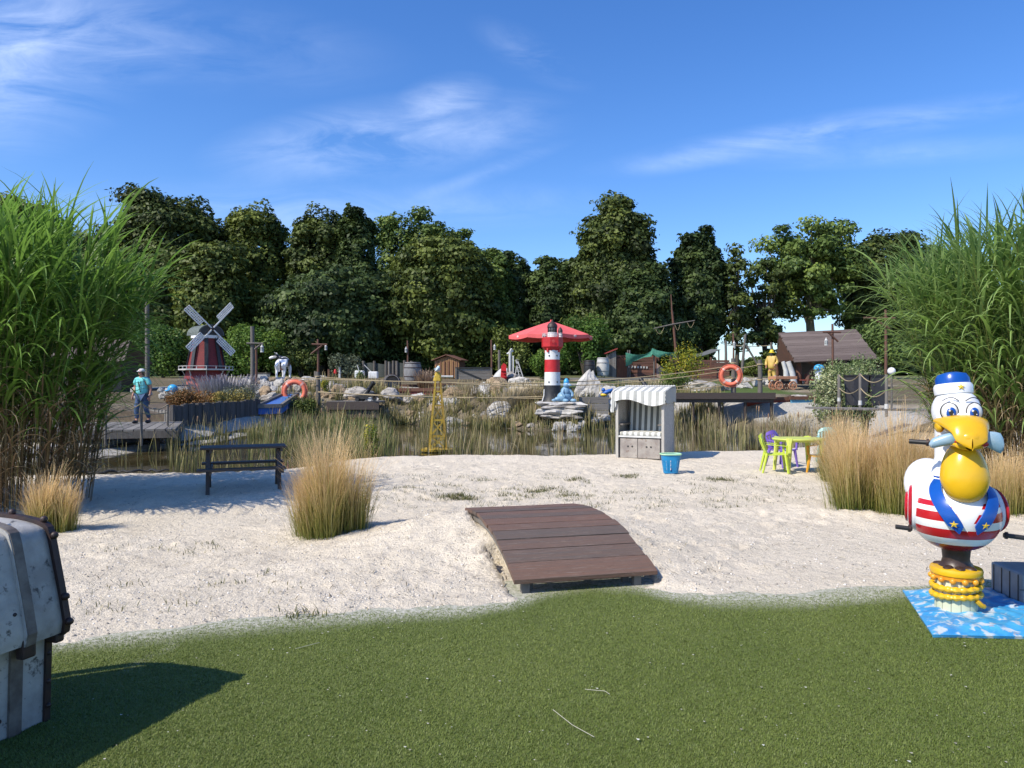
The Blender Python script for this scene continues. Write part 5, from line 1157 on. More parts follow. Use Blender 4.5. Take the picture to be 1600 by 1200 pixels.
# blue seal figure with a cap beside it
p = at(884, 628.5, 28.4); t = thing('seal_figure', 'chubby pale blue animal figure with a bright blue cap sitting by the lighthouse', 'figure', p, R(25)); u = 28.4/F
fig = mat('pale_blue_figure', (.15, .30, .44), (.22, .36, .48), ns=5, rough=.45, bmp=.1)
q = MB(); q.ell((-.02, .05, .20), (.30, .26, .22), 22, 14); q.ell((-.01, .0, .40), (.19, .18, .20), 20, 12); q.ell((.01, -.05, .66), (.135, .135, .125), 20, 14); q.ell((-.24, .08, .12), (.20, .13, .10), 14, 10); q.ell((-.42, .12, .08), (.14, .09, .06), 12, 8, rot=(0, 0, .4)); q.ell((.20, -.18, .07), (.11, .18, .07), 14, 8, rot=(0, 0, .3)); q.ell((-.12, -.20, .07), (.10, .17, .07), 14, 8); q.tube([(.10, -.08, .48), (.20, -.16, .34), (.16, -.22, .22)], [.07, .055, .045], 10); q.tube([(-.13, -.06, .48), (-.22, -.13, .34), (-.14, -.2, .22)], [.07, .055, .045], 10); q.build('body', fig, t)
q = MB(); q.ell((.05, -.2, .66), (.075, .10, .04), 14, 8, rot=(R(10), 0, R(10))); q.build('snout', fig, t)
q = MB(); q.lathe([(.105, .0), (.10, .07), (.05, .15), (.005, .17)], 16, c=(.0, -.05, .75)); q.build('cap', M['sky'], t)
for s in (-1, 1): q = MB(); q.ell((.01+s*.05, -.165, .70), (.022, .012, .03), 10, 8); q.build('eye', M['white'], t)
t = thing('small_figure', 'small blue figure with a pale skirt lying on the rock right of the pointed boulder', 'figure', at(949, 617, 29.5))
q = MB(); q.ell((0, 0, .12), (.22, .14, .09), 14, 8, rot=(0, R(-20), 0)); q.ell((-.16, 0, .20), (.08, .08, .08), 12, 8); q.tube([(.1, 0, .12), (.25, -.02, .02)], [.05, .03], 8); q.tube([(.1, .08, .14), (.22, .1, .25)], [.05, .03], 8); q.build('body', M['blue'], t)
q = MB(); q.ell((-.14, -.02, -.0), (.14, .10, .07), 12, 8); q.build('skirt', M['gold'], t)

# ---------------------------------------------------------------- red parasol
D = 36.; u = D/F; p = gx(861, D); t = thing('parasol', 'large faded red parasol standing behind the lighthouse', 'parasol', p, R(10))
zt, ze = CZ+(HY-502)*u-p.z, CZ+(HY-525)*u-p.z; Rr = 67*u
mpar = mat('parasol_cloth', (.74, .13, .12), (.66, .10, .10), ns=2, rough=.7, bmp=.1)
q = MB()
for k in range(8):
    a0_, a1_ = k*math.pi/4, (k+1)*math.pi/4
    def cl(a, b, a0_=a0_, a1_=a1_):
        p0, p1 = Vector((math.cos(a0_), math.sin(a0_), 0)), Vector((math.cos(a1_), math.sin(a1_), 0)); d = p0.lerp(p1, a)*(Rr*b); sag = .035*Rr*math.sin(math.pi*a)*b*.6
        return (d.x, d.y, zt+(ze+.0-zt)*b**1.08-sag)
    q.grid(cl, 6, 8, .008, False)
    q.grid(lambda a, b, cl=cl: tuple(Vector(cl(a, 1))+Vector((0, 0, -.16*b-.02*math.sin(a*math.pi)*b))), 6, 1, .008, False)
co = q.build('canopy', mpar, t)
for k in range(8):
    for b_, s_ in ((1.0, .085),):
        a = (k+.5)*math.pi/4; rr = Rr*math.cos(math.pi/8)*1.004; q = MB()
        q.ell((rr*math.cos(a), rr*math.sin(a), ze-.10), (.016, .085, .06), 14, 8, rot=(0, 0, a)); q.build('white_badge', mat('faded_white', (.80, .55, .53), ns=9, bmp=0), co)
q = MB(); q.tube([(0, 0, 0), (0, 0, zt+.02)], .035, 10); q.build('pole', M['offwhite'], t)
q = MB(); 
for k in range(8): a = k*math.pi/4; q.tube([(0, 0, zt-.5), (Rr*.5*math.cos(a), Rr*.5*math.sin(a), (zt+ze)/2-.04)], .012, 5)
q.build('ribs', M['offwhite'], t)
q = MB(); q.lathe([(.06, zt-.01), (.05, zt+.04), (.01, zt+.09)], 10); q.build('finial', M['red'], t)

# ---------------------------------------------------------------- windmill
D = 34.5; u = D/F; p = gx(322, D); p.z = CZ+(HY-608)*u; t = thing('windmill', 'red model windmill with a grey cap and white lattice sails', 'windmill', p, R(46)); Zp = lambda py: (608-py)*u
redw = mat('windmill_shingle', (.20, .022, .022), (.13, .016, .018), (1, 1, 5), 5, .7, .5, .02)
q = MB(); q.lathe([(29*u, -.6), (28*u, Zp(592))], 8, smooth=False, a0=.39); q.build('brick_base', mat('brick_base', (.50, .13, .085), (.40, .10, .07), (1, 1, 6), 6, .8, .4), t)
q = MB(); q.lathe([(32*u, Zp(592)), (29*u, Zp(580)), (22*u, Zp(546)), (19.5*u, Zp(528))], 8, smooth=False, a0=.39); q.build('tower', redw, t)
for k in range(8):
    a = .39+k*math.pi/4; q = MB(); c, s_ = math.cos(a), math.sin(a); q.bar((29.5*u*c, 29.5*u*s_, Zp(580)), (20*u*c, 20*u*s_, Zp(528)), .17, .06, up=(c, s_, 0)); q.build('corner_strip', M['black'], t)
q = MB(); q.lathe([(19.5*u, Zp(529.5)), (22*u, Zp(529)), (21.5*u, Zp(524.5)), (19*u, Zp(524))], 8, smooth=False, a0=.39); q.build('white_band', M['white'], t)
capm = mat('cap_shingle', (.13, .155, .14), (.075, .09, .085), (1, 1, 3), 6, .8, .4, .02)
q = MB(); n = 14; pr = [(20.5*u*math.cos(math.pi*k/n), Zp(524.5)+16.5*u*math.sin(math.pi*k/n)**.85) for k in range(n+1)]; q.prism(pr, -19*u, 23*u); q.build('cap', capm, t)
q = MB(); q.tint = .2; q.prism([(x*.9, Zp(524)+(z-Zp(524.5))*.92) for x, z in pr], -20*u, -18.8*u); q.build('cap_front', M['black'], t)
hub = Vector((0, -23*u, Zp(515)))
q = MB(); q.tube([hub+Vector((0, 6*u, 0)), hub+Vector((0, -2*u, 0))], .07, 10); q.build('axle', M['iron'], t)
for k in range(4):
    a = R(45+2)+k*math.pi/2; d = Vector((math.cos(a), 0, math.sin(a))); nrm = Vector((-math.sin(a), 0, math.cos(a))); tw = Vector((0, -.35, 0)) if k < 2 else Vector((0, 0, 0))
    side = (nrm+tw*(1 if k == 0 else -1)).normalized() if k < 2 else nrm*-1
    q = MB(); L_ = 49*u; q.bar(hub, hub+d*L_, .05, .05, up=(0, 1, 0)); W_ = 9.5*u
    for f in (.0, .34, .67, 1.): q.bar(hub+d*(L_*.36)+side*W_*f, hub+d*L_+side*W_*f, .045, .03, up=(0, 1, 0))
    for f in np.linspace(.36, 1, 12): q.bar(hub+d*L_*f, hub+d*L_*f+side*W_, .03, .022, up=(0, 1, 0))
    q.build('sail', M['white'], t)
q = MB(); q.lathe([(31*u, Zp(579)), (40*u, Zp(578.6)), (40*u, Zp(576.6)), (31*u, Zp(576.8))], 8, smooth=False, a0=.39); q.build('gallery_deck', M['offwhite'], t)
q = MB()
for k in range(8):
    a = .39+k*math.pi/4; a2 = a+math.pi/4; P0, P1 = [Vector((39*u*math.cos(x), 39*u*math.sin(x), Zp(577))) for x in (a, a2)]
    for f in (0, .5): c = P0.lerp(P1, f); q.bar(c, c+Vector((0, 0, 5*u)), .03)
    q.bar(P0+Vector((0, 0, 4.6*u)), P1+Vector((0, 0, 4.6*u)), .022)
    q.bar(Vector((29*u*math.cos(a), 29*u*math.sin(a), Zp(590))), P0*1-Vector((P0.x*.12, P0.y*.12, .05)), .035)
q.build('gallery_railing', M['offwhite'], t)
q = MB(); q.box((0, -27*u, Zp(600)), (.30, .10, .5)); wn = q.build('window_frame', M['white'], t); q = MB(); q.box((0, -27.4*u-.04, Zp(600)), (.22, .04, .42)); q.build('pane', glass, wn)

# ---------------------------------------------------------------- cow statue
D = 36; p = hit(443, 596.5, 33, 40); u = p.y/F; t = thing('cow_statue', 'life-size black and white cow statue standing on the rock mound, seen from behind', 'cow statue', p, R(0), scale=.98)
m, nt, b = nodes('cow_coat'); P = coords(nt, 'Object'); n1 = None
for c_, s_ in (((0, -.68, 1.0), (.10, .2, .34)), ((-.28, .66, 1.2), (.30, .30, .24)), ((-.62, .66, 1.38), (.22, .3, .10)), ((0, .0, 1.16), (.2, .30, .3)), ((.26, .2, .95), (.12, .3, .25))):
    mp_ = N(nt, 'ShaderNodeMapping'); mp_.vector_type = 'TEXTURE'; mp_.inputs['Location'].default_value = c_; mp_.inputs['Scale'].default_value = s_; nt.links.new(P, mp_.inputs[0])
    ln_ = N(nt, 'ShaderNodeVectorMath', operation='LENGTH'); nt.links.new(mp_.outputs[0], ln_.inputs[0]); v_ = math_(nt, 'SUBTRACT', 1.35, ln_.outputs['Value']); n1 = v_ if n1 is None else math_(nt, 'MAXIMUM', n1, v_)
n1 = math_(nt, 'ADD', n1, math_(nt, 'MULTIPLY', noise(nt, P, 4, 2), .45))
nt.links.new(mixrgb(nt, ramp(nt, n1, [(.555, 0.), (.575, 1.)]), (.80, .80, .79), (.02, .02, .022)), b.inputs['Base Color']); b.inputs['Roughness'].default_value = .35; cowm = m
# local: tail end toward the camera (-y), head to +y turned left
J = [(0, -.50, .98, .22), (0, -.15, .97, .27), (0, .25, .98, .26), (-.10, .55, 1.04, .20), (-.34, .66, 1.20, .13), (-.55, .66, 1.31, .105), (-.76, .62, 1.25, .08), (-.92, .60, 1.18, .06),
     (-.16, -.52, .80, .14), (-.18, -.46, .56, .075), (-.17, -.56, .36, .05), (-.17, -.52, .03, .055), (.17, -.52, .80, .14), (.19, -.42, .56, .075), (.18, -.50, .36, .05), (.18, -.46, .03, .055),
     (-.17, .48, .72, .10), (-.17, .50, .40, .055), (-.17, .48, .03, .055), (.17, .50, .72, .10), (.17, .52, .40, .055), (.17, .50, .03, .055)]
E = [(0, 1), (1, 2), (2, 3), (3, 4), (4, 5), (5, 6), (6, 7), (0, 8), (8, 9), (9, 10), (10, 11), (0, 12), (12, 13), (13, 14), (14, 15), (3, 16), (16, 17), (17, 18), (3, 19), (19, 20), (20, 21)]
skin('body', J, E, cowm, t)
for s in (-1, 1):
    q = MB(); q.ell((-.54+.02*s, .66-.16*s, 1.37), (.05, .10, .03), 10, 6); q.build('ear', M['black'] if s > 0 else M['white'], t)
    q = MB(); q.tube([(-.56, .66-.07*s, 1.40), (-.58, .66-.13*s, 1.46), (-.64, .66-.14*s, 1.50)], [.025, .018, .006], 7); q.build('horn', M['offwhite'], t)
q = MB(); q.tube([(0, -.73, 1.10), (.02, -.78, .9), (.03, -.76, .6), (.02, -.74, .5)], [.03, .02, .018, .035], 8); q.build('tail', M['white'], t)
q = MB(); q.ell((0, -.30, .68), (.13, .16, .12), 12, 8); q.build('udder', mat('pink', (.62, .35, .30), ns=5), t)

# ---------------------------------------------------------------- posts, lanterns
def lantern(parent, c, s=1.):
    q = MB(); q.lathe([(.05*s, -.30*s), (.06*s, -.12*s), (.04*s, -.1*s)], 8, c=c); lo = q.build('lamp_glass', mat('lamp_glass', (.35, .38, .38), ns=5, rough=.2, bmp=0), parent)
    q = MB(); q.lathe([(.075*s, -.33*s), (.07*s, -.29*s)], 8, c=c); q.lathe([(.08*s, -.12*s), (.02*s, -.03*s), (.01*s, .02*s)], 8, c=c)
    for k in range(4): a = k*1.57; q.tube([(c[0]+.065*s*math.cos(a), c[1]+.065*s*math.sin(a), c[2]-.3*s), (c[0]+.065*s*math.cos(a), c[1]+.065*s*math.sin(a), c[2]-.1*s)], .008*s, 4)
    q.build('lamp_cage', M['offwhite'], lo)
def lantern_post(px, py, top, arm, x0, x1, lamp, brace, D, label, m='greywood', w=8, name='lantern_post'):
    p = gx(px, D); p.z = min(p.z, CZ+(HY-py)*D/F); u = D/F; f = lambda x, y, dy=0: Vector(((x-px)*u, dy, CZ+(HY-y)*u-p.z)); t = thing(name, label, 'lantern post' if lamp else 'post', p)
    q = MB(); q.tube([f(px, py)-Vector((0, 0, .2)), f(px+.3, (py+top)/2), f(px-.3, top)], [w*u*.56, w*u*.52, w*u*.47], 10); q.tint = .1; q.build('post', M[m], t)
    if arm: q = MB(); q.tube([f(x0, arm, -.12), f(x1, arm+.5*(1 if x1 > x0 else -1), -.12)], 2.3*u*.5*1.2, 8); q.build('cross_arm', M[m], t)
    if brace: q = MB(); q.tube([f(brace[0], brace[1], -.1), f(brace[2], brace[3], -.1)], 1.5*u, 7); q.build('brace', M[m], t)
    if lamp: lantern(t, f(lamp[0], lamp[1], -.12), 1.0)
    return t
lantern_post(394.5, 622, 510, 536.5, 387, 413, (411, 538), (399, 546, 410, 537), 30.5, 'thick grey lantern post with a short arm left of the cow', w=6.5)
lantern_post(400.5, 596, 540, None, 0, 0, None, None, 31.5, 'thin brown post right beside the thick lantern post left of the cow', 'brownwood', 3.5, 'wooden_post')
lantern_post(497, 592, 530, 538, 488, 512, (510, 538), (487, 553, 505, 539), 42, 'lantern post with arm and diagonal brace right of the cow', 'brownwood', 3.6)
lantern_post(637, 572, 532, None, 0, 0, (635, 542), None, 44, 'slim dark lantern post rising behind the upright grey barrel', 'brownwood', 2.6)
lantern_post(768, 590, 531, None, 0, 0, (773, 538), None, 44, 'slim dark lantern post left of the red slide', 'brownwood', 3)
lantern_post(230, 640, 452, None, 0, 0, None, None, 27, 'tall bare grey pole behind the walking person', w=6.5, name='tall_pole')
lantern_post(1301, 600, 506, 519, 1284, 1312, (1289, 528), (1292, 519, 1308, 534), 32, 'reddish brown lantern post in front of the plank roof', 'brownwood', 3.6)
lantern_post(1384, 600, 484, 497, 1347, 1396, None, (1366, 500, 1388, 514), 26, 'brown cross-armed post at the edge of the right tall grass', 'brownwood', 4.2, 'cross_post')
lantern_post(1146, 613, 560, None, 0, 0, None, None, 29.8, 'thick grey mooring post inside the right lifebuoy', w=7.5, name='mooring_post')
lantern_post(1187.5, 614, 562, None, 0, 0, None, None, 29.8, 'thick grey mooring post at the right end of the dock', w=7, name='mooring_post')
lantern_post(497, 625, 581, None, 0, 0, None, None, 31.5, 'short grey mooring post right of the left lifebuoy', w=6.5, name='mooring_post')
lantern_post(1146, 560, 521, None, 0, 0, (1146, 533), None, 38, 'slim brown lantern pole above the right lifebuoy', 'brownwood', 2.8)
lantern_post(453, 612, 596, None, 0, 0, None, None, 33, 'stub of a green-grey post inside the left lifebuoy', w=5, name='mooring_post')
for px, top, w in ((1134, 532, 4), (1205, 535, 3)): lantern_post(px, 575, top, None, 0, 0, None, None, 47, f'pale pole of the rope frame, {"left" if px < 1150 else "right"} end', w=w, name='frame_pole')
t = thing('pole_frame', 'leaning pale poles with a diagonal strut forming a rope frame beside the statue', 'pole frame', gx(1160, 44)); u = 44/F; f = lambda x, y: Vector(((x-1160)*u, 0, CZ+(HY-y)*u-t.location.z))
q = MB(); q.tube([f(1159, 583), f(1162, 550), f(1165, 522)], [.09, .08, .06], 8); q.build('pole', M['greywood'], t)
q = MB(); q.tube([f(1166, 540), f(1184, 570)], .06, 8); q.build('strut', M['greywood'], t)
q = MB(); q.tube([f(1136, 539), f(1164, 541)], .025, 6); q.tube([f(1164, 541), f(1184, 541), f(1204, 540)], .025, 6); q.build('rope', M['rope'], t)

# ---------------------------------------------------------------- lifebuoys
def lifebuoy(px, py, rpx, D, label, rz=0, rx=0, tilt=0):
    c = at(px, py, D); u = D/F; t = thing('lifebuoy', label, 'lifebuoy', c-Vector((0, 0, rpx*u)), rz); Rm = rpx*u*.83; rr = rpx*u*.19
    t.rotation_euler = (rx, tilt, rz); q = MB(); q.tube([(Rm*math.cos(a), 0, Rm*1.0*math.sin(a)+rpx*u) for a in np.linspace(0, 6.283, 36, endpoint=False)], rr, 12, closed=True); q.build('ring', M['orange'], t)
    for k in range(4):
        a = .8+k*1.57; q = MB(); q.tube([((Rm)*math.cos(a+d), 0, Rm*math.sin(a+d)+rpx*u) for d in (-.10, .10)], rr*1.06, 12); q.build('band', mat('faded_band', (.72, .42, .34), (.6, .3, .25), ns=9), t)
    q = MB(); q.tube([((Rm+rr*(1.15+.25*abs(math.sin(a*2))))*math.cos(a), -.02, (Rm+rr*(1.15+.25*abs(math.sin(a*2))))*math.sin(a)+rpx*u) for a in np.linspace(0, 6.283, 48, endpoint=False)], .014, 6, closed=True); q.build('grab_line', M['orange'], t)
lifebuoy(460, 612, 18.5, 30.5, 'faded orange lifebuoy standing before the rock heap at the left', R(8), R(-6))
lifebuoy(1141.5, 587, 16.5, 29.4, 'faded orange lifebuoy hung on the thick mooring post at the right', R(-14), R(4))

# ---------------------------------------------------------------- docks, cannons, ropes
def dock(x0, x1, py, D, depth, label, th=.16, skirt=.5, dpx=0):
    a, b_ = at(x0, py, D), at(x1, py+dpx, D); c = (a+b_)/2; t = thing('dock', label, 'dock', (c.x, c.y, c.z-th-skirt)); L_ = (b_-a).length; q = MB(); n = int(L_/.16)
    for k in range(n): q.tint = random.random(); q.box((-L_/2+(k+.5)*L_/n, depth/2, th+skirt-.03), (L_/n-.012, depth, .06))
    q.build('deck', M['greyplank'], t)
    q = MB(); q.tint = .9; q.box((0, .02, skirt-.02), (L_, .06, th+.18)); q.box((0, .12, skirt/2-.1), (L_*.98, .05, skirt*.7)); q.build('edge_beam', M['darkwood'], t)
    for k in range(5): q = MB(); q.tint = .3; q.tube([(-L_/2+.1+k*(L_-.2)/4, .2, -.8), (-L_/2+.1+k*(L_-.2)/4, .2, skirt)], .06, 8); q.build('pile', M['darkwood'], t)
    return t
dock(510, 592, 627, 31, 1.6, 'dark low dock carrying the black cannon, left of the yellow tower')
dock(1040, 1212, 614, 29.4, 1.3, 'long dark dock behind the beach chair with mooring posts', skirt=.22, th=.07, dpx=2)
def cannon(px, py, D, label, rz, el, s=1.):
    p = at(px, py, D); t = thing('cannon', label, 'cannon', p, rz, scale=s); cs, sn = math.cos(el), math.sin(el)
    q = MB(); prof_ = [(.02, -.62), (.05, -.58), (.04, -.54), (.13, -.50), (.135, -.3), (.12, -.28), (.115, .0), (.10, .02), (.085, .42), (.11, .46), (.10, .54), (.06, .54), (.055, .40)]
    M0 = Matrix.Translation((0, 0, .38)) @ Euler((el-math.pi/2, 0, 0)).to_matrix().to_4x4(); q.M = M0; q.lathe(prof_, 18, cap=False); q.build('barrel', M['black'], t)
    for sx in (-1, 1):
        q = MB(); q.prism([(-.45, .10), (.38, .10), (.38, .34), (.1, .36), (-.15, .26), (-.45, .22)], 0, .05); q2 = MB(); q2.add([(sx*.15+(.025 if i >= 6 else -.025), v[0], v[2]) for i, v in enumerate(q.v)], q.f); q2.build('carriage_side', M['black'], t)
        for y in (-.33, .26): q = MB(); q.tube([(sx*.19, y, .09), (sx*.25, y, .09)], .09, 14); q.build('wheel', M['black'] if y < 0 else M['offwhite'], t)
    return t
cannon(573, 627, 31.4, 'black cannon pointing up over the left dock', R(-105), R(52), 1.0)
cannon(1010, 618, 31, 'black cannon behind the striped hood of the beach chair', R(30), R(42), .95)
def rope(a, b_, sag, label, rad=.02, name='rope'):
    pts = [Vector(a).lerp(Vector(b_), k/24)-Vector((0, 0, sag*4*(k/24)*(1-k/24))) for k in range(25)]
    o = MB().tube(pts, rad, 6).build(name, M['rope'], base=True); return tag(o, label, 'rope')
rope(at(458, 590.5, 31.5), at(680, 597, 29.6), .02, 'upper rope from the left mooring post to the yellow tower side')
rope(at(497, 589, 31.5), at(850, 598, 29.4), .12, 'thin upper rope running on to the lighthouse')
rope(at(680, 597, 29.6), at(1144, 571.5, 29.7), .30, 'upper rope from the middle to the right lifebuoy post')
rope(at(700, 598, 29.4), at(1187, 570, 29.8), .42, 'second upper rope reaching the last mooring post')
rope(at(497, 612, 31.4), at(860, 619, 29.0), .14, 'lower rope in front of the left dock')
rope(at(497, 613, 31.3), at(1000, 622, 28.8), .10, 'lowest rope across to the beach chair')
rope(at(1005, 607, 29.6), at(1146, 588, 29.8), .12, 'lower rope behind the beach chair hood')
rope(at(1050, 609, 29.6), at(1187, 592, 29.8), .10, 'lowest rope over the right dock')
for py_, px_ in ((570, 1187.5), (594, 1187.5), (568, 1146), (592, 1146), (589, 497)):
    c = at(px_, py_, 29.8 if px_ > 600 else 31.5); q = MB(); rr = .105
    q.tube([(c.x+rr*math.cos(a), c.y+rr*math.sin(a), c.z+.012*math.sin(a)+.02*a/6.28) for a in np.linspace(0, 12.5, 40)], .018, 6); o = q.build('rope_loop', M['rope'], base=True)
    tag(o, {(570, 1187.5): 'upper rope loop round the rightmost mooring post', (594, 1187.5): 'lower rope loop round the rightmost mooring post', (568, 1146): 'upper rope loop round the post in the right lifebuoy', (592, 1146): 'lower rope loop round the post in the right lifebuoy', (589, 497): 'rope loop round the left mooring post'}[(py_, px_)], 'rope loop')

# ---------------------------------------------------------------- yellow lattice beacon and gull
D = 18.9; u = D/F; p = at(684, 703, D); p.z = -.12; t = thing('beacon_tower', 'rusty yellow lattice beacon on a round float in the pond', 'beacon', p, R(9)); f = lambda z_: (706-z_)*u
q = MB(); q.lathe([(.30, 0), (.45, .03), (.46, .08), (.28, .10), (.01, .10)], 26); q.build('float', M['yellow'], t)
z0, z1 = .08, f(588); hw0, hw1 = .215, .05
L4 = [(-1, -1), (1, -1), (1, 1), (-1, 1)]; wz = lambda z_: hw0+(hw1-hw0)*(z_-z0)/(z1-z0)
for sx, sy in L4: q = MB(); q.tint = random.random(); q.bar((sx*hw0, sy*hw0, z0), (sx*hw1, sy*hw1, z1), .042); q.build('leg', M['yellow'], t)
lv = [f(701), f(682), f(657), f(634), f(612)]
for k in range(len(lv)):
    a = wz(lv[k]); q = MB(); q.tint = random.random()
    for i in range(4): (x0, y0), (x1, y1) = L4[i], L4[(i+1) % 4]; q.bar((x0*a, y0*a, lv[k]), (x1*a, y1*a, lv[k]), .025, .035)
    q.build('ring_brace', M['yellow'], t)
    if k+1 < len(lv):
        b_ = wz(lv[k+1]); q = MB(); q.tint = random.random()
        for i in range(4):
            (x0, y0), (x1, y1) = L4[i], L4[(i+1) % 4]; q.bar((x0*a, y0*a, lv[k]), (x1*b_, y1*b_, lv[k+1]), .022)
            if k in (0, 1): q.bar((x1*a*.98, y1*a*.98, lv[k]), (x0*b_*.98, y0*b_*.98, lv[k+1]), .022)
        q.build('cross_brace', M['yellow'], t)
q = MB(); q.tint = .1; q.lathe([(.12, z1-.12), (.07, z1+.07), (.05, z1+.10)], 6, smooth=False); q.build('top_cap', M['yellow'], t)
t = thing('gull_figure', 'small pale blue-grey gull figure perched on the yellow beacon', 'bird figure', p+Vector((0, 0, z1+.09)), R(160), scale=1.0)
skin('body', [(0, 0, .07, .055), (0, .06, .055, .035), (0, .13, .045, .018), (0, -.04, .13, .035), (0, -.055, .175, .036)], [(0, 1), (1, 2), (0, 3), (3, 4)], mat('gull_blue', (.42, .56, .60), (.60, .66, .68), ns=12, rough=.6), t)
q = MB(); q.tube([(0, -.08, .175), (0, -.125, .165)], [.012, .003], 6); q.build('beak', M['gold'], t)
for s in (-1, 1): q = MB(); q.ell((s*.045, .04, .075), (.014, .085, .04), 10, 6); q.build('wing', M['offwhite'], t)
# ---------------------------------------------------------------- barrels
def barrel(px, py, w, h, D, label, m='barrel', rx=0, rz=0, tip=False):
    p = at(px, py, D); u = D/F; t = thing('barrel', label, 'barrel', p, rz); t.rotation_euler = (rx, 0, rz); r0, H = w*u/2, h*u
    q = MB(); q.lathe([(r0*.84, 0), (r0*.96, H*.25), (r0, H*.5), (r0*.96, H*.75), (r0*.84, H), (r0*.80, H), (r0*.78, H*.94), (.001, H*.94)] if not tip else [(r0*.84, 0), (r0*.96, H*.25), (r0, H*.5), (r0*.96, H*.75), (r0*.84, H), (r0*.78, H), (r0*.86, H*.7), (r0*.86, H*.15), (.001, H*.1)], 26); q.build('staves', M[m], t)
    for z, k in ((.06, .875), (.28, .985), (.72, .985), (.94, .875)): q = MB(); q.lathe([(r0*k+.002, H*z-.02), (r0*(k+.02)+.012, H*z), (r0*k+.002, H*z+.02)], 26, cap=False); q.build('hoop', M['iron'] if m != 'offwhite' else M['barrel'], t)
    return t
barrel(645, 597, 28, 31, 39, 'upright grey wooden barrel behind the yellow beacon')
barrel(612, 599, 27, 14, 38, 'grey barrel lying tipped with its open end toward the camera', rx=R(82), rz=R(12), tip=True)
barrel(921, 590, 19, 27, 43, 'black plastic barrel right of the lighthouse', 'black')
barrel(942, 588, 20, 29, 43.5, 'pale grey barrel next to the black one', 'offwhite')
# ---------------------------------------------------------------- golf lanes (flat sheets with kerb boards)
def lane(pts, h, label, m, D0, edge='brownwood', eh=.07):
    """pts: photo pixels of the outline, at height h"""
    P = [Vector(((q_[0]-800)/F*q_[1], q_[1], q_[2] if len(q_) > 2 else h)) for q_ in pts]; c = sum(P, Vector())/len(P); t = thing('golf_lane', label, 'golf lane', (c.x, c.y, c.z-.12))
    q = MB(); n = len(P); L_ = [v-c+Vector((0, 0, .12)) for v in P]; q.add(L_+[v-Vector((0, 0, .3)) for v in L_], [tuple(range(n))]+[(i, (i+1) % n, (i+1) % n+n, i+n) for i in range(n)]); q.build('playing_surface', m, t)
    for i in range(n): q = MB(); q.tint = random.random(); q.bar(L_[i]+Vector((0, 0, .01)), L_[(i+1) % n]+Vector((0, 0, .01)), .12, eh*2); q.build('kerb_board', M[edge], t)
bl = mat('lane_blue', (.04, .12, .42), (.05, .15, .36), ns=3, rough=.85); rd = mat('lane_red', (.30, .07, .055), (.24, .06, .05), ns=3, rough=.85); gn = mat('lane_green', (.08, .14, .03), (.10, .17, .04), ns=3, rough=.85); lb = mat('lane_light_blue', (.10, .30, .50), (.12, .34, .5), ns=3, rough=.85)
lane([(402, 28.2, .74), (440, 28.6, .76), (466, 31, 1.18), (446, 31, 1.20)], .72, 'blue minigolf lane running up to the left lifebuoy', bl, 0, 'greyplank')
lane([(545, 34.5), (690, 34.2), (690, 36.5), (600, 37.5), (560, 37)], 1.32, 'brick-red minigolf lane in front of the barrels', rd, 0)
lane([(470, 37), (560, 39), (690, 39), (700, 41), (560, 41.5), (480, 40)], 1.50, 'dark red minigolf lane behind the lying barrel', rd, 0)
lane([(690, 35.5), (752, 36), (760, 38), (692, 38)], 1.30, 'light blue minigolf lane right of the yellow beacon', lb, 0)
lane([(683, 40), (765, 40), (765, 43.5), (683, 43.5)], 1.62, 'green minigolf lane edged with red boards before the small hut', gn, 0)
lane([(1235, 30.4), (1276, 30.4), (1272, 32.4), (1238, 32.4)], 1.02, 'light blue minigolf lane right of the wooden cart', lb, 0)
lane([(1165, 30.6), (1236, 30.6), (1232, 33), (1175, 33)], .98, 'red-edged minigolf lane under the wooden cart', rd, 0)
# ---------------------------------------------------------------- fence with netting
t = thing('net_fence', 'grey post fence with dark netting behind the barrels', 'fence', at(600, 590, 47)); u = 47/F
for k, (px, top) in enumerate(((568, 564), (585, 564), (603, 563.5), (608, 565), (614.5, 563.5), (620, 564), (632, 563), (643, 564))):
    q = MB(); q.tint = random.random(); q.tube([((px-600)*u, 0, -.2), ((px-600)*u, 0, (590-top)*u)], 2.1*u, 8); q.build('post', M['greywood'], t)
m, nt, b = nodes('netting'); P = coords(nt, 'Object'); v = N(nt, 'ShaderNodeTexVoronoi'); v.inputs['Scale'].default_value = 30; nt.links.new(P, v.inputs['Vector'])
nt.links.new(mixrgb(nt, v.outputs[0], (.035, .04, .035), (.09, .10, .085)), b.inputs['Base Color']); b.inputs['Roughness'].default_value = .9
q = MB(); q.grid(lambda a, b_: ((-31+74*a)*u, .05+.02*math.sin(30*a), (1+23*b_*(.92+.05*math.sin(11*a)))*u), 30, 6, .01); q.build('net', m, t)
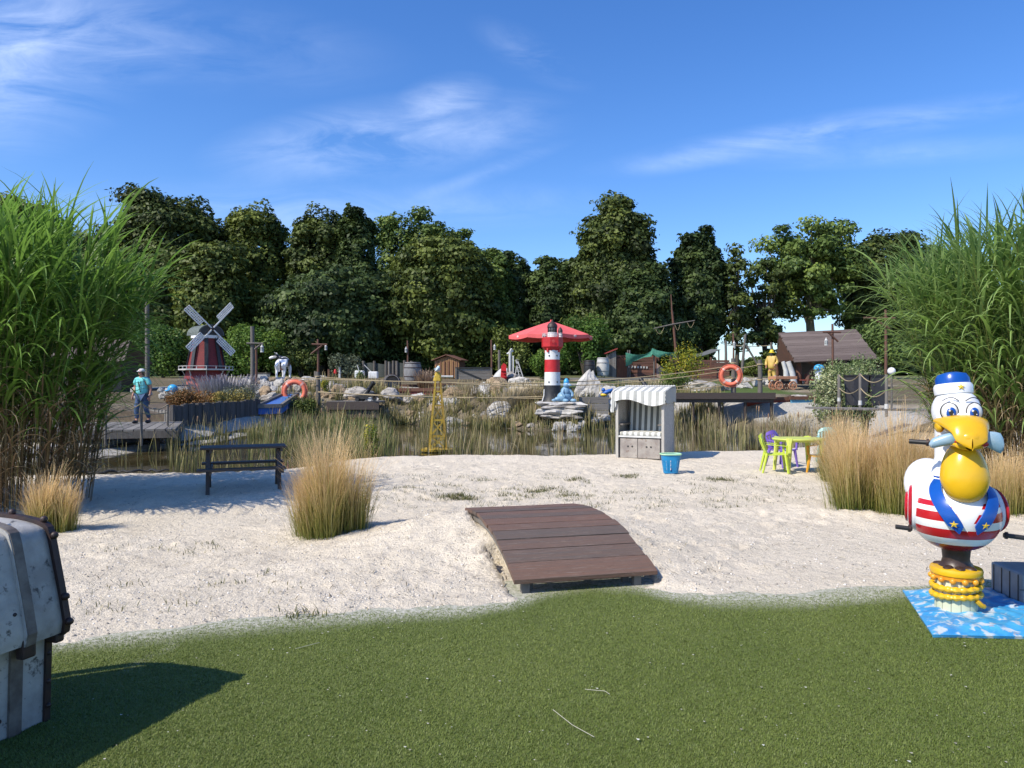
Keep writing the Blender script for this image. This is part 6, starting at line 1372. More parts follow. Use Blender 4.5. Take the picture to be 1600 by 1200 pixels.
# ---------------------------------------------------------------- small hut
D = 46; u = D/F; t = thing('small_hut', 'small tan board hut with a low reddish gable roof', 'hut', at(703, 591, D), R(-14)); W = 40*u
q = MB(); n = 13
for k in range(n):
    x = -W/2+(k+.5)*W/n; q.tint = random.random(); zt_ = (27+7*(1-abs(x)/(W/2)))*u; q.box((x, -.55, zt_/2), (W/n-.02, .05, zt_)); 
q.build('front_wall', M['tanwood'], t)
for s in (-1, 1): q = MB(); q.tint = .8; q.box((s*(W/2-.03), 0, 13.5*u), (.05, 1.08, 27*u)); q.build('side_wall', M['brownwood'], t)
q = MB(); q.tint = .6; q.box((0, .55, 13.5*u), (W, .05, 27*u)); q.build('back_wall', M['brownwood'], t)
for s in (-1, 1): q = MB(); q.tint = .2; a = math.atan2(8*u, W/2+.1); q.box((s*(W/4+.06), 0, 31.5*u+.02), (W/2/math.cos(a)+.22, 1.5, .05), rot=(0, s*a, 0)); q.build('roof', M['brownwood'], t)
for k in range(6): x = -W/2+(k+.5)*W/6; q = MB(); q.tint = 0; q.box((x, -.595, 13*u), (.05, .035, 26*u)); q.build('batten', M['brownwood'], t)
# grey board enclosure
t = thing('board_enclosure', 'low grey board enclosure with a diagonal brace right of the small hut', 'board wall', at(740, 593, 43), R(3)); u = 43/F
q = MB()
for k in range(4): q.tint = random.random(); q.box((0, 0, (2.3+4.3*k)*u), (57*u, .06, 4.1*u))
q.build('boards', M['greyplank'], t)
q = MB(); q.box((0, -.02, 18.3*u), (58*u, .16, 1.6*u)); q.bar((-24*u, -.06, 16*u), (12*u, -.06, 1*u), 1.8*u, .04, up=(0, 1, 0)); q.build('brace', M['black'], t)
for x in (-27.5, 27.5): q = MB(); q.box((x*u, -.05, 9*u), (2.5*u, .1, 18.5*u)); q.build('corner_post', M['greywood'], t)
t = thing('log', 'pale round log lying between the small hut and the board enclosure', 'log', at(684, 589.5, 41)); u = 41/F
q = MB(); q.tube([(-20*u, 0, 0), (0, 0, 1.2*u), (24*u, 0, 1*u)], 1.8*u, 10); q.build('trunk', M['offwhite'], t)
# red slide / chair in a boat
t = thing('red_chair', 'red chair with steps standing in a small white boat', 'chair', at(787, 592, 42)); u = 42/F
q = MB(); q.prism([(-5*u, 0), (5*u, 0), (4*u, 22*u), (0, 25*u), (-4*u, 20*u)], .05, .15); q.build('back', M['red'], t)
for k in range(3): q = MB(); q.rbox((0, -.08-.12*(2-k), (3+5*k)*u), (8.5*u, .26, 1.4*u), .01); q.build('step', M['red'], t)
t = thing('small_boat', 'small upturned white-grey boat bow behind the red chair', 'boat', at(781, 591, 43)); 
q = MB(); q.grid(lambda a, b_: ((-12+24*b_)*u, (-.5+1.0*a), (1+19*math.sin(math.pi*min(1, b_*1.15)*.5)*math.sin(math.pi*a)**.6*(1-.2*b_))*u), 14, 12, .03); q.build('hull', M['offwhite'], t)
q = MB(); q.box((4*u, -.6, -1*u), (34*u, .5, 6*u)); q.build('dark_trough', M['black'], t)
for px, top, w, m_, lab in ((797, 548, 4.5, 'offwhite', 'white pipe post with a small cross-piece right of the red chair'), (780, 547, 4, 'greywood', 'thick grey post behind the red chair'), (802, 556, 2, 'white', 'thin white pole right of the pipe post')):
    p = at(px, 592, 43.5); u = 43.5/F; t = thing('pipe_post', lab, 'post', p); q = MB(); q.tube([(0, 0, -.3), (0, 0, (592-top)*u)], w*u/2, 10); q.build('post', M[m_], t)
    if px == 797: q = MB(); q.tube([(-5*u, 0, 39*u), (5*u, 0, 44*u)], 1.3*u, 8); q.tube([(0, 0, 42*u), (2*u, -.1, 47*u)], 1.4*u, 8); q.build('cross_piece', M['white'], t)
t = thing('a_frame_ladder', 'white folded ladder leaning right of the pipe post', 'ladder', at(809, 592, 42.5)); u = 42.5/F
for a, b_ in (((-5, 0), (0, 31)), ((9, 0), (-1, 31)), ((3, 0), (-3, 30))): q = MB(); q.bar((a[0]*u, 0, a[1]*u), (b_[0]*u, 0, b_[1]*u), 1.5*u, 1.5*u); q.build('rail', M['offwhite'], t)
q = MB(); [q.bar(((-3.5+.7*k)*u, 0, (6+6*k)*u), ((5.5-1.3*k)*u, 0, (6+6*k)*u), .8*u) for k in range(4)]; q.build('rungs', M['offwhite'], t)
# white cart + red thing + sign left
t = thing('white_cart', 'white tub cart with two raised handles behind the round bush', 'cart', at(573, 592, 37.5)); u = 37.5/F
q = MB(); q.rbox((-11*u, 0, 7*u), (13*u, .5, 12*u), .05); q.rbox((10*u, .1, 6*u), (14*u, .4, 11*u), .04); q.build('tub', M['white'], t)
for a, b_ in (((-12, 13), (-15, 22)), ((7, 11), (-4, 22))): q = MB(); q.tube([(a[0]*u, 0, a[1]*u), (b_[0]*u, 0, b_[1]*u)], .022, 6); q.build('handle', M['offwhite'], t)
t = thing('red_toy', 'small bright red seated figure between posts right of the cow', 'figure', at(524, 590, 46)); u = 46/F
skin('body', [(0, 0, 5*u, 3.4*u), (0, 0, 10*u, 2.4*u), (0, 0, 13.5*u, 1.8*u)], [(0, 1), (1, 2)], M['red'], t)
for px, top, m_, lab in ((531, 573, 'offwhite', 'short white post right of the red figure'), (514, 577, 'brownwood', 'short brown post left of the red figure'), (494, 580, 'greywood', 'short thick grey post at the foot of the lantern post')):
    p = at(px, 592, 46); t = thing('short_post', lab, 'post', p); q = MB(); q.tube([(0, 0, -.3), (0, 0, (592-top)*u)], 2*u if px > 500 else 3.3*u, 8); q.build('post', M[m_], t)
t = thing('grey_box', 'small pale grey box left of the cow\'s rocks', 'box', at(409, 592, 37)); q = MB(); q.rbox((0, 0, 3*u), (17*u, .5, 7*u), .03); q.build('body', M['offwhite'], t); q = MB(); q.rbox((0, 0, 7*u), (18.5*u, .55, 1.2*u), .01); q.build('lid', M['greywood'], t)
# blue helmet-like figures left and right
t = thing('blue_toy_figure', 'sky-blue capped figure behind the heather planter', 'figure', at(270, 618, 30)); u = 30/F
q = MB(); q.ell((0, 0, 10*u), (8*u, 7*u, 7.5*u), 18, 12); q.ell((-6*u, -3*u, 7.5*u), (5*u, 5*u, 1.5*u), 14, 8); q.build('cap', M['sky'], t)
q = MB(); q.ell((0, 0, 4*u), (6*u, 6*u, 8*u), 16, 10); q.build('body', M['offwhite'], t)
t = thing('grey_bin', 'grey-white box with a dark lid right of the sky-blue cap', 'box', at(288, 618, 30.5)); q = MB(); q.rbox((0, 0, 8*u), (20*u, .5, 15*u), .03); q.build('body', M['offwhite'], t); q = MB(); q.rbox((2*u, 0, 16.5*u), (20*u, .55, 2*u), .02); q.build('lid', M['black'], t)
t = thing('blue_hat_figure', 'white seabird figure with a bright blue cap behind the variegated bush', 'figure', at(1279, 604, 31)); u = 31/F
skin('body', [(0, 0, 6*u, 6*u), (0, 0, 15*u, 5*u), (0, 0, 22*u, 6*u), (0, -.02, 27*u, 6*u)], [(0, 1), (1, 2), (2, 3)], M['gloss_white'], t)
q = MB(); q.ell((1*u, 0, 29*u), (8*u, 7*u, 6*u), 18, 12); q.ell((-5*u, -4*u, 27*u), (5*u, 4*u, 1.4*u), 12, 8); q.build('cap', M['sky'], t)
t = thing('white_ball_lamp', 'round white ball at the edge of the right tall grass', 'ball', at(1393, 600, 22)); u = 22/F
q = MB(); q.ell((0, 0, 20*u), 6*u, 20, 14); q.build('ball', M['white'], t); q = MB(); q.tube([(0, 0, -.8), (0, 0, 15*u)], .03, 8); q.build('stand', M['greywood'], t)

# ---------------------------------------------------------------- ship wreck hull, mast, netting
D = 45.5; u = D/F; ox = 1050; t = thing('wooden_ship', 'brown board hull of a play ship with a mast and crooked yard', 'play ship', at(ox, 594, D)); f = lambda x, y, dy=0: Vector(((x-ox)*u, dy, (594-y)*u))
for (xa, xb, top, dy) in ((962, 1030, 555, 0), (1048, 1142, 562, .3)):
    q = MB(); n = 8
    for k in range(n):
        y1, y0 = 592-(592-top)*(k)/n, 592-(592-top)*(k+1)/n; q.tint = random.random(); bend = 1.2*math.sin(k*1.7)
        sk_ = 3 if xa > 1040 else 0
        if xa < 1000 and k in (4, 5): segs = ((xa, xa+19), (xa+20, xb-6))
        else: segs = ((xa, xb),)
        for s0, s1 in segs:
            a_, b__ = f(s0, y0+bend+(k % 2)*.8, dy), f(s1, y0-bend*.6+sk_*.0, dy); c_, d_ = f(s1, y1-bend*.6-.4, dy), f(s0, y1+bend-.6, dy)
            q.add([a_, b__, c_, d_, a_+Vector((0, .06, 0)), b__+Vector((0, .06, 0)), c_+Vector((0, .06, 0)), d_+Vector((0, .06, 0))], [(0, 1, 2, 3), (7, 6, 5, 4), (0, 4, 5, 1), (3, 2, 6, 7), (0, 3, 7, 4), (1, 5, 6, 2)])
    q.build('hull_boards', mat('red_cedar', (.20, .085, .05), (.10, .05, .038), (.4, 1, 6), 5, .8, .5, .02, tint=True), t)
q = MB(); q.tint = 0; q.box(f(972, 576, -.05), (16*u, .05, 32*u)); q.build('door', mat('cedar_door', (.26, .10, .05), (.18, .075, .04), (3, 3, .5), 5, .8), t)
q = MB(); q.tint = .2; [q.box(f(x, 575, -.08), (2*u, .08, 34*u)) for x in (1024, 1047, 1110)]; q.build('frame_posts', M['brownwood'], t)
[MB().box(f(983+4.6*k, 573+.2*k, -.03), (2.4*u, .04, 3.2*u)).build('tooth', M['offwhite'], t) for k in range(7)]
q = MB(); q.add([f(1024, 566, -.1), f(1046, 583, -.1), f(1046, 592, -.1), f(1024, 592, -.1), f(1024, 566, -.04), f(1046, 583, -.04), f(1046, 592, -.04), f(1024, 592, -.04)], [(0, 1, 2, 3), (7, 6, 5, 4), (0, 4, 5, 1), (0, 3, 7, 4)]); q.build('ramp_side', mat('pinkish_board', (.40, .27, .21), (.32, .22, .18), ns=5, rough=.85), t)
q = MB(); q.tube([f(1057, 560), f(1053, 515), f(1050, 485)], [2.3*u, 1.9*u, 1.6*u], 9); q.tube([f(1050, 487), f(1048.5, 460)], [1.3*u, .7*u], 8); q.build('mast', M['brownwood'], t)
q = MB(); q.tube([f(1021, 513.5, -.1), f(1050, 507, -.1), f(1085, 501, -.1)], [.8*u, 1.1*u, .8*u], 8); q.build('yard', M['greywood'], t)
q = MB()
for x0, x1, yy, dp in ((1023, 1037, 512, 10), (1054, 1062, 507, 9), (1073, 1084, 503, 9)): MB().tube([f(x0+(x1-x0)*k/8, yy+dp*math.sin(math.pi*k/8), -.1) for k in range(9)], .3*u, 5).build('rigging', M['rope'], t)
t = thing('green_netting', 'green safety net draped over the left end of the play ship', 'netting', at(1015, 592, 45)); u = 45/F
m, nt, b = nodes('green_net'); P = coords(nt, 'Object'); v = N(nt, 'ShaderNodeTexVoronoi'); v.inputs['Scale'].default_value = 12; nt.links.new(P, v.inputs['Vector'])
nt.links.new(mixrgb(nt, v.outputs[0], (.02, .12, .075), (.07, .24, .17)), b.inputs['Base Color']); b.inputs['Roughness'].default_value = .9
def gnet(a, b_):
    x = -38+80*a; top = 43-2*math.sin(a*9) if a > .5 else 41-7*math.sin(math.pi*a*2)*.5; 
    if a > .42 and a < .62: top += 3*(1-abs(a-.52)/.1)
    dep = 8+3*math.sin(a*13) if a > .12 else 22-60*a
    return (x*u, -.12-.15*math.sin(b_*3+a*9)*.4, (top-dep*b_)*u)
q = MB(); q.grid(gnet, 50, 8, .012); q.build('net', m, t)
for x in (-34, -31, 7): q = MB(); q.tube([(x*u, 0, 0), (x*u, 0, 45*u)], .045, 7); q.build('pole', M['greywood'], t)
t = thing('grey_awning', 'grey tarpaulin awning slanting up behind the ship hull', 'awning', at(1095, 592, 48.5)); u = 48.5/F
q = MB(); q.grid(lambda a, b_: ((-22+46*a)*u, -1+2.2*b_, (32+13*a-1.5*math.sin(a*3.14)+3*b_)*u), 12, 6, .03); q.build('tarpaulin', mat('tarp', (.13, .14, .15), (.09, .10, .10), ns=5, rough=.8), t)
for x, h in ((-20, 33), (22, 45)): q = MB(); q.tube([(x*u, -.9, 0), (x*u, -.9, h*u)], .05, 7); q.build('pole', M['greywood'], t)
t = thing('leaning_shed', 'narrow grey board shed with a red sloping roof beside the pale barrel', 'shed', at(955, 589, 44)); u = 44/F
q = MB()
for k in range(5): q.tint = random.random(); x = -6+3*k; q.box((x*u, 0, (17+k*.8)*u), (2.7*u, .06, (34+k*1.8)*u))
q.build('front_boards', M['greyplank'], t); q = MB(); q.tint = .2; q.box((7*u, .45, 18*u), (.06, .9, 38*u)); q.build('side_wall', M['greyplank'], t)
q = MB(); q.box((0, .4, 40.5*u), (20*u, 1.2, 1.6*u), rot=(0, R(-22), 0)); q.build('roof', mat('roof_red', (.33, .05, .04), ns=5), t)
t = thing('low_log_edge', 'long pale board edging the green behind the ropes', 'edging', at(985, 592.5, 42)); u = 42/F
q = MB(); q.tint = 0; q.box((0, 0, .03), (190*u, .14, .10)); q.build('board', M['greyplank'], t)

# ---------------------------------------------------------------- plank-roofed hut
D = 38; u = D/F; ox = 1280; t = thing('plank_roof_hut', 'open hut with a steep dark plank roof and crooked trunk posts', 'hut', at(ox, 600, D)); f = lambda x, y, dy=0: Vector(((x-ox)*u, dy, (600-y)*u))
n = 13; q = MB(); q2 = MB()
for k in range(n):
    a, b_ = k/n, (k+1)/n; bulge = random.uniform(-.4, .4)
    def L(a_, x): return f(1223+(1217-1223)*(1-1)-0+ (1225-1216.5)*a_*1.0-6+0, 0)
    xl0, xl1 = 1217+9*a, 1217+9*b_; xr0, xr1 = 1338+12*a, 1338+12*b_
    yt0, yt1 = 519.5+46*a, 519.5+46*b_+1.1; ytr0, ytr1 = 514.5+46*a, 514.5+46*b_+1.1; dy0, dy1 = -1.4*a, -1.4*b_-.04
    j = random.uniform(-1, 1.2); q.tint = random.random()
    A_ = [f(xl0+j, yt0+bulge, dy0), f(xr0+j, ytr0-bulge, dy0), f(xr1+j, ytr1-bulge, dy1), f(xl1+j, yt1+bulge, dy1)]; off = Vector((0, .05, -.05))
    q.add(A_+[v+off for v in A_], [(0, 1, 2, 3), (7, 6, 5, 4), (2, 3, 7, 6), (0, 3, 7, 4), (1, 5, 6, 2)])
    B_ = [v+Vector((0, 2*(1.4*a), 0)) for v in A_[:2]]+[v+Vector((0, 2*1.4*b_, 0)) for v in A_[2:]]; q2.tint = random.random(); q2.add(B_+[v+Vector((0, -.04, -.04)) for v in B_], [(3, 2, 1, 0), (4, 5, 6, 7), (2, 3, 7, 6)])
q.build('roof_front', M['roofwood'], t); q2.build('roof_back', M['roofwood'], t)
for x, yb in ((1221, 0),):
    q = MB(); q.tint = .9; q.add([f(1218, 521, 0), f(1226, 565, -1.38), f(1226, 565, 1.38)], [(0, 1, 2)]); q.add([f(1219, 521, 0), f(1227, 565, -1.38), f(1227, 565, 1.38)], [(2, 1, 0)]); q.build('gable', M['brownwood'], t)
for k, (x0, y0, x1, y1, r, dy, m_) in enumerate(((1216, 592, 1211, 566, .11, -1.1, 'offwhite'), (1228, 600, 1220, 566, .16, -1.0, 'offwhite'), (1240, 600, 1240, 563, .15, -.6, 'brownwood'), (1262, 600, 1262, 577, .12, -1.1, 'greywood'), (1332, 600, 1334, 563, .13, -1.1, 'brownwood'), (1225, 600, 1224, 563, .12, 1.1, 'brownwood'), (1334, 600, 1334, 560, .13, 1.1, 'brownwood'))):
    q = MB(); q.tint = .2; q.tube([f(x0, y0, dy), f((x0+x1)/2+1.5, (y0+y1)/2, dy), f(x1, y1, dy)], [r*1.25, r, r*.85], 9); q.build('post', M[m_], t)
q = MB(); q.tube([f(1248, 600, -1), f(1252, 584, -1), f(1262, 572, -1), f(1274, 566, -1)], [.13, .1, .08, .06], 8); q.tube([f(1262, 572, -1), f(1250, 566, -1)], .05, 7); q.build('crooked_branch', M['brownwood'], t)
q = MB(); q.tint = .9; q.box(f(1280, 583, 1.3), (106*u, .08, 34*u)); q.build('back_wall', M['darkwood'], t)
q = MB(); q.tint = .3; q.box(f(1268, 594, -.6), (60*u, 1.0, 2*u)); q.box(f(1256, 589, -.6), (6*u, .5, 9*u)); q.build('counter', mat('counter_red', (.22, .05, .035), ns=6), t)
q = MB(); q.tint = 0; q.box(f(1255, 566, -1.3), (58*u, .06, 3*u)); q.build('eaves_beam', M['roofwood'], t)

# left dark thatched shelter behind grass
D = 36; u = D/F; t = thing('shelter', 'dark low shelter with a shallow grey roof half hidden behind the left tall grass', 'shelter', gx(190, D)); f = lambda x, y, dy=0: Vector(((x-190)*u, dy, CZ+(HY-y)*u-t.location.z))
for s in (0, 1): q = MB(); q.tint = .6; q.add([f(100, 560, -1.6), f(214, 566, -1.2), f(200, 532, .2), f(130, 524, .2)] if s == 0 else [f(100, 560, 2), f(214, 566, 1.6), f(200, 532, .2), f(130, 524, .2)], [(0, 1, 2, 3)]); q.M = Matrix.Translation((0, .03, -.06)); q.add([f(100, 560, -1.6), f(214, 566, -1.2), f(200, 532, .2), f(130, 524, .2)] if s == 0 else [f(100, 560, 2), f(214, 566, 1.6), f(200, 532, .2), f(130, 524, .2)], [(3, 2, 1, 0)]); q.build('roof', M['roofwood'], t)
q = MB(); q.box(f(150, 590, .3), (96*u, 1.6, 50*u)); q.build('wall', M['darkwood'], t)
# ---------------------------------------------------------------- boardwalk, ropes, person
q = MB(); t = thing('boardwalk', 'weathered grey boardwalk with a dark side at the left edge of the pond', 'boardwalk', (-12, 19.5, .0))
P = [Vector((-16.5, 16.6, .46)), Vector((-8.55, 18.9, .46)), Vector((-10.0, 22.6, .46)), Vector((-17.5, 21.2, .46))]; c0 = Vector((-12, 19.5, 0)); n = 34
for k in range(n):
    a, b_ = k/n, (k+.9)/n; q.tint = random.random(); A_ = [P[0].lerp(P[1], a), P[0].lerp(P[1], b_), P[3].lerp(P[2], b_), P[3].lerp(P[2], a)]; A_ = [v-c0 for v in A_]; q.add(A_+[v-Vector((0, 0, .05)) for v in A_], [(0, 1, 2, 3), (7, 6, 5, 4), (0, 4, 5, 1), (2, 6, 7, 3), (1, 5, 6, 2), (3, 7, 4, 0)])
q.build('deck', M['greyplank'], t)
for a, b_ in ((0, 1), (1, 2)): q = MB(); q.tint = .7; q.bar(P[a]-c0-Vector((0, 0, .14)), P[b_]-c0-Vector((0, 0, .14)), .06, .17); q.build('side_beam', M['greywood'], t)
for k in range(6): q = MB(); v = P[0].lerp(P[1], .08+k*.17)-c0; q.tube([v+Vector((0, .3, -.9)), v+Vector((0, .3, -.06))], .07, 7); q.build('pile', M['darkwood'], t)
rp = []
for k, (px, D, top, bot) in enumerate(((221, 18.1, 628, 690), (262, 20.2, 632, 660), (165, 17.6, 630, 690))):
    p = at(px, top, D); t = thing('railing_post', ['thin grey rope railing post before the walking person', 'rope railing post at the planter corner', 'rope railing post half hidden by the left tall grass'][k], 'post', (p.x, p.y, CZ+(HY-bot)*D/F)); H = p.z-t.location.z
    q = MB(); q.tube([(0, 0, -.1), (0, 0, H)], .032, 8); q.build('post', M['greywood'], t); rp.append(p)
rope(rp[2]-Vector((0, 0, .02)), rp[0]-Vector((0, 0, .03)), .16, 'upper rope sagging to the railing post before the person', .014); rope(rp[0]-Vector((0, 0, .03)), rp[1], .14, 'upper rope between the railing post and the planter corner', .014)
rope(rp[2]-Vector((0, 0, .32)), rp[0]-Vector((0, 0, .28)), .05, 'lower rope left of the railing post before the person', .014); rope(rp[0]-Vector((0, 0, .28)), rp[1]-Vector((0, 0, .22)), .03, 'lower rope right of the railing post before the person', .014)
# palisade planter
def palisade(a, b_, h, label, mname='greyplank', lo=.55):
    a, b_ = Vector(a), Vector(b_); c = (a+b_)/2; t = thing('palisade', label, 'palisade', (c.x, c.y, min(a.z, b_.z)-.1)); L_ = (b_-a).length; n = int(L_/.14); q = MB()
    for k in range(n):
        f0, f1 = k/n, (k+.93)/n; q.tint = random.random()**.8; hh = h*random.uniform(.9, 1.06); w0, w1 = a.lerp(b_, f0)-t.location, a.lerp(b_, f1)-t.location; w0.z = w1.z = -.2; up = Vector((0, 0, hh+.3+ (a.z+(b_.z-a.z)*f0)-t.location.z)); nn = (b_-a).normalized().cross(Vector((0, 0, 1)))*.05*random.uniform(.7, 1.2)
        A_ = [w0-nn, w1-nn, w1+nn, w0+nn]; q.add(A_+[v+up for v in A_], [(3, 2, 1, 0), (4, 5, 6, 7), (0, 1, 5, 4), (1, 2, 6, 5), (2, 3, 7, 6), (3, 0, 4, 7)])
    q.build('boards', M[mname], t)
M['pal'] = mat('palisade_wood', (.12, .11, .105), (.055, .05, .048), (2, 2, .4), 8, .85, .6, .02, tint=True); 
palisade(at(268, 664, 22.6), at(405, 648, 28.4), .50, 'dark grey board palisade holding the heather planter', 'pal')
palisade(at(232, 656, 24.5), at(268, 663, 22.7), .30, 'lighter low palisade behind the walking person\'s legs', 'greyplank')
t = thing('planter_bed', 'raised soil bed behind the dark board palisade', 'planter bed', (-10.6, 26, .3)); q = MB()
a, b_ = at(270, 664, 22.8), at(405, 648, 28.4); q.add([v-Vector((-10.6, 26, .3)) for v in (Vector((a.x-.1, a.y+.1, .66)), Vector((b_.x-.1, b_.y, .95)), Vector((-12.5, 29, 1.0)), Vector((-13.4, 24.6, .75)), Vector((a.x-.1, a.y+.1, .0)), Vector((b_.x-.1, b_.y, .0)), Vector((-12.5, 29, 0)), Vector((-13.4, 24.6, 0)))], [(0, 1, 2, 3), (0, 1, 5, 4), (1, 2, 6, 5), (2, 3, 7, 6), (3, 0, 4, 7)]); q.build('soil', mat('soil', (.06, .045, .03), (.12, .09, .06), ns=6, rough=.95), t)

def human(name, label, cat, loc, rz, H, J, E, skinm, cloth, scale=1):
    pass
p = at(222, 660.5, 21.6); p.z = .46; t = thing('person', 'person in a turquoise T-shirt, jeans and white cap walking on the boardwalk', 'person', p, R(-8), scale=.92)
# facing -y; mid-stride
JB = [(0, 0, .92, .13), (0, .0, 1.12, .13), (0, -.01, 1.32, .14), (0, -.02, 1.46, .055), (0, -.035, 1.56, .075), (0, -.04, 1.64, .078),
      (-.09, 0, .86, .095), (-.10, -.14, .48, .062), (-.10, -.12, .10, .042), (-.10, -.25, .04, .035), (.09, 0, .86, .095), (.10, .04, .48, .062), (.10, .22, .12, .042), (.10, .13, .04, .035),
      (-.19, 0, 1.38, .062), (-.25, .03, 1.12, .046), (-.24, -.10, .90, .034), (-.235, -.13, .85, .03), (.19, 0, 1.38, .062), (.26, .06, 1.12, .046), (.27, .0, .88, .034), (.27, -.02, .83, .03)]
EB = [(0, 1), (1, 2), (2, 3), (3, 4), (4, 5), (0, 6), (6, 7), (7, 8), (8, 9), (0, 10), (10, 11), (11, 12), (12, 13), (2, 14), (14, 15), (15, 16), (16, 17), (2, 18), (18, 19), (19, 20), (20, 21)]
bo = skin('body', JB, EB, M['skin'], t)
skin('t_shirt', [(0, 0, .88, (.19, .155)), (0, -.02, 1.05, (.195, .165)), (0, -.02, 1.25, (.19, .15)), (0, -.01, 1.40, (.12, .09)), (-.19, 0, 1.38, .085), (-.245, .02, 1.20, .082), (.19, 0, 1.38, .085), (.25, .03, 1.20, .082)], [(0, 1), (1, 2), (2, 3), (3, 4), (4, 5), (3, 6), (6, 7)], M['teal'], t)
skin('jeans', [(0, 0, .90, .15), (-.09, 0, .84, .115), (-.10, -.14, .48, .082), (-.10, -.11, .13, .068), (.09, 0, .84, .115), (.10, .04, .48, .082), (.10, .21, .15, .068)], [(0, 1), (1, 2), (2, 3), (0, 4), (4, 5), (5, 6)], M['denim'], t)
for sx, yy, xx in ((-1, -.20, -.10), (1, .15, .10)): q = MB(); q.ell((xx, yy, .05), (.055, .14, .055), 12, 8); q.build('shoe', M['black'], t)
q = MB(); q.ell((0, -.02, 1.60), (.092, .10, .115), 16, 12); q.build('hair', M['hair'], t)
q = MB(); q.ell((0, -.045, 1.585), (.074, .085, .095), 16, 12); fo = q.build('face', M['skin'], t)
q = MB(); q.ell((0, -.13, 1.575), (.014, .02, .022), 8, 6); q.build('nose', M['skin'], t)
for s in (-1, 1): q = MB(); q.ell((s*.03, -.118, 1.605), (.013, .008, .007), 8, 6); q.build('eye', M['black'], t); q = MB(); q.ell((s*.085, -.02, 1.59), (.014, .025, .035), 8, 6); q.build('ear', M['skin'], t)
q = MB(); q.ell((0, -.122, 1.535), (.024, .008, .006), 8, 6); q.build('mouth', M['red'], t)
q = MB(); q.ell((0, -.02, 1.665), (.098, .108, .065), 18, 10); q.ell((0, -.14, 1.650), (.075, .08, .012), 14, 6, rot=(R(14), 0, 0)); ca = q.build('cap', M['white'], t)
q = MB(); q.ell((.0, -.118, 1.675), (.035, .012, .018), 10, 6); q.build('cap_badge', M['red'], ca)
for sx, hx, hy, hz_ in ((-1, -.235, -.13, .85), (1, .27, -.02, .83)):
    q = MB(); q.ell((hx, hy, hz_-.03), (.022, .038, .05), 10, 8)
    for k in range(4): y0 = hy-.028+.019*k; q.tube([(hx, y0, hz_-.06), (hx-sx*.006, y0-.004, hz_-.098), (hx-sx*.016, y0-.006, hz_-.125+.006*abs(k-1.5))], [.0095, .009, .007], 6)
    q.tube([(hx-sx*.005, hy-.03, hz_-.01), (hx-sx*.016, hy-.058, hz_-.045), (hx-sx*.018, hy-.062, hz_-.072)], [.012, .010, .008], 6); q.build('hand', M['skin'], t)
q = MB(); q.tube([(-.10, .02, 1.45), (-.03, -.16, 1.30), (.03, -.19, 1.12), (.06, -.16, .98)], .010, 6); q.tube([(.10, .02, 1.45), (.05, -.16, 1.30), (.03, -.19, 1.15)], .010, 6); q.build('bag_strap', M['black'], t)
q = MB(); q.tube([(.262, -.02, .90), (.268, -.02, .885)], .040, 10); q.build('wristband', M['offwhite'], t)

# fisherman statue in yellow oilskins
oil = mat('oilskin', (.62, .42, .10), (.50, .33, .08), ns=4, rough=.5, bmp=.3)
p = at(1206, 599, 37); t = thing('fisherman_statue', 'life-size fisherman statue in yellow oilskins and sou\'wester beside the mooring post', 'statue', p, R(-35), scale=.93)
skin('body', [(0, 0, .92, .13), (0, .0, 1.12, .13), (0, 0, 1.34, .15), (0, -.01, 1.48, .06), (0, -.03, 1.60, .085), (-.09, 0, .86, .09), (-.12, -.03, .45, .06), (-.12, 0, .05, .05), (.09, 0, .86, .09), (.15, -.05, .45, .06), (.20, -.08, .05, .05), (-.2, 0, 1.40, .06), (-.30, .02, 1.12, .05), (-.26, -.14, .92, .04), (.2, 0, 1.40, .06), (.29, .02, 1.12, .05), (.22, -.18, 1.0, .04)],
     [(0, 1), (1, 2), (2, 3), (3, 4), (0, 5), (5, 6), (6, 7), (0, 8), (8, 9), (9, 10), (2, 11), (11, 12), (12, 13), (2, 14), (14, 15), (15, 16)], M['skin'], t)
skin('coat', [(0, 0, .72, .24), (0, 0, 1.0, .20), (0, 0, 1.34, .20), (0, 0, 1.46, .10), (-.2, 0, 1.40, .09), (-.30, .02, 1.14, .085), (-.27, -.12, .94, .075), (.2, 0, 1.40, .09), (.29, .02, 1.14, .085), (.23, -.16, 1.0, .075)], [(0, 1), (1, 2), (2, 3), (2, 4), (4, 5), (5, 6), (2, 7), (7, 8), (8, 9)], oil, t)
skin('trousers', [(0, 0, .84, .17), (-.10, -.01, .6, .11), (-.12, -.02, .12, .085), (.11, -.02, .6, .11), (.19, -.07, .12, .085)], [(0, 1), (1, 2), (0, 3), (3, 4)], oil, t)
for s, x in ((-1, -.12), (1, .20)): q = MB(); q.ell((x, -.06, .05), (.06, .15, .06), 12, 8); q.build('boot', M['black'], t)
q = MB(); q.ell((0, -.075, 1.52), (.075, .05, .09), 14, 10); q.build('beard', mat('dark_beard', (.05, .045, .04), ns=8), t)
q = MB(); q.ell((0, -.12, 1.59), (.015, .022, .025), 8, 6); q.build('nose', M['skin'], t)
for s in (-1, 1): q = MB(); q.ell((s*.03, -.112, 1.62), (.012, .008, .008), 8, 6); q.build('eye', M['black'], t)
q = MB(); q.lathe([(.19, 0), (.115, .03), (.11, .10), (.07, .16), (.005, .18)], 20, c=(0, .0, 1.64), sy=1.15); q.build('hat', mat('hat_yellow', (.74, .56, .03), ns=5, rough=.45), t)
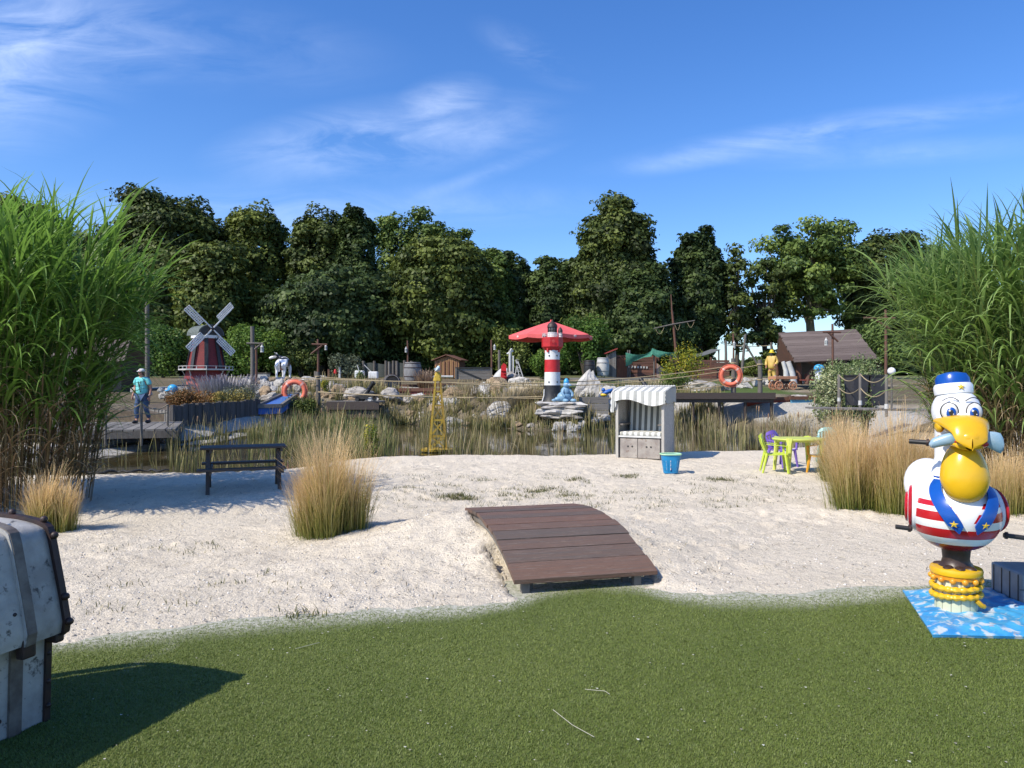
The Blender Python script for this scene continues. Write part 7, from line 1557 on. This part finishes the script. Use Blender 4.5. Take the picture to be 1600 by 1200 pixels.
for hx, hy, hz_, sx in ((-.25, -.17, .89, -1), (.205, -.22, .98, 1)):
    q = MB(); q.ell((hx, hy, hz_), (.032, .045, .045), 10, 8)
    for k in range(4): q.tube([(hx-.025+.016*k, hy-.03, hz_-.02), (hx-.025+.016*k, hy-.06, hz_-.045), (hx-.024+.016*k, hy-.05, hz_-.07)], [.01, .009, .007], 6)
    q.tube([(hx-sx*.03, hy, hz_), (hx-sx*.045, hy-.035, hz_-.02)], [.012, .008], 6); q.build('hand', M['skin'], t)

# wooden cart
D = 31.6; u = D/F; p = at(1223, 609, D); t = thing('wooden_cart', 'small orange-brown wooden cart with four spoked wheels by the hut', 'cart', p, R(12))
cw = mat('cart_wood', (.50, .24, .13), (.36, .17, .09), (.6, 4, 4), 6, .75, .4)
q = MB(); q.rbox((0, 0, 17.5*u), (37*u, .55, 1.5*u), .01)
for s in (-1, 1): q.rbox((0, s*.27, 18.8*u), (37*u, .04, 4.6*u), .008); q.rbox((s*18*u, 0, 18.8*u), (.04, .5, 4.6*u), .008)
q.build('tray', cw, t)
q = MB(); q.box((0, 0, 11.5*u), (30*u, .12, 4*u)); q.build('chassis', M['black'], t)
for x in (-12, 12):
    for s in (-1, 1):
        q = MB(); c = Vector((x*u, s*.24, 6.6*u)); rr = 6.2*u; q.tube([c+Vector((rr*math.cos(a), 0, rr*math.sin(a))) for a in np.linspace(0, 6.283, 22, endpoint=False)], .03, 7, closed=True)
        for k in range(4): a = k*.785; q.bar(c-Vector((rr*math.cos(a), 0, rr*math.sin(a))), c+Vector((rr*math.cos(a), 0, rr*math.sin(a))), .035, .03)
        q.tube([c-Vector((0, .05, 0)), c+Vector((0, .05, 0))], .05, 10); q.build('wheel', cw, t)
rock(1213, 591, 9, 4, 'small white stone lying in the wooden cart', 'palerock', D=31.6); rock(1221, 591, 7, 3.5, 'smaller pale stone next to it in the wooden cart', 'palerock', D=31.6)

# black planters with rope railing at the right
D = 23.5; u = D/F
for px, w, lab in ((1338, 25, 'black planter box, the left one behind the rope railing'), (1366, 26, 'black planter box, the right one behind the rope railing')):
    t = thing('planter_box', lab, 'planter', at(px, 633, D), R(6)); q = MB(); q.add([(x*w*u*(.5 if z else .43), y*.28*(1 if z else .85), z*46*u) for z in (0, 1) for x, y in ((-1, -1), (1, -1), (1, 1), (-1, 1))], [(3, 2, 1, 0), (0, 1, 5, 4), (1, 2, 6, 5), (2, 3, 7, 6), (3, 0, 4, 7)]); q.build('box', mat('planter_plastic', (.03, .03, .034), (.045, .045, .05), ns=5, rough=.6), t)
    q = MB(); q.add([(x*w*u*.47, y*.25, 43*u) for x, y in ((-1, -1), (1, -1), (1, 1), (-1, 1))], [(0, 1, 2, 3)]); q.build('soil', MC['soil'], t)
    q = MB(); [q.bar((x0*w*u*.5, y0*.28, 46*u), (x1*w*u*.5, y1*.28, 46*u), .04, .05) for (x0, y0), (x1, y1) in (((-1, -1), (1, -1)), ((1, -1), (1, 1)), ((1, 1), (-1, 1)), ((-1, 1), (-1, -1)))]; q.build('rim', M['black'], t)
shrub(1352, 590, 577, 26, 'low flowering plants in the black planters', m_varieg, 2200, .045, D=23.7, lobes=14)
ps = []
for k, (px, top, bot, D, lab) in enumerate(((1344, 583, 634, 21.5, 'grey rope railing post before the black planters'), (1311, 585, 628, 23.5, 'mossy dark rope railing post left of the black planters'), (1385, 585, 640, 19.8, 'grey rope railing post at the edge of the right tall grass'))):
    v = at(px, top, D); t = thing('railing_post', lab, 'post', (v.x, v.y, CZ+(HY-bot)*D/F)); q = MB(); q.tint = .1; H = v.z-t.location.z
    q.tube([(0, 0, -.2), (0, 0, H)], .04 if k != 1 else .05, 8); q.build('post', M['greywood'], t); q = MB(); q.lathe([(.055, H*.02), (.05, H*.16)], 10); q.build('foot_sleeve', M['offwhite'], t); ps.append(v)
for a, b_, dz, s, lab in ((1, 0, .02, .20, 'upper rope left of the grey post before the black planters'), (1, 0, .42, .18, 'lower rope left of the grey post before the black planters'), (0, 2, .02, .22, 'upper rope right of the grey post before the black planters'), (0, 2, .42, .22, 'lower rope right of the grey post before the black planters')):
    rope(ps[a]-Vector((0, 0, dz)), ps[b_]-Vector((0, 0, dz)), s, lab, .014)
t = thing('plank_walk', 'low weathered plank walk under the rope railing at the right', 'boardwalk', at(1345, 638, 21.5)); q = MB()
for k in range(26): q.tint = random.random(); q.box((-1.25+.14*k, .2-.085*k, 0), (.13, 1.1, .05))
q.build('deck', M['greyplank'], t)
# ---------------------------------------------------------------- camera, sun, sky
cam = bpy.data.objects.new('camera', bpy.data.cameras.new('camera')); C.objects.link(cam); S.camera = cam
cam.location = (0, 0, CZ); cam.rotation_euler = (R(90), 0, 0); cam.data.sensor_width = 36; cam.data.lens = 36*F/1600; cam.data.clip_end = 3000; cam.data.clip_start = .05
EL, AZ = 46, 236                       # sun height and compass heading (clockwise from +y)
sl = bpy.data.lights.new('sun', 'SUN'); sl.energy = 4.6; sl.angle = R(.5); sl.color = (1, .92, .79)
so = bpy.data.objects.new('sun', sl); C.objects.link(so)
dv = Vector((math.sin(R(AZ))*math.cos(R(EL)), math.cos(R(AZ))*math.cos(R(EL)), math.sin(R(EL))))
so.rotation_euler = dv.to_track_quat('Z', 'Y').to_euler()
w = bpy.data.worlds.new('World'); S.world = w; w.use_nodes = True; nt = w.node_tree; nt.nodes.clear()
out = N(nt, 'ShaderNodeOutputWorld'); bg = N(nt, 'ShaderNodeBackground'); nt.links.new(bg.outputs[0], out.inputs[0])
sk = N(nt, 'ShaderNodeTexSky'); sk.sky_type = 'NISHITA'; sk.sun_disc = False; sk.sun_elevation = R(EL); sk.sun_rotation = R(AZ)
sk.altitude = 0; sk.air_density = 1.0; sk.dust_density = .5; sk.ozone_density = 1.6
hs = N(nt, 'ShaderNodeHueSaturation'); hs.inputs['Saturation'].default_value = SKY_SAT; hs.inputs['Value'].default_value = SKY_VAL; hs.inputs['Hue'].default_value = SKY_HUE; nt.links.new(mixrgb(nt, 1., sk.outputs[0], (.86, .965, 1.14), 'MULTIPLY'), hs.inputs['Color'])
# thin cirrus: soft streaks on a high plane
tc = N(nt, 'ShaderNodeTexCoord'); sp = N(nt, 'ShaderNodeSeparateXYZ'); nt.links.new(tc.outputs['Generated'], sp.inputs[0])
zz = math_(nt, 'MAXIMUM', sp.outputs[2], .04); cb = N(nt, 'ShaderNodeCombineXYZ')
u = math_(nt, 'DIVIDE', sp.outputs[0], sp.outputs[1]); v = math_(nt, 'DIVIDE', sp.outputs[2], sp.outputs[1]); nt.links.new(u, cb.inputs[0]); nt.links.new(v, cb.inputs[1])
def streak(cx, cy, rx, ry, rot, amp):
    """soft elongated patch of sky; centre and size as tangents of azimuth and elevation"""
    m = N(nt, 'ShaderNodeMapping'); m.vector_type = 'TEXTURE'; m.inputs['Location'].default_value = (cx, cy, 0); m.inputs['Rotation'].default_value = (0, 0, rot); m.inputs['Scale'].default_value = (rx, ry, 1)
    nt.links.new(cb.outputs[0], m.inputs[0]); l = N(nt, 'ShaderNodeVectorMath', operation='LENGTH'); nt.links.new(m.outputs[0], l.inputs[0])
    g = math_(nt, 'SUBTRACT', 1, l.outputs['Value'], clamp=True); return math_(nt, 'MULTIPLY', math_(nt, 'POWER', g, 1.3), amp)
def T(px, py): return (px-800)/F, (HY-py)/F
tot = None
for px, py, rx, ry, rot, amp in ((610, 215, 320, 75, .12, .75), (700, 150, 90, 40, .15, .55), (830, 85, 120, 40, -.5, .25), (-10, 90, 330, 190, .3, .55), (260, 60, 420, 90, -.1, .28), (1300, 205, 420, 34, .16, .5), (1130, 235, 190, 26, .22, .42), (1400, 238, 330, 28, .05, .3), (760, 270, 160, 16, .35, .28), (330, 330, 700, 60, .02, .22), (620, 330, 400, 50, .05, .2)):
    cx, cy = T(px, py); s_ = streak(cx, cy, rx/F, ry/F, rot, amp); tot = s_ if tot is None else math_(nt, 'ADD', tot, s_)
mp = N(nt, 'ShaderNodeMapping'); mp.inputs['Rotation'].default_value = (0, 0, -.16); mp.inputs['Scale'].default_value = (2.2, 8, 1); nt.links.new(cb.outputs[0], mp.inputs[0])
c1 = noise(nt, mp.outputs[0], 2.2, 8, .62, .9); c2 = noise(nt, cb.outputs[0], 3.0, 6, .6, .5)
cl = math_(nt, 'MULTIPLY', ramp(nt, c1, [(.34, 0.), (.75, 1.)]), ramp(nt, c2, [(.30, .25), (.62, 1.)]))
fac = math_(nt, 'MULTIPLY', math_(nt, 'MULTIPLY', cl, tot), .72, clamp=True)
fac = math_(nt, 'MULTIPLY', fac, math_(nt, 'GREATER_THAN', sp.outputs[1], 0.))
col = mixrgb(nt, fac, hs.outputs[0], (9.5, 10.2, 11.2)); nt.links.new(col, bg.inputs[0]); bg.inputs[1].default_value = SKY_STR
S.view_settings.view_transform = 'Standard'; S.view_settings.look = 'None'; S.view_settings.exposure = EXPO; S.view_settings.gamma = 1; S.view_settings.use_curve_mapping = False
S.render.engine = 'CYCLES'; S.cycles.max_bounces = 6; S.cycles.transparent_max_bounces = 8; S.cycles.diffuse_bounces = 3
